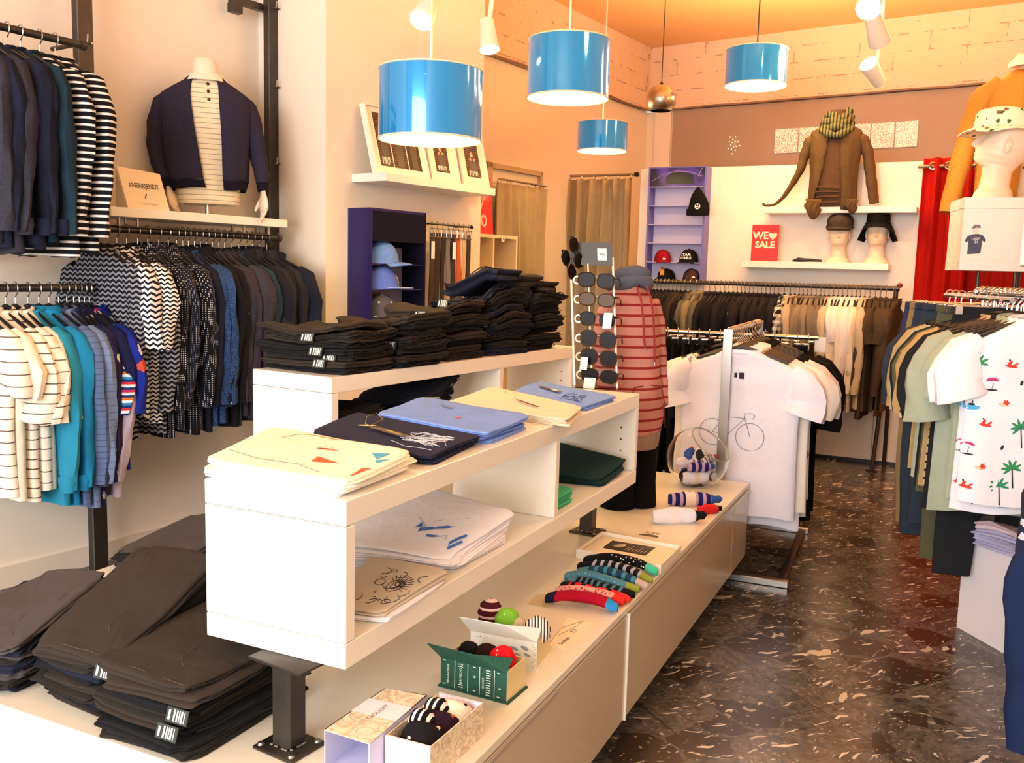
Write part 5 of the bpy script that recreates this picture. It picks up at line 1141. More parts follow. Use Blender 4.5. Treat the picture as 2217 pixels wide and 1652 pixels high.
m=MB(); m.loft([[Vector((p.x,p.y-.01,p.z+ (.0 if p.y<0 else .012))) for p in ringc(rx,ry,z)] for rx,ry,z in ((.078,.066,.640),(.074,.064,.668),(.078,.068,.672),(.098,.085,.640))],True,False,False); m.build('collar',plain('cream_collar','#efe2cc',.8),o)
for z in (.622,.585,.545):
    q=MB(); q.ball((.012+(.62-z)*.06,-smooth_interp(pt_,z)[1]-.004,z),.0075,12,7,1,.45,1); q.build('button',plain('dark_brown_button','#33261d',.4),o)
NVJ=cloth('navy_bomber_jersey','#2b283b','melange','#3a3548',170.); NVR=cloth('navy_rib','#1a1826')
jt=[(.165,.195,.135,-.010,.070),(.22,.200,.140,-.016,.068),(.32,.205,.142,-.030,.066),(.42,.212,.142,-.044,.062),(.52,.218,.130,-.056,.056),(.575,.208,.108,-.060,.054),(.612,.155,.092,-.060,.054),(.645,.100,.080,-.058,.052),(.665,.082,.075,-.055,.050)]
o=open_shell(jt,48,.004,3).build('jacket',NVJ,t); solid(o,.007)
r0=open_shell([(.125,.185,.128,.000,.074),(.166,.196,.137,-.009,.071)],48,.002,3,4).build('hem_rib',NVR,o); solid(r0,.008)
LA=[(-.150,0,.560),(-.196,.004,.530),(-.225,0,.43),(-.232,-.01,.32),(-.215,-.03,.23),(-.190,-.045,.165)]; RA_=[(.150,0,.560),(.196,.004,.530),(.222,0,.43),(.240,-.005,.32),(.258,-.02,.23),(.262,-.03,.170)]
for P,sd in ((LA,-1),(RA_,1)):
    limb(P,[.038,.058,.056,.050,.044,.036],16,sd+2,.05).build('sleeve',NVJ,o)
    e=Vector(P[-1]); d=(Vector(P[-1])-Vector(P[-2])).normalized(); q=MB(); q.tube([e-d*.008,e+d*.02,e+d*.04],[.034,.032,.030],16,sq=.85,ref=(0,1,0)); q.build('cuff',NVR,o)
    q=MB(); w=e+d*.055; hand_mesh(q,w-Vector((0,0,0)),(d*1.0+Vector((0,-.02,-.35))),(0 if sd>0 else .5,-.75 if sd<0 else .6,.0) if False else ((-.9*sd),-.35,0),-1 if sd<0 else 1,.90,.5); q.build('hand',SKM,t)
# card sign
def easel(name,label,cat,px4,pl,zb,mats,th=.004,parent=None,txts=(),backflap=True):
    TL,TR,BR_,BL=[PL(x,y,p_) for (x,y),p_ in zip(px4,pl)]
    c=(BL+BR_)/2; t=thing(name,label,cat,(c.x,c.y,min(BL.z,BR_.z))); n=(BR_-BL).cross(TL-BL).normalized(); m=MB(); q=[BL,BR_,TR,TL]; m.add(q+[v-n*th for v in q],[(0,1,2,3),(7,6,5,4),(0,4,5,1),(1,5,6,2),(2,6,7,3),(3,7,4,0)]); m.build('board',mats,t,smooth=False,world=True)
    X=(BR_-BL).normalized(); Y=n.cross(X).normalized(); return t,BL,BR_,TR,TL,n,X,Y
s_f=shift(LW,.33); s_b=shift(LW,.22)
CARD=plain('cream_card_board','#f3e4c9',.6)
t,BL,BR_,TR,TL,n,X,Y=easel('sign_card','cream standing sign card left of the torso mannequin','sign',((252,359),(346,377),(369,461),(279,454)),(s_b,s_b,s_f,s_f),ZS,CARD)
W_c=(BR_-BL).length
m=MB(); c=BL.lerp(BR_,.5).lerp(TL.lerp(TR,.5),.60); put_text(m,'ANERKJENDT',W_c*.185,c+X*W_c*.02,X,Y,wide=.66,bold=.004,off=.001); m.build('lettering',plain('black_print','#242220',.7),t,smooth=False,world=True)
m=MB(); c=BL.lerp(BR_,.5).lerp(TL.lerp(TR,.5),.36); m.add([c+X*a+Y*b+n*.001 for a,b in ((-.008,-.010),(-.005,-.012),(.008,.010),(.005,.012))],[(0,1,2,3)]); m.build('slash_mark',plain('black_print','#242220',.7),t,smooth=False,world=True)
m=MB(); c=BL.lerp(BR_,.52).lerp(TL.lerp(TR,.52),.18); put_text(m,'Copenhagen',W_c*.09,c,X,Y,off=.001); m.build('small_lettering',plain('faint_print','#c9b79a',.8),t,smooth=False,world=True)
m=MB(); q=[BL-n*.0045,TL-n*.0045,BL-n*.10+Vector((0,0,0))]; m.add(q+[v-X*.002 for v in q],[(0,1,2),(5,4,3),(0,3,4,1),(1,4,5,2),(2,5,3,0)]); m.build('side_flap',CARD,t,smooth=False,world=True)
# ---------------------------------------------------------------- cardigan torso on the partition shelf
mp=PL(1801,445,shift(PN,.122)); t=thing('torso_mannequin','torso mannequin in an olive brown cardigan with green scarf, on the upper partition shelf','mannequin',(mp.x,mp.y,ZPU),math.radians(24))
BRC=cloth('olive_brown_cardigan','#5f4a2f','melange','#54412a',200.); BRT=cloth('brown_ribbed_tee','#5a4230'); SCF=cloth('green_striped_scarf','#6d6a48','vstripe','#2e3322',.022); 
bt2=[(0,.14,.08),(.1,.145,.085),(.25,.15,.09),(.40,.165,.095),(.50,.17,.085),(.54,.12,.07),(.57,.07,.06),(.66,.05,.05)]
m=MB(); m.loft([ringc(*smooth_interp(bt2,z),z) for z in [.66*k/24 for k in range(25)]]); o2=m.build('tee',BRT,t)
for i in range(4):
    q=MB(); z=.03+.032*i; q.tube([Vector((x,-.097+.25*x*x-.004*math.sin(x*30+i),z+.008*math.sin(x*8+i))) for x in [-.105+.155*k/10 for k in range(11)]],.006,6); q.build('pleat',BRT,o2)
ct=[(-.02,.158,.105,-.125,.060),(.05,.160,.11,-.115,.062),(.15,.158,.112,-.085,.058),(.26,.160,.112,-.062,.046),(.38,.172,.112,-.045,.036),(.47,.178,.104,-.036,.030),(.52,.165,.092,-.034,.028),(.555,.105,.080,-.034,.028),(.575,.080,.07,-.03,.026)]
o=open_shell(ct,44,.005,8).build('cardigan',BRC,t); solid(o,.006)
for P,R,sd in (([(-.12,0,.490),(-.178,0,.455),(-.205,0,.36),(-.225,-.01,.26),(-.275,-.015,.16),(-.33,-.02,.07),(-.385,-.02,.02),(-.45,-.02,.012),(-.47,-.02,.03)],[.05,.056,.048,.038,.028,.020,.014,.012,.014],1),([(.12,0,.490),(.178,0,.455),(.215,0,.36),(.235,-.005,.24),(.258,-.01,.12),(.275,-.01,.028)],[.05,.058,.054,.052,.050,.046],2)):
    limb(P,[R[0]*.7]+R[1:],14,sd,.07,.7).build('sleeve',BRC,o)
# trailing front flaps over the shelf edge
for x0,w,dz,y in ((-.165,.10,.09,-.115),(.10,.07,.055,-.112)):
    q=MB(); NU,NV=8,8; g=[[Vector((x0+w*u/NU+.008*math.sin(v),y-.012*math.sin(PI*v/NV)+.006*math.sin(u*1.9),-.0+.05-(dz+.05)*(v/NV)*(1-.45*abs(2*u/NU-1)**2))) for u in range(NU+1)] for v in range(NV+1)]
    vs=[p for r_ in g for p in r_]; q.add(vs,[(v*9+u,(v+1)*9+u,(v+1)*9+u+1,v*9+u+1) for v in range(NV) for u in range(NU)]); f=q.build('front_flap',BRC,o); solid(f,.006)
for z in (.12,.24,.34,.44): 
    q=MB(); x=interp(ct,z)[2]-.012; q.ball((x,-interp(ct,z)[1]*.97-.006,z),.0065,10,6,1,.5,1); q.build('button',plain('dark_button','#2a1a10',.4),o)
m=MB(); 
for k,(rx,ry,z,y,th,dx) in enumerate(((.085,.075,.560,-.02,.030,0),(.080,.072,.600,-.012,.030,0),(.066,.060,.640,-.005,.026,.005),(.10,.090,.522,-.035,.024,0))):
    P=[Vector((rx*math.cos(a)+dx,ry*math.sin(a)+y,z-.035*(math.sin(a)<0)*abs(math.sin(a))+.012*math.sin(3*a+k))) for a in [2*PI*j/26 for j in range(27)]]; m.tube(P,[th*(1+.16*math.sin(j*1.7+k)) for j in range(27)],10,ref=(0,0,1))
m.build('scarf',SCF,t)
# heads on the lower shelf
hp=PL(1812,566,shift(PN,.10)); head('mannequin_head','cream mannequin head wearing a grey flat cap','',0) if False else None
hs=.98
def cap_flat(loc,az,mt,label):
    t=thing('flat_cap',label,'cap',loc,az); m=MB(); rings=[]
    for z,r,dy in ((0,.098,0),(.02,.104,0),(.045,.106,-.004),(.07,.098,-.006),(.088,.075,-.004),(.096,.04,0),(.098,.004,0)):
        rings.append([Vector((r*.84*math.cos(a),r*1.02*math.sin(a)+dy,z+.004*math.sin(3*a)-(.012 if math.sin(a)<-.5 else 0)*(1-z/.1))) for a in [2*PI*k/36 for k in range(36)]])
    m.loft(rings,True,False,True); o=m.build('crown',mt,t); m=MB(); m.tube([Vector((.0835*math.cos(a),.101*math.sin(a),.004-.012*(math.sin(a)<-.5))) for a in [2*PI*k/36 for k in range(37)]],[.008+.006*(math.sin(2*PI*k/36)<-.2) for k in range(37)],8,ref=(0,0,1)); m.build('band',mt,t)
    m=MB(); vs=[];NV=5;NU=14
    for j in range(NV+1):
        for i in range(NU+1):
            a=-PI*.5+(i/NU-.5)*1.5; r=1+.28*j/NV*math.cos((i/NU-.5)*PI); vs.append(Vector((.082*math.cos(a)*r,.10*math.sin(a)*r,.0-.016*j/NV-.010*abs(i/NU-.5))))
    m.add(vs,[(j*(NU+1)+i,j*(NU+1)+i+1,(j+1)*(NU+1)+i+1,(j+1)*(NU+1)+i) for j in range(NV) for i in range(NU)]); o=m.build('brim',mt,t); solid(o,.004); return t
def bucket_hat(loc,az,mt,label,rb=.165,drop=.065,tilt=0,cs=1.,group=None,cr=None,fl=.0):
    t=thing('bucket_hat',label,'hat',loc,az); cr=cr or 1; m=MB(); rings=[]
    for z,r in ((0,.090),(.03,.090),(.065,.086),(.085,.074),(.094,.045),(.096,.003)): rings.append([Vector((r*.86*cs*math.cos(a),r*1.08*cs*math.sin(a),z*cr)) for a in [2*PI*k/36 for k in range(36)]])
    m.loft(rings,True,False,True); m.build('crown',mt,t)
    rings=[]
    for j in range(7):
        q=j/6; rings.append([Vector(((.090*.86*cs+(rb-.085)*q)*math.cos(a)*(1+.03*math.sin(3*a)*q),(.090*1.08*cs+(rb-.09)*q)*math.sin(a),-drop*q**1.3*(1-fl*max(0,-math.sin(a))**1.5)+.006*math.sin(5*a)*q)) for a in [2*PI*k/44 for k in range(44)]])
    m=MB(); m.loft(rings,True,False,False); o=m.build('brim',mt,t); solid(o,.004)
    m=MB(); m.tube([Vector((.0795*cs*math.cos(a),.0995*cs*math.sin(a),.006)) for a in [2*PI*k/36 for k in range(37)]],.0045,6); m.build('hat_band',mt,t); return t
H1=PL(1813,568,shift(PN,.10)); AZH=math.radians(23)
head('mannequin_head','mannequin head wearing the grey brimmed cap on the lower partition shelf',(H1.x,H1.y,ZPL),AZH,.94)
CAPG=cloth('grey_cap_wool','#4a4038')
cap_flat((H1.x,H1.y,ZPL+.243),AZH,CAPG,'grey brown cap on the left mannequin head')
H2=PL(1895,568,shift(PN,.10)); head('mannequin_head','mannequin head wearing the wide black hat on the lower partition shelf',(H2.x,H2.y,ZPL),AZH+.05,.97)
HATB=cloth('black_felt_hat','#121212'); bucket_hat((H2.x,H2.y,ZPL+.268),AZH+.05,HATB,'wide black bucket hat on the right mannequin head',.135,.115,fl=.85)
# knotted dark belt roll on the shelf
bp=PL(1747,565,shift(PN,.10)); t=thing('folded_umbrella','black rolled strap lying between the sale sign and the heads','accessory',(bp.x,bp.y,ZPL),PN[1]); m=MB(); m.tube([(0,-.10,.010),(0,-.06,.018),(0,-.02,.016),(0,.02,.017),(0,.10,.013)],[.006,.016,.013,.011,.008],10); m.build('roll',BLACKP,t); m=MB(); m.tube([(.012,-.03,.012),(.02,.02,.022),(.01,.05,.016)],.005,6); m.build('strap',BLACKP,t)
# sale sign
REDP=plain('sale_red','#e8201a',.5)
sp=PL(1625,566,shift(PN,.12)); sq=PL(1683,566,shift(PN,.12)); hh=PL(1650,487,shift(PN,.10)).z-ZPL; L=(sq-sp).length
t=thing('sale_sign','red standing sign reading WE heart SALE on the lower partition shelf','sign',(sp.x,sp.y,ZPL),PN[1]); m=MB(); m.box(-.002,.002,0,L,0,hh); m.build('board',REDP,t,smooth=False)
m=MB(); m.box(-.03,-.0021,.01,L-.01,0,.003); m.box(-.03,-.027,.01,L-.01,.003,hh*.8); m.build('back_stand',CARD,t,smooth=False)
m=MB(); put_text(m,'WE',L*.37,(.0024,L*.33,hh*.70),(0,1,0),(0,0,1),bold=.035); put_text(m,'SALE',L*.345,(.0024,L*.5,hh*.45),(0,1,0),(0,0,1),bold=.035); m.build('lettering',plain('cream_ink','#fdeecb',.6),t,smooth=False)
m=MB(); H=[(16*math.sin(a)**3/34,(13*math.cos(a)-5*math.cos(2*a)-2*math.cos(3*a)-math.cos(4*a))/34) for a in [2*PI*k/28 for k in range(28)]]; m.add([Vector((.0028,L*.78+x*L*.34,hh*.70+y*L*.34)) for x,y in H],[tuple(reversed(range(28)))]); m.build('heart',plain('cream_ink','#fdeecb',.6),t,smooth=False)
# ---------------------------------------------------------------- striped hoodie mannequin on the cabinet
mp=HZ(1345,1098,ZC); sa=math.radians(-24); t=thing('child_mannequin','small mannequin in a red striped hooded sweatshirt and black trousers on the cabinet','mannequin',(mp.x+.02,mp.y+.03,ZC),sa)
STR=cloth('salmon_red_stripes','#c08478','stripe','#8e2a26',.038,c3=.24,var=.12); BLT=cloth('black_velvet_trouser','#0b0b0d'); RIBG=cloth('grey_brown_rib','#9a8172'); HOODG=cloth('slate_hood','#5b5f6e'); t.scale=(.86,.92,1)
for sx,py in ((-.050,.0),(.062,.0)):
    rg=[]
    for z,rx,ry in ((0,.066,.080),(.004,.074,.088),(.04,.072,.086),(.10,.068,.082),(.20,.074,.088),(.30,.082,.094),(.36,.085,.094)): rg.append([Vector((sx+rx*math.cos(a),py+ry*math.sin(a)+.004*math.sin(3*a+z*20),z)) for a in [2*PI*k/22 for k in range(22)]])
    m=MB(); m.loft(rg); m.build('trouser_leg',BLT,t)
ht=[(.25,.128,.112),(.30,.135,.118),(.34,.146,.122),(.42,.148,.120),(.52,.140,.112),(.62,.142,.112),(.70,.140,.106),(.76,.126,.094),(.80,.098,.080),(.825,.078,.070)]
def lean(z): return Vector((-.02*ease((z-.2)/.6),-.012*math.sin(z*6),0))
m=MB(); rg=[]
for k in range(38):
    z=.295+(.83-.295)*k/37; rx,ry=smooth_interp(ht,z); rg.append([Vector((rx*math.cos(a)*(1+.02*math.sin(5*a+z*13)),ry*math.sin(a)*(1+.03*math.sin(4*a-z*11)),z+.006*math.sin(2*a+z*8)))+lean(z) for a in [2*PI*q/40 for q in range(40)]])
m.loft(rg); hb=m.build('sweatshirt',STR,t)
m=MB(); m.loft([[Vector((rx*math.cos(a)*(1+.012*math.cos(22*a)),ry*math.sin(a)*(1+.012*math.cos(22*a)),z))+lean(z) for a in [2*PI*q/88 for q in range(88)]] for rx,ry,z in ((.118,.105,.232),(.124,.110,.240),(.130,.114,.27),(.134,.117,.298))],True,True,False); m.build('hem_rib',RIBG,hb)
m=MB()
for k,(rx,ry,z,th) in enumerate(((.082,.072,.838,.026),(.072,.064,.868,.024))):
    P=[Vector((rx*math.cos(a),ry*math.sin(a)+.004,z-.012*math.sin(a)+.006*math.sin(3*a+k)))+lean(.8) for a in [2*PI*j/24 for j in range(25)]]; m.tube(P,[th*(1+.12*math.sin(j*1.3+k*2)) for j in range(25)],10,ref=(0,0,1))
m.build('hood',HOODG,t)
m=MB(); m.tube([Vector((-.02,.03,.80)),Vector((-.02,.03,.885)),Vector((-.02,.03,.892))],[.045,.042,.02],18); m.build('neck',SKM,t)
for sx,P in ((-1,[(-.115,.0,.775),(-.150,.0,.70),(-.158,-.01,.58),(-.150,-.03,.46),(-.130,-.07,.38)]),(1,[(.085,.0,.775),(.118,.0,.70),(.135,-.0,.58),(.142,-.02,.47),(.128,-.06,.39)])):
    limb(P,[.040,.044,.040,.034,.028],12,sx+5,.05,.8).build('sleeve',STR,hb)
for x,l in ((-.028,.215),(.022,.27)):
    m=MB(); m.tube([Vector((x-.02,-.085,.835)),Vector((x-.015,-.114,.79)),Vector((x-.006,-.124,.72)),Vector((x+.004,-.123,.64)),Vector((x+.012,-.120,.83-l))],.0042,7); m.build('drawstring',plain('wine_cord','#8e1f2a',.7),hb)
    m=MB(); m.tube([Vector((x+.012,-.120,.83-l)),Vector((x+.014,-.120,.83-l-.014))],.0028,7); m.build('cord_tip',CHROME,hb)
m=MB(); m.tube([Vector((x,-.118-.004*math.sin(i),z)) for i,(x,z) in enumerate(((-.09,.315),(-.085,.40),(-.06,.47),(.02,.475),(.075,.47),(.10,.40),(.105,.315)))],.0025,5); m.build('pocket_seam',cloth('wine_seam','#7d2a2a'),hb)
# ================================================================ CAPS
def cap(loc,az,mt,label,bm=None,patch=None,flat=.0,s=1.,group=None,text=None,mesh_back=None):
    t=thing('cap',label,'cap',loc,az,group); n=32; rings=[]
    for j in range(10):
        a=PI/2*j/9; z=.115*math.sin(a)*s; r=.092*math.cos(a)**.75*s+.0005; rings.append([Vector((r*.86*math.cos(b),r*1.05*math.sin(b)-(.012*s*math.sin(a) if math.sin(b)<0 else 0)*0,z)) for b in [2*PI*k/n for k in range(n)]])
    m=MB(); m.loft(rings,True,True,True); m.build('crown',mt,t)
    m=MB(); NU,NV=16,6; vs=[]
    for j in range(NV+1):
        for i in range(NU+1):
            u=(i/NU-.5)*2; a=-PI/2+u*1.05; base=Vector((.079*math.cos(a),.0965*math.sin(a),0)); ext=.072*(1-u*u*.75)*j/NV; vs.append(Vector((base.x,base.y-ext,.006-.012*(u*u)*(1-flat)-.010*(j/NV)**2*(1-flat)))*s)
    m.add(vs,[(j*(NU+1)+i,j*(NU+1)+i+1,(j+1)*(NU+1)+i+1,(j+1)*(NU+1)+i) for j in range(NV) for i in range(NU)]); o=m.build('brim',bm or mt,t); solid(o,.0035)
    m=MB(); m.ball((0,0,.116*s),.008*s,10,6,1,1,.5); m.build('top_button',bm or mt,t)
    if patch or text:
        def S(x,z): zz=max(0,min(.97,z/.115)); r=.092*(math.sqrt(1-zz*zz))**.75; q=max(0,1-(x/(r*.86))**2) if r>0 else 0; return Vector((x*s,-(r*1.05*math.sqrt(q)+.0022)*s,z*s))
        if patch:
            pw,ph,z0,pm=patch; m=MB(); N=6; vs=[S(-pw/2+pw*i/N,z) for z in (z0,z0+ph*.5,z0+ph) for i in range(N+1)]; m.add(vs,[(j*(N+1)+i,j*(N+1)+i+1,(j+1)*(N+1)+i+1,(j+1)*(N+1)+i) for j in range(2) for i in range(N)]); m.build('patch',pm,t)
        if text:
            m=MB()
            for ln,zc,sz in text: put_text(m,ln,sz,(0,0,0),(1,0,0),(0,0,1),bold=.03,surf=lambda x,y,zc=zc: S(x*1.25,zc+y))
            m.build('lettering',plain('white_embroidery','#f2f2f2',.7),t,smooth=False)
    return t
# ---- lavender cap cabinet on the partition
CV=plain('lavender_cabinet','#6e68b8',.45); CVI=plain('pale_lavender_back','#cfc7e6',.6)
DC=.14; c0=PL(1399,500,shift(PN,DC)); c1=PL(1524,500,shift(PN,DC)); zT=PL(1460,361,shift(PN,DC)).z; zB=PL(1455,610,shift(PN,DC)).z; Lc=(Vector((c1.x-c0.x,c1.y-c0.y,0))).length; hC=zT-zB
ori=c0-Vector((math.cos(PN[1]),-math.sin(PN[1]),0))*DC
t=thing('cap_cabinet','tall lavender cap cabinet with shelves hung on the partition','cabinet',(ori.x,ori.y,zB),PN[1])
m=MB(); m.box(0.001,.006,0,Lc,0,hC); m.build('back_panel',CVI,t,smooth=False)
for y0 in (0,Lc-.014):
    m=MB(); m.box(.0065,DC,y0,y0+.014,0,hC); m.build('side_panel',CV,t,smooth=False)
zs=[PL(1460,y,shift(PN,DC)).z-zB for y in (404,445,486,526.5,568,608)]
for z in zs:
    m=MB(); m.box(.0065,DC-.004,.0145,Lc-.0145,z-.004,z+.002); m.build('shelf',plain('clear_lilac_shelf','#b9b4e0',.2),t,smooth=False)
m=MB(); m.box(.0065,DC,0.0145,Lc-.0145,hC-.008,hC); m.build('top_panel',CV,t,smooth=False)
def pic_mat():
    q=NT('violet_poster'); c=q.coord(); n=q.n('ShaderNodeTexNoise',{0:c,'Scale':6.,'Detail':3.}); r=q.n('ShaderNodeValToRGB'); q.t.links.new(n.outputs[0],r.inputs[0]); e=r.color_ramp.elements; e[0].position=.4; e[0].color=(*hx('#14123f'),1); e[1].position=.62; e[1].color=(*hx('#5a3fc0'),1); q.link((r,0),'Base Color'); q.b.inputs['Roughness'].default_value=.25; return q.m
m=MB(); m.box(DC-.003,DC,.0145,Lc-.0145,zs[0]+.004,hC-.008); pp=m.build('poster',pic_mat(),t,smooth=False)
m=MB(); w=Lc; zz=zs[0]; m.add([Vector((DC+.001,w*y,zz+h*(hC-zz))) for y,h in ((.33,.12),(.30,.45),(.40,.72),(.62,.75),(.78,.55),(.80,.12))],[tuple(range(6))[::-1]]); m.build('dark_shape',plain('poster_black','#07060d',.3),pp,smooth=False)
m=MB(); m.tube([Vector((DC+.0015,w*y,zz+h*(hC-zz))) for y,h in ((.06,.3),(.25,.6),(.5,.78),(.72,.72),(.93,.5))],.0015,4); m.tube([Vector((DC+.0015,w*y,zz+h*(hC-zz))) for y,h in ((.86,.5),(.92,.92))],.0015,4); m.build('light_line',plain('poster_lilac','#b9a8f0',.3),pp)
def oncab(y,z,x=.085): R=Matrix.Rotation(-PN[1],3,'Z'); q=ori+R@Vector((x,y,0)); return (q.x,q.y,zB+z)
AC=PN[1]-PI/2   # facing out of the partition
WPT=plain('white_patch','#eae6e6',.6); BLKC=cloth('black_cap_cotton','#131316'); REDC=cloth('red_cap_cotton','#8e1320'); BRNC=cloth('brown_cap_camo','#4b3230','leaf','#2a1d1e',30.,c3='#6d4b45')
cap(oncab(Lc*.27,zs[4]+.0025),AC-.5,REDC,'red cap with small white patch on the lavender cabinet shelf',patch=(.03,.016,.02,WPT),s=.80)
cap(oncab(Lc*.73,zs[4]+.0025),AC+.1,BLKC,'black cap with STAR WARS lettering on the lavender cabinet shelf',s=.86,text=(('STAR',.064,.030),('WARS',.036,.030)))
cap(oncab(Lc*.34,zs[5]+.0025,.075),AC+.9,BLKC,'black cap behind a yellow tag, lowest shelf of the lavender cabinet',s=.76,patch=(.034,.020,.03,plain('green_patch','#9fb08a',.6)))
cap(oncab(Lc*.78,zs[5]+.0025,.075),AC-.5,BRNC,'brown patterned cap on the lowest shelf of the lavender cabinet',s=.80,patch=(.03,.012,.03,WPT))
t=thing('hang_tag','yellow cardboard tag standing before the lowest black cap','tag',oncab(Lc*.31,zs[5]+.0025,.134),AC); m=MB(); m.box(-.016,.016,-.001,.001,0,.085); m.build('card',plain('yellow_card','#e8a52a',.5),t,smooth=False); m=MB(); m.ball((0,-.004,.093),.014,10,6,1,.6,1); m.build('emblem',plain('wood_emblem','#9a7248',.6),t)
# beanie hanging on the cabinet edge
bn=oncab(Lc*.90,0,.17); zb=PL(1505,467,shift(PN,.17)).z; zt2=PL(1503,405,shift(PN,.17)).z; hB=zt2-zb
t=thing('beanie','black beanie with round white badge hanging on the lavender cabinet','beanie',(bn[0],bn[1],zb),AC); rings=[]
for q in range(12):
    f=q/11; w=.082*(1-f**2.6*.93); rings.append([Vector((w*math.cos(a)+.006*math.sin(f*5),.020*math.sin(a)*(1-f*.5),hB*f)) for a in [2*PI*k/28 for k in range(28)]])
m=MB(); m.loft(rings); m.build('knit_body',BLKC,t)
m=MB(); m.loft([[Vector((.087*math.cos(a),.025*math.sin(a),z)) for a in [2*PI*k/28 for k in range(28)]] for z in (.002,.05)]); m.build('turned_cuff',BLKC,t)
m=MB(); m.tube([Vector((.018*math.cos(a)+.002,-.0265,.066+.018*math.sin(a))) for a in [2*PI*k/18 for k in range(19)]],.0035,6); m.build('badge_ring',plain('white_embroidery','#f2f2f2',.7),t)
m=MB()
for a in (PI/2,PI*1.17,PI*1.83): m.tube([Vector((.002,-.0265,.066)),Vector((.002+.018*math.cos(a),-.0265,.066+.018*math.sin(a)))],.003,6)
m.build('badge_spokes',plain('white_embroidery','#f2f2f2',.7),t)
m=MB(); m.tube([(.0,.0,hB-.01),(0,.012,hB+.02),(0,.03,hB+.022)],.002,6); m.build('hook',CHROME,t)
# ---- navy cap cabinet on the pier wall
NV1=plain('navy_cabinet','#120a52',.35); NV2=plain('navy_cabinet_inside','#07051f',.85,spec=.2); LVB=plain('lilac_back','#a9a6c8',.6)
sh=.155; q0=PL(803,449,shift(PW,sh)); q1=PL(923,461,shift(PW,sh)); zT=q0.z; o0=q0-DN*sh; Ln=(Vector((q1.x-q0.x,q1.y-q0.y,0))).length; hN=.62; zB2=zT-hN
t=thing('cap_cabinet','dark navy open cap cabinet on the pier wall under the photo shelf','cabinet',(o0.x,o0.y,zB2),A34)
m=MB(); m.box(.001,.006,0,Ln,0,hN); m.build('back_panel',LVB,t,smooth=False)
m=MB(); m.box(.0065,sh,0,.012,0,hN); m.build('side_panel',NV1,t,smooth=False)
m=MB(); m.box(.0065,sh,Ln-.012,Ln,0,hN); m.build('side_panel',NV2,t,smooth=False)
for z0,z1 in ((hN-.012,hN),(0,.012)):
    m=MB(); m.box(.0065,sh,.0125,Ln-.0125,z0,z1); m.build('end_panel',NV1,t,smooth=False)
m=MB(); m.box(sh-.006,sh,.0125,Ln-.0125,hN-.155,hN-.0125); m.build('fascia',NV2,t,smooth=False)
# the upper back is navy too
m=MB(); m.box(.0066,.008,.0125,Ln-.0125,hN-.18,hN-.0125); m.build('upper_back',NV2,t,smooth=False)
zz=[PL(855,y,shift(PW,.1)).z-zB2 for y in (572,626,684)]
for z in zz:
    m=MB(); m.box(.0085,sh-.01,.0125,Ln-.0125,z-.004,z+.001); m.build('shelf',plain('glass_navy_shelf','#2a2860',.1),t,smooth=False)
def onnav(y,z,x=.085): q=o0+DN*x+DA*y; return (q.x,q.y,zB2+z)
DEN=cloth('denim_blue_cap','#6d8fcf','melange','#5473b4',120.); DNL=cloth('two_tone_blue_cap','#5a72c8'); CAM=cloth('grey_camo_cap','#55555c','leaf','#c9c9d2',26.,c3='#1d1d22')
cap(onnav(Ln*.34,zz[0]+.0015),math.radians(-88),DEN,'denim blue cap on the top shelf of the navy cabinet',s=.98)
cap(onnav(Ln*.34,zz[1]+.0015),math.radians(-92),DNL,'two-tone blue cap with price tag on the middle shelf',bm=cloth('pale_blue_brim','#9db0e2'),flat=1.,s=1.0,patch=(.03,.035,.03,plain('kraft_patch','#e6d2b6',.6)))
cap(onnav(Ln*.34,zz[2]+.0015),math.radians(-86),CAM,'grey camouflage cap on the lowest visible shelf',s=.96)
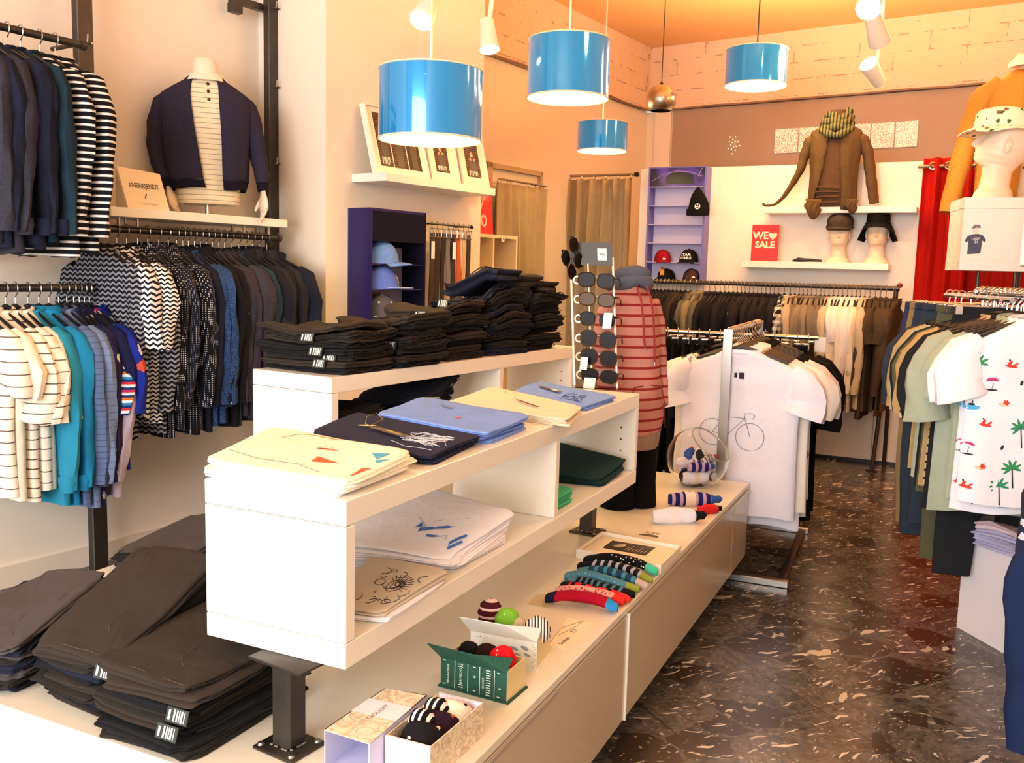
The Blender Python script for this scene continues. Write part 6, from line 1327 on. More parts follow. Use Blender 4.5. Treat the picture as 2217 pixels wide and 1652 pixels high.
# ---- belts
b0=PL(928,484,shift(PW,.10)); b1=PL(1020,491,shift(PW,.10)); zb_=b0.z; b1.z=zb_
t=thing('belt_rail','thin dark belt rail beside the navy cabinet','rail',tuple(b0)); m=MB(); m.tube([b0,b1],.005,8); m.build('bar',BLACKP,t,world=True); m=MB(); m.tube([b0+DA*.02,b0+DA*.02-DN*.10],.004,6); m.build('bracket',BLACKP,t,world=True); m=MB(); m.tube([b1-DA*.02,b1-DA*.02-DN*.10],.004,6); m.build('bracket',BLACKP,t,world=True); m=MB(); m.tube([b1,b1+DA*.012],.010,8); m.build('end_stop',BLACKP,t,world=True)
Lb=(b1-b0).length
for i,(f,c_,w,ln,lb,wide) in enumerate(((.08,'#3a2c22',.036,.55,'dark brown belt',1),(.20,'#2a211d',.040,.56,'wide black brown belt',1),(.33,'#1c1714',.030,.52,'black leather belt',1),(.45,'#6a6a6c',.034,.30,'grey woven belt with camouflage lining',1),(.57,'#241c18',.042,.60,'black leather belt with white price tag',1),(.70,'#b8552a',.034,.58,'tan orange leather belt',1),(.82,'#c9a27a',.026,.34,'pale leather belt',1),(.93,'#33271f',.032,.54,'dark belt at the end of the rail',1))):
    p=b0+DA*(Lb*f); t=thing('belt','%s, %s on the belt rail'%(lb,ORDN[i]),'belt',tuple(p),A34); mt=plain('belt_leather_%d'%i,c_,.5,bump=.1)
    m=MB(); m.tube([(0,0,-.005),(0,0,-.03)],.0025,6); m.tube([(0,0,.0),(.006,0,.010),(0,0,.014),(-.006,0,.008)],.002,6); m.build('hook',BRUSHED,t)
    m=MB(); N=12; vs=[]
    for k in range(N+1):
        z=-.045-ln*k/N; x=.004*math.sin(k*.5+i); 
        for dx in (-.0035,.0035): vs+= [Vector((x+dx,-w/2,z)),Vector((x+dx,w/2,z))]
    fs=[]
    for k in range(N): a=k*4; fs+=[(a,a+1,a+5,a+4),(a+3,a+2,a+6,a+7),(a+1,a+3,a+7,a+5),(a+2,a,a+4,a+6)]
    fs+=[(0,2,3,1),(N*4,N*4+1,N*4+3,N*4+2)]; m.add(vs,fs); m.build('strap',mt,t,smooth=False)
    m=MB(); m.tube([Vector((.007,a*(w/2+.006),-.045+b*.022)) for a,b in ((-1,-1),(1,-1),(1,1),(-1,1),(-1,-1))],.003,6); m.tube([(.007,0,-.067),(.009,0,-.025)],.002,5); m.build('buckle',BRUSHED,t)
    if i in (0,4): m=MB(); m.box(.008,.009,-.014,.014,-.18,-.09); m.build('price_tag',WLAB,t,smooth=False)
# ---- white cubby and the sale poster
CU=plain('warm_white_board','#ecd9b4',.5); pc_=shift(RC,.36); u0=PL(1034,505,pc_); u1=PL(1121,512,pc_); zc_=u0.z; Lq=(Vector((u1.x-u0.x,u1.y-u0.y,0))).length
t=thing('cubby_shelf','pale pigeonhole shelf unit behind the belts','shelf unit',(u0.x,u0.y,0),A34)
m=MB(); m.box(-.35,0,0,Lq,zc_-.022,zc_); m.build('top_board',CU,t,smooth=False)
ydv=(PL(1068,560,pc_)-u0); ydv.z=0; yv=ydv.length
for y in (0,yv-.008,Lq-.018): m=MB(); m.box(-.35,0,y,y+.018,0,zc_-.0225); m.build('upright',CU,t,smooth=False)
zq=PL(1080,609,pc_).z
for z in (zq,zq-.38,zq-.76):
    for y0,y1 in ((.0185,yv-.0085),(yv+.0105,Lq-.0185)): m=MB(); m.box(-.34,-.002,y0,y1,z-.018,z); m.build('shelf',CU,t,smooth=False)
m=MB(); m.box(-.349,-.341,.0185,Lq-.0185,.05,zc_-.023); m.build('back_panel',CU,t,smooth=False)
def oncub(y,z,x): q=Vector((u0.x,u0.y,0))+DN*x+DA*y; return (q.x,q.y,z)
t=thing('shoe_insole','black oblong pouch lying in the right pigeonhole','pouch',oncub(yv+.12,zq,-.10),A34); m=MB(); m.tube([(0,-.07,.022),(0,-.06,.022),(0,0,.024),(0,.06,.022),(0,.07,.022)],[.008,.020,.022,.020,.008],14,ref=(0,0,1)); m.build('pouch_body',BLACKP,t)
for i,(y,z) in enumerate(((yv+.10,zc_-.012),(.03,zq-.01),(yv+.14,zq-.01))):
    t=thing('size_marker','small printed size card on the pigeonhole edge, %s'%(('top board','left shelf','right shelf')[i]),'size marker',oncub(y,z-.02,.004),A34); m=MB(); m.box(0,.002,-.017,.017,-.012,.026); m.build('card',WLAB,t,smooth=False); m=MB(); put_text(m,('S','L','M')[i],.02,(.0022,0,.008),(0,1,0),(0,0,1),bold=.03); m.build('letter',DINK,t,smooth=False)
pA=oncub(.0,zc_,-.03); t=thing('sale_poster','red poster with stark and percent sign on the pigeonhole unit','poster',oncub(-.05,zc_,-.05),A34); hP=PL(1050,382,shift(RC,.30)).z-zc_; wP=.275+.02
m=MB(); m.add([Vector(v) for v in ((0,0,0),(0,wP,0),(-.03,wP,hP),(-.03,0,hP),(-.006,0,0),(-.006,wP,0),(-.036,wP,hP),(-.036,0,hP))],[(0,1,2,3),(7,6,5,4),(0,4,5,1),(1,5,6,2),(2,6,7,3),(3,7,4,0)]); m.build('sheet',REDP,t,smooth=False)
def ps(y,z): return Vector((-.03*z/hP,y,z))
UPv=Vector((-.03,0,hP)).normalized(); nn_=Vector((0,1,0)).cross(UPv).normalized()
m=MB(); put_text(m,'stark',.125,ps(wP*.48,hP*.80),(0,1,0),UPv,bold=.0,off=.002); put_text(m,'%',.30,ps(wP*.52,hP*.36),(0,1,0),UPv,bold=-.008,off=.002,wide=.8); put_text(m,'reduziert',.06,ps(wP*.5,hP*.64),(0,1,0),UPv,off=.002); m.build('lettering',plain('pale_rose_ink','#f6c9bd',.6),t,smooth=False)
# ---- framed photographs on the pier shelf
FRW=plain('white_picture_frame','#f5ead6',.4); PHB=plain('photo_dark_brown','#3d2c22',.4); PHM=cloth('photo_shutters','#6b4d38','stripe','#37271c',.012,c3=.45,rough=.4,var=.1); PHS=plain('photo_skin_tone','#c99872',.5); PHL=plain('photo_pale','#d9c4a4',.5); PHG=cloth('photo_foliage','#3a2f24','leaf','#8a775c',60.,c3='#171310',rough=.4)
ps0=Vector((PICS[0].x,PICS[0].y,0)); ZP=1.752
def photo(label,y0,w,h,px_,lean_,panels,fw):
    t=thing('picture_frame',label,'picture frame',tuple(ps0-DN*px_+DA*y0+Vector((0,0,ZP))),A34); U=Vector((-lean_,0,h)); Hh=U.length; U.normalize(); N_=Vector((0,1,0)).cross(U).normalized()
    def at(y,z,n=0): return Vector((0,1,0))*y+U*z+N_*n
    def plate(m,y0_,y1_,z0_,z1_,n0,n1):
        q=[at(y,z,n) for n in (n0,n1) for y,z in ((y0_,z0_),(y1_,z0_),(y1_,z1_),(y0_,z1_))]; m.add(q,[(3,2,1,0),(4,5,6,7),(0,1,5,4),(1,2,6,5),(2,3,7,6),(3,0,4,7)])
    m=MB(); plate(m,0,w,0,Hh,-.022,0); m.build('mount',FRW,t,smooth=False)
    for a,b,c,d in ((0,w,0,.010),(0,w,Hh-.010,Hh),(0,.010,.0101,Hh-.0101),(w-.010,w,.0101,Hh-.0101)): m=MB(); plate(m,a,b,c,d,0.0001,.012); m.build('frame_bar',FRW,t,smooth=False)
    for k,(a,b,c,d) in enumerate(panels):
        m=MB(); plate(m,a*w,b*w,c*Hh,d*Hh,.0002,.001); ph_=m.build('photograph',PHM if k!=2 else PHG,t,smooth=False); ww=(b-a)*w; hh_=(d-c)*Hh; cx=(a+b)/2*w
        def el(cy,cz,ry,rz,n): return [at(cy+ry*math.cos(q),cz+rz*math.sin(q),n) for q in [2*PI*j/18 for j in range(18)]]
        m=MB(); m.poly(el(cx,c*Hh+hh_*.40,ww*.26,hh_*.20,.0014)); m.poly([at(cx+ww*x,c*Hh+hh_*z,.0015) for x,z in ((-.22,.02),(.22,.02),(.26,.38),(-.26,.38))]); m.build('figure_coat',PHB,ph_,smooth=False)
        m=MB(); m.poly(el(cx-ww*.02,c*Hh+hh_*.64,ww*.11,hh_*.065,.0018)); m.poly(el(cx-ww*.14,c*Hh+hh_*.50,ww*.08,hh_*.04,.0018)); m.poly(el(cx+ww*.14,c*Hh+hh_*.50,ww*.08,hh_*.04,.0018)); m.build('figure_face',PHS,ph_,smooth=False)
        m=MB(); m.poly(el(cx-ww*.02,c*Hh+hh_*.595,ww*.09,hh_*.035,.0019)); m.build('figure_beard',PHL,ph_,smooth=False)
        if k==0:
            m=MB()
            for j in range(6): x=-.34+.11*j; m.poly([at(cx+ww*(x+(.03 if j%2 else 0)),c*Hh+hh_*.04,.0021),at(cx+ww*(x+.05),c*Hh+hh_*.04,.0021),at(cx+ww*(x+.05+(.0 if j%2 else .03)),c*Hh+hh_*.17,.0021),at(cx+ww*x,c*Hh+hh_*.17,.0021)])
            m.build('white_marks',plain('photo_white','#eee4d4',.5),ph_,smooth=False)
    return t
photo('large white frame with three dark portrait photographs, leaning on the pier shelf',.03,.40,.335,.09,.09,((.13,.36,.13,.90),(.38,.64,.13,.90),(.66,.90,.13,.90)),.01)
photo('white frame with one shuttered-window photograph, second on the pier shelf',.46,.24,.30,.10,.07,((.25,.72,.20,.85),),.01)
photo('white frame with a pale portrait photograph, rightmost on the pier shelf',.73,.24,.30,.10,.07,((.25,.78,.20,.85),),.01)
# ================================================================ RIGHT-HAND WHITE UNITS, COAT AND HEAD
WB=plain('white_box_board','#f7f1ea',.4); za=at_depth(2075,585,4.8); hb_=at_depth(2078,427,4.8).z-za.z
azr=math.radians(14)
t=thing('display_box','white hanging display box with a small printed figure, upper right','display box',(za.x,za.y,za.z),azr)
m=MB(); m.box(0,.62,0,.30,0,.05,bev=.001); m.build('bottom_board',WB,t,smooth=False); m=MB(); m.box(0,.62,0,.30,hb_-.05,hb_,bev=.001); m.build('top_board',WB,t,smooth=False); m=MB(); m.box(.002,.618,.002,.298,.0505,hb_-.0505); m.build('box_body',WB,t,smooth=False)
for x in (.11,.27): m=MB(); m.tube([(x,.10,-.0),(x,.10,-.30)],.008,8); m.build('support_rod',STEEL,t)
# printed figure
m=MB(); cx,cz=.062,.13
def P2(pts): return [Vector((cx+x,.0012,cz+z)) for x,z in pts]
m.poly(P2(((-.030,-.055),(.026,-.050),(.030,.010),(.040,.000),(.046,.012),(.030,.034),(.010,.040),(-.012,.038),(-.034,.030),(-.046,.008),(-.038,-.002),(-.030,.008)))); o=m.build('print_tee',plain('slate_print','#4b5168',.8),t,smooth=False)
m=MB(); m.poly(P2([(.014*math.cos(a)-.002,.056+.016*math.sin(a)) for a in [2*PI*k/14 for k in range(14)]])); m.build('print_face',plain('pale_print','#e4dad8',.8),t,smooth=False)
m=MB(); m.poly(P2(((-.022,.064),(.020,.068),(.014,.082),(-.010,.082)))); m.build('print_hat',plain('grey_print','#7b7d88',.8),t,smooth=False)
m=MB(); put_text(m,'UGP',.018,(cx,.0008,cz+.016),(1,0,0),(0,0,1),bold=.02); put_text(m,'21',.016,(cx+.004,.0008,cz+.002),(1,0,0),(0,0,1),bold=.02); m.build('print_letters',WLAB,t,smooth=False)
zb2=at_depth(2207,575,4.35); ht2=at_depth(2209,252,4.35).z-zb2.z; t=thing('display_box','taller white display box at the right edge, upper right','display box',tuple(zb2),math.radians(31)); m=MB(); m.box(0,.5,0,.3,0,ht2,bev=.002); m.build('box_body',WB,t,smooth=False); m=MB(); m.tube([(.3,.15,0),(.3,.15,-zb2.z)],.010,8); m.build('support_rod',STEEL,t)
hd_=at_depth(2148,425,4.93); zh=za.z+hb_; hsx=1.0; azp=math.radians(-62)
head('mannequin_head','cream mannequin head in profile on the white display box, wearing a printed hat',(hd_.x,hd_.y,zh),-azp*0+math.radians(112),1.18,-.25)
LEAF=cloth('cream_leaf_print','#f3ead2','leaf','#4e5a3a',24.,c3='#8a5a4a',var=.03)
bucket_hat((hd_.x+.01,hd_.y,zh+.325),math.radians(112),LEAF,'cream leaf-print bucket hat on the profile mannequin head',.155,.028,1,1.16)
# coat mannequin behind
cm=at_depth(2222,420,5.45); zc2=at_depth(2200,470,5.45).z; t=thing('torso_mannequin','mannequin in an ochre coat over a leaf-print shirt at the right edge','mannequin',(cm.x,cm.y,zc2),math.radians(20))
OCH=cloth('ochre_coat','#c48a3a',var=.1); OCHD=cloth('ochre_lining','#8e6a3c')
m=MB(); m.loft([ringc(*smooth_interp([(0,.17,.11),(.3,.18,.115),(.55,.20,.11),(.66,.17,.085),(.72,.08,.06),(.84,.055,.055)],z),z) for z in [.84*k/24 for k in range(25)]]); m.build('torso',SKM,t)
m=MB(); m.loft([ringc(*smooth_interp([(-.05,.175,.118),(.3,.186,.122),(.55,.206,.118),(.66,.176,.092),(.73,.088,.068)],z),z) for z in [-.05+.78*k/24 for k in range(25)]],True,False,False); o=m.build('shirt',LEAF,t)
m=MB(); m.loft([[Vector((p.x,p.y,p.z+(.02 if p.y>0 else 0))) for p in ringc(rx,ry,z)] for rx,ry,z in ((.085,.072,.72),(.082,.07,.80),(.088,.076,.805),(.14,.12,.745))],True,False,False); m.build('pale_collar',plain('pale_collar','#f0dcc0',.7),o)
o=open_shell([(-.16,.245,.17,-.075,.075),(.1,.245,.17,-.06,.06),(.35,.24,.165,-.05,.05),(.55,.235,.15,-.05,.05),(.66,.205,.12,-.05,.05),(.73,.12,.09,-.05,.05)],44,.006,4).build('coat',OCH,t); solid(o,.008)
for sd in (-1,1): limb([(sd*.16,0,.67),(sd*.245,0,.60),(sd*.29,0,.42),(sd*.33,-.01,.22),(sd*.36,-.02,.02)],[.06,.072,.066,.058,.052],16,sd+9,.05).build('sleeve',OCH,o)
m=MB(); m.tube([(0,.02,-.02),(0,.02,-zc2)],.012,8); m.build('stand_pole',STEEL,t)
# ================================================================ LAMPS
SHB=None
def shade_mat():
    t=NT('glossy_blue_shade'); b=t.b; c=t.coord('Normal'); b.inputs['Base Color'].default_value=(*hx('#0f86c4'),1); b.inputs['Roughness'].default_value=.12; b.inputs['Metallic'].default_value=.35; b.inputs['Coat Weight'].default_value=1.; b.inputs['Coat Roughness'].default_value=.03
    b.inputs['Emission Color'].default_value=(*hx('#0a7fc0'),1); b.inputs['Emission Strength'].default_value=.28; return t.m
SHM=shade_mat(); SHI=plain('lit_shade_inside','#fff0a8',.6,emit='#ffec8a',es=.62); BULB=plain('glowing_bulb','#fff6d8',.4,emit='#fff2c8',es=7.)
CORD=plain('pale_cord','#e9ddc8',.6); RIM=plain('pale_rim','#e6e2c0',.5)
def pendant(px,pyb,pyt,wpx,label,diam=.40,power=16,cordm=None):
    D=FPX*diam/wpx; p=at_depth(px,(pyb+pyt)/2,D); k=D/FPX; H=(pyb-pyt)*k*.99; t=thing('pendant_lamp',label,'lamp',(p.x,p.y,p.z),0); R=diam/2
    n=48
    m=MB(); m.lathe([(R,-H/2),(R,H/2)],n); m.lathe([(R,H/2),(R-.004,H/2)],n); s=m.build('lamp_shade',SHM,t)
    m=MB(); m.lathe([(R-.004,H/2),(R-.004,-H/2)],n); m.build('shade_lining',SHI,s)
    for z in (-H/2,H/2):
        m=MB(); m.tube([(R*math.cos(a),R*math.sin(a),z) for a in [2*PI*q/n for q in range(n+1)]],.0035,6); m.build('rim',RIM,s)
    m=MB(); m.lathe([(.0005,H*.10),(R*.985,H*.10-.004)],n); m.f=[tuple(reversed(f)) for f in m.f]; m.build('diffuser_disc',SHI,t)
    m=MB(); m.tube([(0,0,H*.12),(0,0,3.37-p.z)],.0045,6); m.build('cord',cordm or CORD,t)
    m=MB(); m.lathe([(.001,3.37-p.z),(.05,3.37-p.z),(.045,3.37-p.z-.03),(.001,3.37-p.z-.034)],20); m.build('ceiling_rose',CORD,t)
    m=MB(); m.tube([(-R,0,H*.3),(R,0,H*.3)],.003,5); m.tube([(0,-R,H*.3),(0,R,H*.3)],.003,5); m.build('spider_frame',BRUSHED,t)
    m=MB(); m.ball((0,0,-.0),.035,14,9,1,1,1.2); m.build('bulb',BULB,t)
    bulb((p.x,p.y,p.z-H*.18),power,(1,.78,.50),.06); bulb((p.x,p.y,p.z+H*.36),power*.55,(1,.62,.32),.05); return t
pendant(932,300,158,216,'largest blue pendant lamp, hanging before the pier wall',power=9)
pendant(1231,210,92,171,'blue pendant lamp in the middle of the upper view',power=9)
pendant(1304,326,268,105,'smallest blue pendant lamp, lowest above the clothes',.34,power=7)
pendant(1637,183,112,122,'blue pendant lamp hanging right of the silver ball lamp',power=9,cordm=BLACKP)
# silver ball pendant
D=FPX*.2/62; p=at_depth(1431,216,D); t=thing('pendant_lamp','small brushed silver ball pendant on a thin black cord','lamp',(p.x,p.y,p.z)); R=.1
m=MB(); m.lathe([(R*math.sin(a),R*math.cos(a)) for a in [PI*.02+PI*.74*k/16 for k in range(17)]],32); m.build('lamp_shade',plain('brushed_nickel','#b4a99a',.28,metal=1),t)
m=MB(); m.lathe([(R*.985*math.sin(a),R*.985*math.cos(a)-.0) for a in [PI*.76-PI*.7*k/12 for k in range(13)]],32); m.build('dark_inside',plain('dark_inside','#2d1c16',.7),t)
m=MB(); m.tube([(0,0,R),(0,0,3.37-p.z)],.003,6); m.build('cord',BLACKP,t); m=MB(); m.lathe([(.003,.12),(.012,.105),(.014,.095)],14); m.build('cord_cap',BLACKP,t)
# ---------------------------------------------------------------- track spots
SPW=plain('white_spot_housing','#efe6d8',.45); LENS=plain('glowing_lens','#fff1cf',.4,emit='#fff0cc',es=12.); LENS2=plain('strong_glowing_lens','#fff1cf',.4,emit='#ffe9b8',es=30.)
def track(a,b,label):
    t=thing('light_track',label,'light track',tuple((a+b)/2)); d=(b-a).normalized(); n=Vector((-d.y,d.x,0))*.017; m=MB(); q=[a-n,b-n,b+n,a+n]
    m.add([v+Vector((0,0,-.035)) for v in q]+[v for v in q],[(3,2,1,0)][::-1]+[(4,5,6,7),(0,1,5,4),(1,2,6,5),(2,3,7,6),(3,0,4,7)]); m.build('rail',SPW,t,smooth=False,world=True)
    m=MB(); n2=n*.35; q=[a-n2,b-n2,b+n2,a+n2]; m.add([v+Vector((0,0,-.036)) for v in q],[(3,2,1,0)]); m.build('slot',BLACKP,t,smooth=False,world=True)
def spotlamp(lens,aim,label,z_top,lensm=LENS,power=30,L=.15,R=.045,ang=60):
    """lens = centre of the lens, aim = direction the beam leaves"""
    lens=Vector(lens); aim=Vector(aim).normalized(); t=thing('track_spot',label,'spotlight',tuple(lens)); back=lens-aim*L
    m=MB(); m.tube([lens,lens-aim*.01,lens-aim*L*.55,back,back-aim*.012],[R*1.05,R*1.08,R*.86,R*.74,R*.3],20,caps=False); m.build('housing',SPW,t,world=True)
    m=MB(); m.tube([lens-aim*.006,lens-aim*.0061],[R*.99,R*.98],20); m.build('lens',lensm,t,world=True)
    j=lens-aim*L*.55; top=Vector((j.x,j.y,z_top)); m=MB(); m.tube([j,j.lerp(top,.25)+Vector((.02,0,0)),top],.011,8); m.build('arm',SPW,t,world=True)
    m=MB(); m.tube([top,top-Vector((0,0,.06))],.026,12); m.build('adapter',SPW,t,world=True)
    spot(lens+aim*.03,lens+aim*2,power,ang); return t
ta=on(-3.35,tC0-1.6); 
s1=at_depth(912,45,3.7); tz=3.33
s2=at_depth(1060,108,4.5)
s3=at_depth(1880,18,3.9); s4=at_depth(1893,208,0); 
spotlamp(s1,(-.25,-.55,-.75),'glowing white track spot at the top left of the largest pendant',tz,LENS2,18)
spotlamp(s2,(.12,-.25,-.95),'white track spot beside the pier corner',tz,LENS,24)
a=Vector((s1.x+.1,s1.y-1.2,tz+.035)); tr_d=(Vector((s2.x,s2.y,0))-Vector((s1.x,s1.y,0))).normalized()
A_=Vector((s1.x,s1.y,tz+.04))-tr_d*1.6; B_=Vector((s2.x,s2.y,tz+.04))+tr_d*1.6; track(A_,B_,'white ceiling track running past the pier to the recess')
spotlamp(s3,(-.35,-.62,-.55),'very bright track spot at the upper right facing the camera',tz,LENS2,22)
s4=at_depth(1905,92,4.5); spotlamp(s4,(.5,.55,-.62),'white track spot turned away, under the bright one',tz,LENS,26)
s5=at_depth(1880,138,5.3); spotlamp(s5,(-.55,-.45,.45),'white track spot tilted up against the masonry',tz,LENS,22)
d5=(Vector((s5.x,s5.y,0))-Vector((s3.x,s3.y,0))).normalized(); track(Vector((s3.x,s3.y,tz+.04))-d5*1.2,Vector((s5.x,s5.y,tz+.04))+d5*1.2,'white ceiling track on the right side')
# added lights without fixtures warm the back and brighten the ceiling
spot(on(-1.6,5.0)+Vector((0,0,3.2)),on(-1.2,7.95)+Vector((0,0,2.5)),34,95)
spot(on(-.6,4.2)+Vector((0,0,3.2)),on(-.6,7.0)+Vector((0,0,1.6)),18,95)
bulb(on(-1.8,6.2)+Vector((0,0,2.75)),17,(1,.60,.30),.15); bulb(on(-.8,5.6)+Vector((0,0,2.7)),13,(1,.60,.30),.15); bulb(on(-1.0,3.6)+Vector((0,0,2.75)),14,(1,.60,.30),.15)
for q_ in (on(-2.2,6.4),on(-.9,6.3),on(-1.6,4.6)): spot(q_+Vector((0,0,2.35)),q_+Vector((0,0,3.4)),75,150,(1,.55,.24))  # unseen uplights added to brighten the ceiling
# ================================================================ SUNGLASSES STAND
AZS=math.radians(12)
ACR=NT('clear_acrylic'); ACR.b.inputs['Base Color'].default_value=(.98,.97,.92,1); ACR.b.inputs['Roughness'].default_value=.03; ACR.b.inputs['Transmission Weight'].default_value=1.; ACR.b.inputs['IOR'].default_value=1.08; ACR.b.inputs['Specular IOR Level'].default_value=.7; ACR=ACR.m
ACE=plain('acrylic_edge','#e9e3c4',.15,spec=.8)
bs=HZ(1290,838,ZL); t=thing('sunglasses_stand','clear acrylic sunglasses stand with dark header on the front unit','display stand',(bs.x,bs.y,ZL),AZS)
HT=.505; SWx=-.045; SY=.075
def st(x,z,y=0): return Vector((x+SWx*z/HT,y+SY*z/HT,z))
m=MB(); q=[st(-.072,0),st(.072,0),st(.072,HT),st(-.072,HT)]; m.add(q+[v+Vector((0,.003,0)) for v in q],[(0,1,2,3),(7,6,5,4),(0,4,5,1),(1,5,6,2),(2,6,7,3),(3,7,4,0)]); m.build('clear_panel',ACR,t,smooth=False)
for x in (-.075,.075): m=MB(); m.tube([st(x,0),st(x,HT*.9)],.0042,6); m.build('side_rail',ACE,t)
m=MB(); q=[st(-.074,.425,-.006),st(.074,.425,-.006),st(.074,HT,-.006),st(-.074,HT,-.006)]; m.add(q+[v+Vector((0,.003,0)) for v in q],[(0,1,2,3),(7,6,5,4),(0,4,5,1),(1,5,6,2),(2,6,7,3),(3,7,4,0)]); m.build('header',plain('slate_header','#44423e',.5),t,smooth=False)
m=MB(); q=[st(.022,.443,-.0075),st(.055,.443,-.0075),st(.055,.485,-.0075),st(.022,.485,-.0075)]; m.add(q,[(0,1,2,3)]); m.build('price_label',WLAB,t,smooth=False)
m=MB(); put_text(m,'9,90',.011,st(.0385,.463,-.0082),(1,0,0),(0,.15,1)); m.build('price_print',DINK,t,smooth=False)
m=MB(); m.box(-.08,.08,-.05,.09,0,.003); m.build('foot_plate',ACR,t,smooth=False)
m=MB(); m.tube([st(-.012,.06,-.012),st(-.012,.43,-.012)],.003,6); m.build('hanging_strip',ACE,t)
LN=plain('brown_sunglass_lens','#150c08',.3,spec=.12); FRD=plain('black_sunglass_frame','#15110f',.18,spec=.7)
def glasses(loc,az,label,lens=LN,fr=FRD,shape=(.030,.023),s=1.,roll=0,clear=False,fold=False):
    t=thing('sunglasses',label,'sunglasses',loc,az); R=Matrix.Rotation(roll,3,'Y'); 
    def add(m,nm,mt): 
        m.v=[R@(v*s) for v in m.v]; return m.build(nm,mt,t)
    for sd in (-1,1):
        E=[(shape[0]*math.copysign(abs(math.cos(a))**.8,math.cos(a)),shape[1]*math.copysign(abs(math.sin(a))**.8,math.sin(a))-(.004 if math.sin(a)<0 else 0)) for a in [2*PI*k/22 for k in range(22)]]
        C=Vector((sd*.036,-.002,0)); m=MB(); m.loft([[C+Vector((x,y_,z)) for x,z in E] for y_ in (-.0015,.0015)]); add(m,'lens',lens)
        m=MB(); m.tube([C+Vector((x,0,z)) for x,z in E+[E[0]]],.0026,6,ref=(0,1,0)); add(m,'rim',fr)
        m=MB(); m.tube([(sd*.066,.002,.010),(sd*.066,.012,.010),(sd*.02,.016,.006),(-sd*.04,.016+.005*sd,0)],[.004,.0035,.0025,.0025],6) if fold else m.tube([(sd*.066,0,.010),(sd*.070,.01,.010),(sd*.069,.06,.008),(sd*.066,.10,.0),(sd*.064,.125,-.02)],[.004,.0035,.0025,.0025,.003],6); add(m,'temple',fr)
    m=MB(); m.tube([(-.009,0,.008),(0,-.003,.011),(.009,0,.008)],.0026,6); add(m,'bridge',fr)
    return t
TORT=plain('tortoise_frame','#3a2416',.2,spec=.7); CLR=plain('smoked_light_lens','#5a4836',.3,spec=.12)
def stw(x,z,y=0): R=Matrix.Rotation(-AZS,3,'Z'); v=R@st(x,z,y); return (bs.x+v.x,bs.y+v.y,ZL+z)
for i,(z,sh,ln,fr,nm) in enumerate(((.375,(.031,.024),LN,FRD,'square black sunglasses'),(.308,(.030,.021),CLR,TORT,'light-lensed tortoise glasses'),(.240,(.027,.022),LN,FRD,'round-edged black sunglasses'),(.172,(.029,.027),LN,TORT,'round brown sunglasses'),(.108,(.031,.026),LN,TORT,'large brown sunglasses'),(.045,(.031,.021),LN,FRD,'low black sunglasses'))):
    glasses(stw(.018,z,-.032),AZS+.12,'%s, %s from the top on the acrylic stand'%(nm,ORDN[i]),ln,fr,sh,.96,.05)
    tt=thing('ring_tag','pale ring fastener left of the %s row of sunglasses'%ORDN[i],'ring',stw(-.052,z-.003,-.014),AZS); m=MB(); m.tube([Vector((.012*math.cos(a),0,.013*math.sin(a))) for a in [2*PI*k/16 for k in range(17)]],.003,6); m.build('ring',ACE,tt)
glasses(stw(-.050,.468,-.030),AZS-1.0,'dark sunglasses hooked on the top left corner of the stand header',roll=1.1,s=.86,fold=True); glasses(stw(-.078,.425,-.030),AZS-1.1,'second dark sunglasses hooked below the header corner',roll=.9,s=.86,fold=True)
for k,(x,z,w,h) in enumerate(((.052,.235,.030,.055),(-.035,.085,.026,.045),(-.018,.018,.040,.038))):
    tt=thing('price_tag','white price tag dangling on the sunglasses stand, %s'%(('beside the round pair','near the large brown pair','at the foot')[k]),'tag',stw(x,z,-.046),AZS); m=MB(); q=[Vector((-w/2,0,-h/2)),Vector((w/2,-.004,-h/2)),Vector((w/2+.004,-.004,h/2)),Vector((-w/2+.004,0,h/2))]; m.add(q+[v+Vector((0,.001,0)) for v in q],[(0,1,2,3),(7,6,5,4),(0,4,5,1),(1,5,6,2),(2,6,7,3),(3,7,4,0)]); m.build('card',WLAB,tt,smooth=False); m=MB(); m.tube([(0,0,h/2),(.006,.012,h/2+.02)],.0006,4); m.build('thread',BLACKP,tt)
# ================================================================ GLASS BOWL WITH SOCKS
gb=HZ(1507,1052,ZC); RB=.128; cz=ZC+.120
GLS=NT('clear_bowl_glass'); GLS.b.inputs['Base Color'].default_value=(1,1,1,1); GLS.b.inputs['Roughness'].default_value=.0; GLS.b.inputs['Transmission Weight'].default_value=1.; GLS.b.inputs['IOR'].default_value=1.13; GLS.b.inputs['Specular IOR Level'].default_value=.8; GLS=GLS.m
t=thing('glass_bowl','slanted round glass bowl filled with striped socks on the cabinet','bowl',(gb.x,gb.y,ZC),0)
ax=Vector((.50,-.40,.74)).normalized(); q_=ax.to_track_quat('Z','Y').to_matrix(); th0=math.radians(47); C0=Vector((0,0,.120)); prof=[]
outer=[(RB*math.sin(a),RB*math.cos(a)) for a in [th0+(PI-th0)*k/26 for k in range(27)]]; inner=[((RB-.004)*math.sin(a),(RB-.004)*math.cos(a)) for a in [PI-(PI-th0)*k/26 for k in range(27)]]
m=MB(); m.lathe([(max(r,.0002),z) for r,z in outer]+[(max(r,.0002),z) for r,z in inner]+[outer[0]],48); m.v=[q_@v+C0 for v in m.v]
for i,v in enumerate(m.v):
    if v.z<.0015: m.v[i].z=.0015+ (v.z-.0015)*.0
m.f=[tuple(reversed(f)) for f in m.f]; m.build('bowl_body',GLS,t)
m=MB(); r_=RB-.002; m.tube([q_@Vector((r_*math.sin(th0)*math.cos(a),r_*math.sin(th0)*math.sin(a),r_*math.cos(th0)))+C0 for a in [2*PI*k/40 for k in range(41)]],.0032,8); m.build('rim',plain('rim_glass_grey','#8e938c',.08,spec=.9),t)
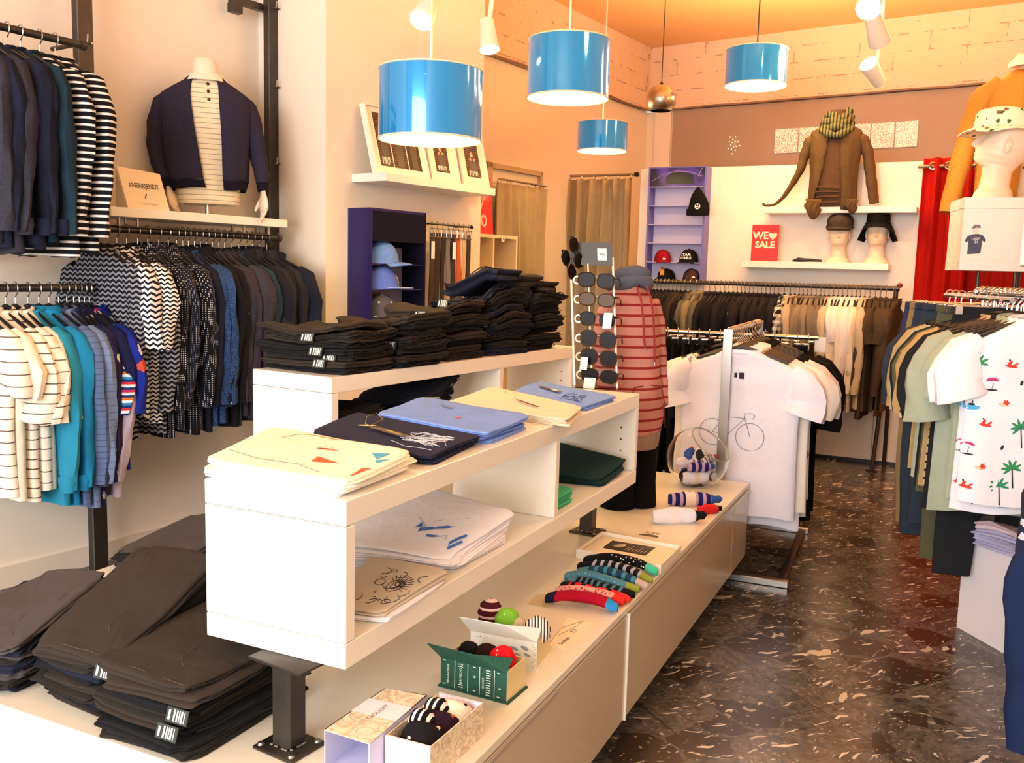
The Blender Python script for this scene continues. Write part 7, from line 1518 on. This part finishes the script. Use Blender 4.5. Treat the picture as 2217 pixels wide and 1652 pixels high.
SN=cloth('navy_sock_stripes','#22246a','ystripe','#b9a0c0',.030); SW=cloth('white_sock','#e9e6f2',var=.03); SB=cloth('black_sock','#18181c'); SR=cloth('red_sock','#d02a2c'); SBL=cloth('blue_sock','#3457a8'); SG=cloth('grey_sock','#b9b4be','ystripe','#5a5660',.018)
def sock_roll(loc,az,L,r,mt,label,band=None,tilt=0,group=None,tipm=None):
    t=thing('sock_bundle',label,'socks',loc,az,group); R=Matrix.Rotation(tilt,3,'X'); m=MB(); P=[];S=[]
    for k in range(11): f=k/10; P.append(R@Vector((.004*math.sin(k),(f-.5)*L,0))+Vector((0,0,r*.8))); S.append(r*(.45+.55*math.sin(PI*min(1,max(0,f*1.1+.04)))**.5)*(1+.05*math.sin(k*2.1)))
    m.tube(P,S,16,sq=.85,ref=(0,0,1)); m.build('sock',mt,t)
    m=MB(); k=3; m.tube([P[8],P[9],P[10],P[10]+(P[10]-P[9])*.6],[S[8]*1.03,S[9]*1.05,S[10]*1.05,S[10]*.3],16,sq=.85,ref=(0,0,1)); m.build('toe',tipm or SB,t)
    if band: m=MB(); m.tube([P[3],P[5]],[S[3]*1.06,S[5]*1.06],16,sq=.85,ref=(0,0,1)); m.build('paper_band',band,t)
    return t
BND=plain('paper_band','#ecdccf',.7)
bc=Vector((gb.x,gb.y,0))
for i,(dx,dy,dz,az,L,r,mt,lb,bd,tl,tp) in enumerate(((.0,-.02,.012,1.3,.15,.034,SW,'white sock bundle at the bottom of the bowl',BND,0,None),(-.055,.0,.02,.4,.10,.028,SB,'black sock bundle low on the left in the bowl',None,.2,SR),(.055,.01,.025,-.5,.09,.028,SG,'grey striped sock bundle on the right in the bowl',BND,.2,SW),(-.0,.05,.02,1.5,.13,.030,SBL,'blue sock bundle at the back of the bowl',None,0,None),(.01,-.035,.066,1.35,.13,.026,SN,'navy striped sock bundle across the middle of the bowl',None,.0,SBL),(-.06,-.005,.080,1.2,.10,.024,SW,'white sock bundle with blue toe on the left of the bowl',None,-.1,SBL),(-.035,.03,.112,.5,.09,.022,SBL,'blue sock bundle with red edge on top in the bowl',None,.4,SR),(.015,.02,.110,-.2,.08,.020,SB,'black and white sock bundle on top in the bowl',None,.5,SW),(.055,.0,.092,.9,.10,.024,SG,'striped grey sock bundle with red top in the bowl',None,.2,SR))):
    k=.86; sock_roll((gb.x+dx*k,gb.y+dy*k,ZC+.004+dz),az,L*.9,r*.92,mt,lb,bd,tl,None,tp)
o1=HZ(1500,1096,ZC); sock_roll((o1.x+.005,o1.y+.01,ZC+.001),math.radians(85),.20,.030,SN,'navy striped sock bundle with paper band before the bowl',BND,0,None,SBL)
o2=HZ(1535,1112,ZC); sock_roll((o2.x,o2.y,ZC),math.radians(70),.10,.020,SR,'small red and black sock bundle near the cabinet edge',None,0,None,SB)
o3=HZ(1468,1132,ZC); t=sock_roll((o3.x,o3.y,ZC),math.radians(80),.19,.032,SW,'white sock bundle with red and black cuff lying before the bowl',plain('white_paper_band','#f2e8ec',.7),0,None,SB)
# ================================================================ SOCKS IN A FAN
def sock(c0,c1,mt,toe,cuff,label,w=.030,h=.020,arch=.016,zb=ZC,heel=None,seed=0):
    a=HZ(*c0,ZC); b=HZ(*c1,ZC); cc=(a+b)/2; az=math.atan2((b-a).x,(b-a).y); L=(b-a).length; t=thing('sock',label,'sock',(cc.x,cc.y,zb),az); N=16; r=random.Random(seed)
    def pos(f): return Vector((.010*math.sin(f*5+seed),(f-.5)*L,h*.5+arch*math.sin(PI*min(1,f*1.05))*.9+.001))
    def rad(f): 
        g=.85+.25*math.sin(PI*f)+(.22 if .45<f<.62 else 0); 
        if f>.93: g*=max(.35,math.sqrt(max(0,1-((f-.93)/.075)**2)))
        return w*.5*g
    def seg(f0,f1,nm,mt_,k=1.):
        n=max(2,int((f1-f0)*N)); m=MB(); rings=[]
        for i in range(n+1):
            f=f0+(f1-f0)*i/n; p=pos(f); w_=rad(f)*k; hh=h*.5*k*(1 if f<.93 else .8); rings.append([p+Vector((w_*math.cos(q),0,hh*math.sin(q)*(1+.2*math.sin(3*q+f*9)))) for q in [2*PI*j/14 for j in range(14)]])
        m.loft(rings); m.f=[tuple(reversed(f_)) for f_ in m.f]; return m.build(nm,mt_,t)
    seg(.0,.13,'cuff',cuff,1.04); seg(.13,.84,'foot',mt); seg(.84,1.,'toe',toe,1.02)
    if heel: seg(.48,.60,'heel',heel,1.03)
    return t
K=lambda n,*a,**k: cloth(n,*a,**k)
BKD=K('black_white_dot_sock','#15151a','speck','#e6e6ea',90.,c3=.22); BKT=K('black_grey_dash_sock','#17181d','ystripe','#a9acb8',.024); NVT=K('navy_teal_sock','#24405f','ystripe','#3f8aa0',.03); STB=K('steel_blue_sock','#4f8296','speck','#a8c4cc',110.); BTC=K('black_teal_check','#15181f','ystripe','#4a7f90',.02); RDB=K('red_black_stripe_sock','#d8272c','ystripe','#1a1416',.034); PNK=K('rose_weave_sock','#e2a39c','speck','#b03038',120.,c3=.33); CRM=K('crimson_sock','#a80f2c',var=.15)
MNT=K('mint_toe','#46c4a0'); OLV=K('olive_toe','#8f9a3c'); GRT=K('grey_toe','#b9a8a0'); BLE=K('blue_toe','#2f8fd0'); RDT=K('red_toe','#e2322c'); NAV=K('navy_cuff','#181c3a')
sock((1268,1220),(1422,1250),BKD,MNT,SB,'black dotted sock with mint toe, furthest of the fan',h=.024,arch=.026,seed=1)
sock((1256,1232),(1414,1266),BKT,OLV,SB,'black dashed sock with olive toe, second in the fan',h=.022,arch=.020,seed=2)
sock((1252,1246),(1405,1277),NVT,GRT,STB,'navy sock with pale grey toe in the fan',h=.022,arch=.018,seed=3)
sock((1222,1258),(1385,1286),STB,OLV,STB,'steel blue sock with olive toe in the fan',h=.022,arch=.020,seed=4)
sock((1228,1268),(1372,1300),BTC,SB,STB,'black and teal checked sock with black toe in the fan',h=.022,arch=.014,seed=5)
sock((1216,1276),(1360,1311),RDB,RDT,SB,'red sock with black stripes and red toe in the fan',h=.021,arch=.014,seed=6)
sock((1208,1284),(1349,1315),PNK,RDT,PNK,'rose woven sock in the fan beside the crimson one',h=.020,arch=.018,seed=7)
sock((1186,1303),(1338,1328),CRM,BLE,NAV,'crimson sock with blue toe, nearest of the fan',w=.040,h=.026,arch=.016,seed=8)
q=[HZ(x,y,ZC) for x,y in ((1142,1308),(1186,1316),(1212,1292),(1160,1296))]; cc=sum(q,Vector())/4; t=thing('hang_card','kraft card at the cuff of the crimson sock','card',tuple(cc)); m=MB(); m.add([v+Vector((0,0,.0005)) for v in q]+[q[0]+Vector((0,0,.0015)),q[1]+Vector((0,0,.0015)),q[2]+Vector((0,0,.012)),q[3]+Vector((0,0,.010))],[(3,2,1,0),(4,5,6,7),(0,1,5,4),(1,2,6,5),(2,3,7,6),(3,0,4,7)]); m.build('card',plain('kraft_card','#c9b488',.7),t,smooth=False,world=True)
# ================================================================ TRAY, CARDS, BOXES
def walls_box(name,label,cat,C,zb,h,mt,th=.004,bottom=True,inner=None):
    """open-topped box over world quad C"""
    c=sum(C,Vector())/4; t=thing(name,label,cat,(c.x,c.y,zb)); n=len(C)
    I=[v+(Vector((c.x,c.y,v.z))-v).normalized()*th*1.6 for v in C]
    for i in range(4):
        a,b=C[i],C[(i+1)%4]; ia,ib=I[i],I[(i+1)%4]; m=MB(); lo=lambda v:Vector((v.x,v.y,zb)); hi=lambda v:Vector((v.x,v.y,zb+h))
        m.add([lo(a),lo(b),lo(ib),lo(ia),hi(a),hi(b),hi(ib),hi(ia)],[(3,2,1,0),(4,5,6,7),(0,1,5,4),(1,2,6,5),(2,3,7,6),(3,0,4,7)]); m.build('side_wall',mt if not isinstance(mt,list) else mt[i],t,smooth=False,world=True)
    m=MB(); m.add([Vector((v.x,v.y,zb+.0005)) for v in I]+[Vector((v.x,v.y,zb+.004)) for v in I],[(3,2,1,0),(4,5,6,7),(0,1,5,4),(1,2,6,5),(2,3,7,6),(3,0,4,7)]); m.build('floor_panel',inner or (mt if not isinstance(mt,list) else mt[0]),t,smooth=False,world=True); return t,I
TR_=[HZ(1247,1207,ZC),HZ(1430,1244,ZC),HZ(1474,1200,ZC),HZ(1303,1168,ZC)]; hT=.028
t,I=walls_box('framed_tray','white framed tray holding a dark printed card, behind the sock fan','tray',TR_,ZC,hT,FRW,.004)
m=MB(); m.add([v.lerp(sum(TR_,Vector())/4,.02)+Vector((0,0,.014)) for v in I]+[v.lerp(sum(TR_,Vector())/4,.02)+Vector((0,0,.016)) for v in I],[(3,2,1,0),(4,5,6,7),(0,1,5,4),(1,2,6,5),(2,3,7,6),(3,0,4,7)]); m.build('mount',plain('cream_mount','#efe2c2',.6),t,smooth=False,world=True)
zt_=ZC+.0165; q=[HZ(1304,1186,zt_),HZ(1397,1203,zt_),HZ(1420,1185,zt_),HZ(1326,1170,zt_)]; m=MB(); m.add(q,[(0,1,2,3)]); m.build('dark_card',plain('dark_print_card','#2a211b',.4),t,smooth=False,world=True)
m=MB(); m.poly([q[0].lerp(q[1],a).lerp(q[3].lerp(q[2],a),b)+Vector((0,0,.0006)) for a,b in ((.22,.35),(.34,.38),(.42,.62),(.34,.82),(.26,.70),(.12,.42))])
for k in range(7): a=.48+.07*k; m.poly([q[0].lerp(q[1],x).lerp(q[3].lerp(q[2],x),b)+Vector((0,0,.0006)) for x,b in ((a,.18),(a+.02,.18),(a+.03,.55+.2*math.sin(k*2)),(a+.012,.55+.2*math.sin(k*2)))])
m.build('pale_print',plain('pale_card_print','#b5a78d',.6),t,smooth=False,world=True)
# price card with handwriting
zc=ZC+.0012; q=[HZ(1186,1398,zc),HZ(1224,1404,zc),HZ(1286,1350,zc),HZ(1228,1336,zc)]; cc=sum(q,Vector())/4; t=thing('price_card','handwritten sock price card lying between the sock fan and the white book box','price card',(cc.x,cc.y,ZC))
m=MB(); m.add([Vector((v.x,v.y,ZC+.0002)) for v in q]+q,[(3,2,1,0),(4,5,6,7),(0,1,5,4),(1,2,6,5),(2,3,7,6),(3,0,4,7)]); m.build('paper',plain('cream_paper','#f5e6c8',.7),t,smooth=False,world=True)
X=(q[2]-q[1]).normalized(); Y=Vector((-X.y,X.x,0)); m=MB(); put_text(m,'Socken',.017,q[1].lerp(q[2],.22)+Y*.020,X,Y,off=.0006); put_text(m,'7,9',.018,q[1].lerp(q[2],.60)+Y*.024,X,Y,off=.0006); m.build('handwriting',DINK,t,smooth=False,world=True)
m=MB(); m.tube([p+Vector((0,0,.0008)) for p in (q[0].lerp(q[3],.1),q[0].lerp(q[3],.5)+X*.02,q[3].lerp(q[2],.6),q[1].lerp(q[2],.8)+Y*.03,q[1].lerp(q[2],.35)+Y*.045)],.0005,4); m.build('drawn_lines',KR,t,world=True)
p=HZ(1408,1158,ZC); t=thing('sticker','small half-round price sticker on the cabinet beyond the tray','sticker',(p.x,p.y,ZC),E25); m=MB(); A=[(.034*math.cos(a),.022*math.sin(a)) for a in [PI*k/10 for k in range(11)]]; m.add([Vector((x,y-.02,z)) for z in (.0002,.0012) for x,y in A],[tuple(range(11)),tuple(range(21,10,-1))][::-1]+[(i,i+1,i+12,i+11) for i in range(10)]); m.build('half_disc',plain('grey_sticker','#5a5045',.6),t,smooth=False)
m=MB(); put_text(m,'3,99',.03,(0,.02,.0008),(1,0,0),(0,1,0)); m.build('price_print',KR,t,smooth=False)
# marbled boxes
def marble_mat(n,c1,c2):
    q=NT(n); c=q.coord(); w=q.n('ShaderNodeTexNoise',{0:c,'Scale':26.,'Detail':5.,'Distortion':2.5}); r=q.n('ShaderNodeValToRGB'); q.t.links.new(w.outputs[0],r.inputs[0]); e=r.color_ramp.elements; e[0].position=.44; e[0].color=(*hx(c1),1); e[1].position=.52; e[1].color=(*hx(c2),1); e.new(.60).color=(*hx(c1),1); q.link((r,0),'Base Color'); q.b.inputs['Roughness'].default_value=.5; return q.m
MAR=marble_mat('marbled_paper','#efe0c4','#c9b08e'); MAR2=marble_mat('pale_marbled_paper','#f2e9ee','#d9c4d4'); BLI=plain('pale_blue_inside','#c9cbee',.6)
hM=.075; zm=ZC+hM
A1,B1,C1_,D1=HZ(702,1579,zm),HZ(800,1610,zm),HZ(925,1505,zm),HZ(834,1489,zm)
t=thing('box_sleeve','marbled cardboard sleeve, open towards the camera, beside the patterned sock box','box',((A1.x+C1_.x)/2,(A1.y+C1_.y)/2,ZC))
def panel(m,a,b,c,d,th,nrm): nrm=Vector(nrm)*th; m.add([a,b,c,d,a+nrm,b+nrm,c+nrm,d+nrm],[(3,2,1,0),(4,5,6,7),(0,1,5,4),(1,2,6,5),(2,3,7,6),(3,0,4,7)])
lo=lambda v:Vector((v.x,v.y,ZC+.0003))
m=MB(); panel(m,A1,B1,C1_,D1,.002,(0,0,-1)); top_=m.build('top_panel',MAR,t,smooth=False,world=True)
m=MB(); panel(m,lo(A1),lo(B1),lo(C1_),lo(D1),.002,(0,0,1)); m.build('bottom_panel',BLI,t,smooth=False,world=True)
e_=(C1_-B1).normalized(); nR=Vector((-e_.y,e_.x,0))
m=MB(); panel(m,lo(A1),lo(D1),D1,A1,.002,-nR); m.build('side_panel',BLI,t,smooth=False,world=True)
m=MB(); panel(m,lo(B1),lo(C1_),C1_,B1,.002,nR); m.build('side_panel',BLI,t,smooth=False,world=True)
m=MB(); panel(m,lo(D1),lo(C1_),C1_,D1,.002,-e_); m.build('end_panel',BLI,t,smooth=False,world=True)
m=MB(); q=[A1.lerp(D1,.42),B1.lerp(C1_,.42),B1.lerp(C1_,.72),A1.lerp(D1,.72)]; m.add([v+Vector((0,0,.0008)) for v in q],[(0,1,2,3)]); m.build('white_band',plain('white_band_paper','#efe9ef',.6),t,smooth=False,world=True)
m=MB(); Xb=(B1-A1).normalized(); Yb=Vector((-Xb.y,Xb.x,0)); put_text(m,'THOUGHT',.013,(A1+B1+C1_+D1)/4+Xb*.0+Vector((0,0,.001)),Yb,-Xb,off=.0004); m.build('lettering',INK,t,smooth=False,world=True)
TQ=[HZ(834,1592,zm-.006),HZ(932,1618,zm-.006),HZ(1046,1521,zm-.006),HZ(951,1498,zm-.006)]
t,I=walls_box('sock_box','open marbled box with three patterned socks at the bottom of the view','box',TQ,ZC,hM-.006,[MAR2,MAR,MAR2,MAR],.003,inner=BLI)
HB1=K('black_cream_horse_sock','#1a181a','leaf','#e9dcc4',42.,c3='#e9dcc4'); HB2=K('wine_coral_horse_sock','#2a1524','leaf','#c96a52',42.,c3='#c96a52'); HB3=K('cream_black_horse_sock','#efe4cf','leaf','#1d1a1c',42.,c3='#1d1a1c')
c_=sum(TQ,Vector())/4; eL=(TQ[2]-TQ[1]); eW=(TQ[1]-TQ[0]); azb=math.atan2(eL.x,eL.y)
for i,(f,mt,lb) in enumerate(((.24,HB1,'black sock with cream horses, nearest in the marbled box'),(.50,HB2,'dark wine sock with coral horses in the marbled box'),(.76,HB3,'cream sock with black horses, furthest in the marbled box'))):
    p=TQ[0].lerp(TQ[3],f).lerp(TQ[1].lerp(TQ[2],f),.5); t=thing('sock',lb,'sock',(p.x,p.y,ZC+.005),azb); wW=eW.length*.42; m=MB(); rings=[]
    for k in range(9):
        y=-.032+.064*k/8; s_=math.sqrt(max(.05,1-(abs(y)/.036)**2.4)); rings.append([Vector((wW*math.copysign(abs(math.cos(a))**.7,math.cos(a))*(.8+.2*s_),y+.006*math.sin(3*a),.034+.042*math.sin(a)*s_+.004*math.sin(2*a+k))) for a in [2*PI*j/20 for j in range(20)]])
    m.loft(rings); m.f=[tuple(reversed(f_)) for f_ in m.f]; m.build('rolled_foot',mt,t)
    if i>0:
        m=MB(); m.tube([Vector((-wW*.95+.012*j,-.02+.0*j,.055+.012*math.sin(j))) for j in range(4)],[.012,.020,.022,.018],12,ref=(0,0,1)); m.build('striped_cuff',K('black_white_cuff','#141316','vstripe','#e4ddd2',.014,c3=.2),t)
# book boxes
GRN=K('green_book_cloth','#2f5a4c','melange','#244a40',60.,rough=.6); CRP=plain('cream_page_board','#e2cf98',.6,bump=.1,bs=200); PBL=plain('pale_blue_lining','#aebfc4',.5); WLN=plain('white_spine_ink','#dfe6da',.7)
def book_box(label,TLp,TRp,BLp,BRp,FTp,FBp,cover,side,lid_up,lidm,linem,decor):
    BL=HZ(*BLp,ZC); BR=HZ(*BRp,ZC); FB=HZ(*FBp,ZC); h=VT(*TRp,BR)-ZC; BK=BL+(FB-BR); C=[BL,BR,FB,BK]
    t,I=walls_box('sock_book_box',label,'box',C,ZC+.004,h-.004,[cover,side,side,side],.003,inner=side)
    c=sum(C,Vector())/4; m=MB(); Q=[v+(v-c).normalized()*.006 for v in C]; m.add([Vector((v.x,v.y,ZC)) for v in Q]+[Vector((v.x,v.y,ZC+.0038)) for v in Q],[(3,2,1,0),(4,5,6,7),(0,1,5,4),(1,2,6,5),(2,3,7,6),(3,0,4,7)]); m.build('bottom_cover',cover,t,smooth=False,world=True)
    # lid hinged on the front top edge, opened towards the camera
    f=(FB-BR); f.normalize(); up=Vector((0,0,1)); X=(BR-BL).normalized(); W_l=(FB-BR).length; d=(-f*.55+up*.62).normalized() if lid_up else f
    a=Vector((BL.x,BL.y,ZC+h+.0005)); b=Vector((BR.x,BR.y,ZC+h+.0005)); mid=a.lerp(b,.5)
    l1=a+d*W_l*.62-X*.012; l2=a.lerp(b,.62)+d*W_l*.62; l3=a.lerp(b,.62); nrm=(b-a).cross(d).normalized()
    m=MB(); panel(m,a,a.lerp(b,.999),b+f*W_l*.12+up*.012,l1,.002,nrm) if False else panel(m,a,l3,l2,l1,.002,nrm); L1=m.build('lid',cover,t,smooth=False,world=True)
    m=MB(); k=lambda u,v:(a.lerp(l3,u)).lerp(l1.lerp(l2,u),v)+nrm*-.0006; m.add([k(.08,.10),k(.92,.10),k(.92,.90),k(.08,.90)],[(0,1,2,3)]); m.build('lid_lining',linem,t,smooth=False,world=True)
    m=MB(); e1=l3; e2=b; e3=b+f*W_l*.10+up*.010; e4=l2; n2=(e2-e1).cross(e4-e1).normalized(); panel(m,e1,e2,b+f*W_l*.30+up*.022,e4,.002,n2); m.build('lid',cover,t,smooth=False,world=True)
    # decoration on the front face
    fn=-f; 
    def F(u,v,o=.0008): return Vector((BL.x,BL.y,0)).lerp(Vector((BR.x,BR.y,0)),u)+Vector((0,0,ZC+.004+(h-.004)*v))+fn*o
    decor(t,F,X,up,(BR-BL).length,h); return t,C,h,f,X
def dec_green(t,F,X,up,W,h):
    m=MB()
    for u in (.22,.42,.60,.82): m.add([F(u-.004,.0),F(u+.004,.0),F(u+.004,1),F(u-.004,1)],[(0,1,2,3)])
    for u in (.06,.52,.88):
        for v in (.08,.90): m.add([F(u-.02,v),F(u+.02,v),F(u+.02,v+.03),F(u-.02,v+.03)],[(0,1,2,3)])
    m.build('spine_lines',WLN,t,smooth=False,world=True)
    m=MB()
    for u,vs in ((.73,[.06+.085*k for k in range(11)]),(.31,(.10,.18,.82,.90))):
        for v in vs:
            for s in (-1,1): m.add([F(u,v,.001),F(u,v+.028,.001),F(u+s*.035,v-.02+.028,.001),F(u+s*.035,v-.02,.001)],[(0,1,2,3)] if s<0 else [(3,2,1,0)])
    m.build('chevrons',WLN,t,smooth=False,world=True)
    m=MB(); put_text(m,'BRAINTREE',.0085,F(.12,.48,.001),up,-X,off=.0006); put_text(m,'BAMBOO',.0085,F(.315,.5,.001),up,-X,off=.0006); put_text(m,'SOCKS',.0075,F(.655,.45,.001),up,-X,off=.0006); m.build('spine_lettering',WLN,t,smooth=False,world=True)
    m=MB()
    for u,v,s in ((.52,.55,1),(.90,.35,.8)):
        for a in (.4,1.2,2.4): m.tube([F(u,v,.001),F(u+.03*s*math.cos(a),v+.12*s*math.sin(a),.001)],.0006,4)
    m.build('twig_emblem',WLN,t,world=True)
t1,C,h,f,X=book_box('green book-shaped box with lid open, holding red and dark socks',(953,1426),(1097,1457),(954,1486),(1096,1524),(1135,1431),(1137,1489),GRN,CRP,True,GRN,PBL,dec_green)
def ball_sock(C,h,u,v,r,mt,label,el=1.,zz=.6):
    p=C[0].lerp(C[1],u).lerp(C[3].lerp(C[2],u),v); t=thing('sock_bundle',label,'socks',(p.x,p.y,ZC+.010),0); m=MB(); m.ball((0,0,h*zz),r,18,11,1.15,1,el); 
    for i,q in enumerate(m.v): m.v[i]=q*(1)+Vector((.002*math.sin(q.z*300),0,0))
    m.build('rolled_sock',mt,t); m=MB(); m.tube([Vector((r*.75*math.cos(a),r*.75*math.sin(a),h*zz+r*.60*el)) for a in [PI*k/8 for k in range(9)]],.003,6); m.build('fold_edge',mt,t); return t
REDS=K('red_stag_sock','#d3161c','speck','#e6c9b4',60.,c3=.12); DKB=K('dark_brown_sock','#2a1612'); 
ball_sock(C,h,.80,.45,.025,REDS,'bright red rolled sock in the green book box',1.2,.95); ball_sock(C,h,.52,.6,.022,DKB,'dark brown rolled sock in the green book box',1.1,.9); ball_sock(C,h,.22,.65,.019,SB,'black rolled sock in the green book box',1.1,.85)
WHB=plain('white_illustrated_card','#e9e7df',.5); GYP=plain('grey_fish_print','#8b949a',.6)
def dec_white(t,F,X,up,W,h):
    m=MB()
    for u,v,w,hh in ((.66,.62,.07,.06),(.82,.70,.06,.07),(.72,.42,.05,.035),(.86,.46,.05,.05),(.78,.26,.06,.035),(.40,.25,.05,.03)): m.poly([F(u+w*math.cos(a)-.3*w*math.sin(a)*0,v+hh*math.sin(a)-.5*hh*math.cos(a),.001) for a in [2*PI*k/12 for k in range(12)]])
    m.build('fish_print',GYP,t,smooth=False,world=True)
    m=MB(); 
    for i in range(12): u=.94+.03*math.sin(i*2.2); m.add([F(u,.05+.075*i,.001),F(u+.03,.03+.075*i,.001),F(u+.03,.05+.075*i,.001),F(u,.07+.075*i,.001)],[(0,1,2,3)])
    m.build('green_sprigs',plain('pale_green_print','#9ab079',.6),t,smooth=False,world=True)
    m=MB()
    for i in range(4): m.poly([F(.10+.05*i+.008*math.cos(a),.80+.04*(i%2)+.02*math.sin(a),.001) for a in [2*PI*k/8 for k in range(8)]])
    m.build('dots',DINK,t,smooth=False,world=True)
    m=MB(); put_text(m,'THOUGHT',.009,F(.18,.22,.001),X,up,off=.0006); m.build('lettering',plain('faint_print','#c9b79a',.8),t,smooth=False,world=True)
t2,C,h,f,X=book_box('white illustrated book-shaped box with lid open, behind the green one',(1017,1366),(1161,1391),(1018,1424),(1161,1452),(1188,1366),(1189,1416),WHB,CRP,True,WHB,plain('silver_lining','#b9bfbf',.4),dec_white)
STP=K('black_white_vertical_sock','#ece4dc','vstripe','#2e2420',.007); MRN=K('maroon_striped_sock','#4a1420','stripe','#d9b9b0',.018,c3=.3); LIM=K('lime_green_sock','#7fc23a','speck','#e9f0c4',70.,c3=.12)
ball_sock(C,h,.90,.5,.027,STP,'black and white striped sock in the white book box',1.25,.95); ball_sock(C,h,.60,.6,.020,K('beige_black_sock','#cdb89c','speck','#1d1a18',60.,c3=.3),'beige and black sock in the white book box',1.1,.9); ball_sock(C,h,.42,.6,.026,LIM,'lime green sock in the white book box',1.15,1.05); ball_sock(C,h,.15,.65,.026,MRN,'maroon striped sock in the white book box',1.5,1.15)
pn=at_depth(2605,720,2.62); garment(Vector((pn.x,pn.y,1.06)),math.radians(25),.46,.42,.03,cloth('navy_white_leaf_print','#27304a','leaf','#d6d9e2',22.),'navy top with white leaf print at the right edge beside the palm tees','top',1401,'half','hanging_top',None,hlab='black hanger of the navy leaf-print top at the right edge')
g1=at_depth(2556,905,2.5); g1.z=.88; g2=at_depth(2605,720,2.62); g2.z=1.06
t=thing('clothes_rack','low two-armed rack at the right edge carrying the navy tops','clothes rack',(g1.x+.10,g1.y+.28,0)); RD3=D2(25)
m=MB(); m.tube([g1-RD3*.12,g1+RD3*.30],.011,8); m.build('lower_arm',CHROME,t,world=True)
m=MB(); m.tube([g2-RD3*.10,g2+RD3*.20],.011,8); m.build('upper_arm',CHROME,t,world=True)
a=g1+RD3*.30; b_=g2+RD3*.20
m=MB(); m.tube([(a.x,a.y,.0),(a.x,a.y,.90)],.013,8); m.tube([(a.x,a.y,.90),(b_.x,b_.y,1.06)],.013,8); m.build('upright',CHROME,t,world=True)
m=MB(); m.tube([(a.x,a.y,0),(a.x,a.y,.015)],.14,24); m.build('foot_disc',CHROME,t,world=True)
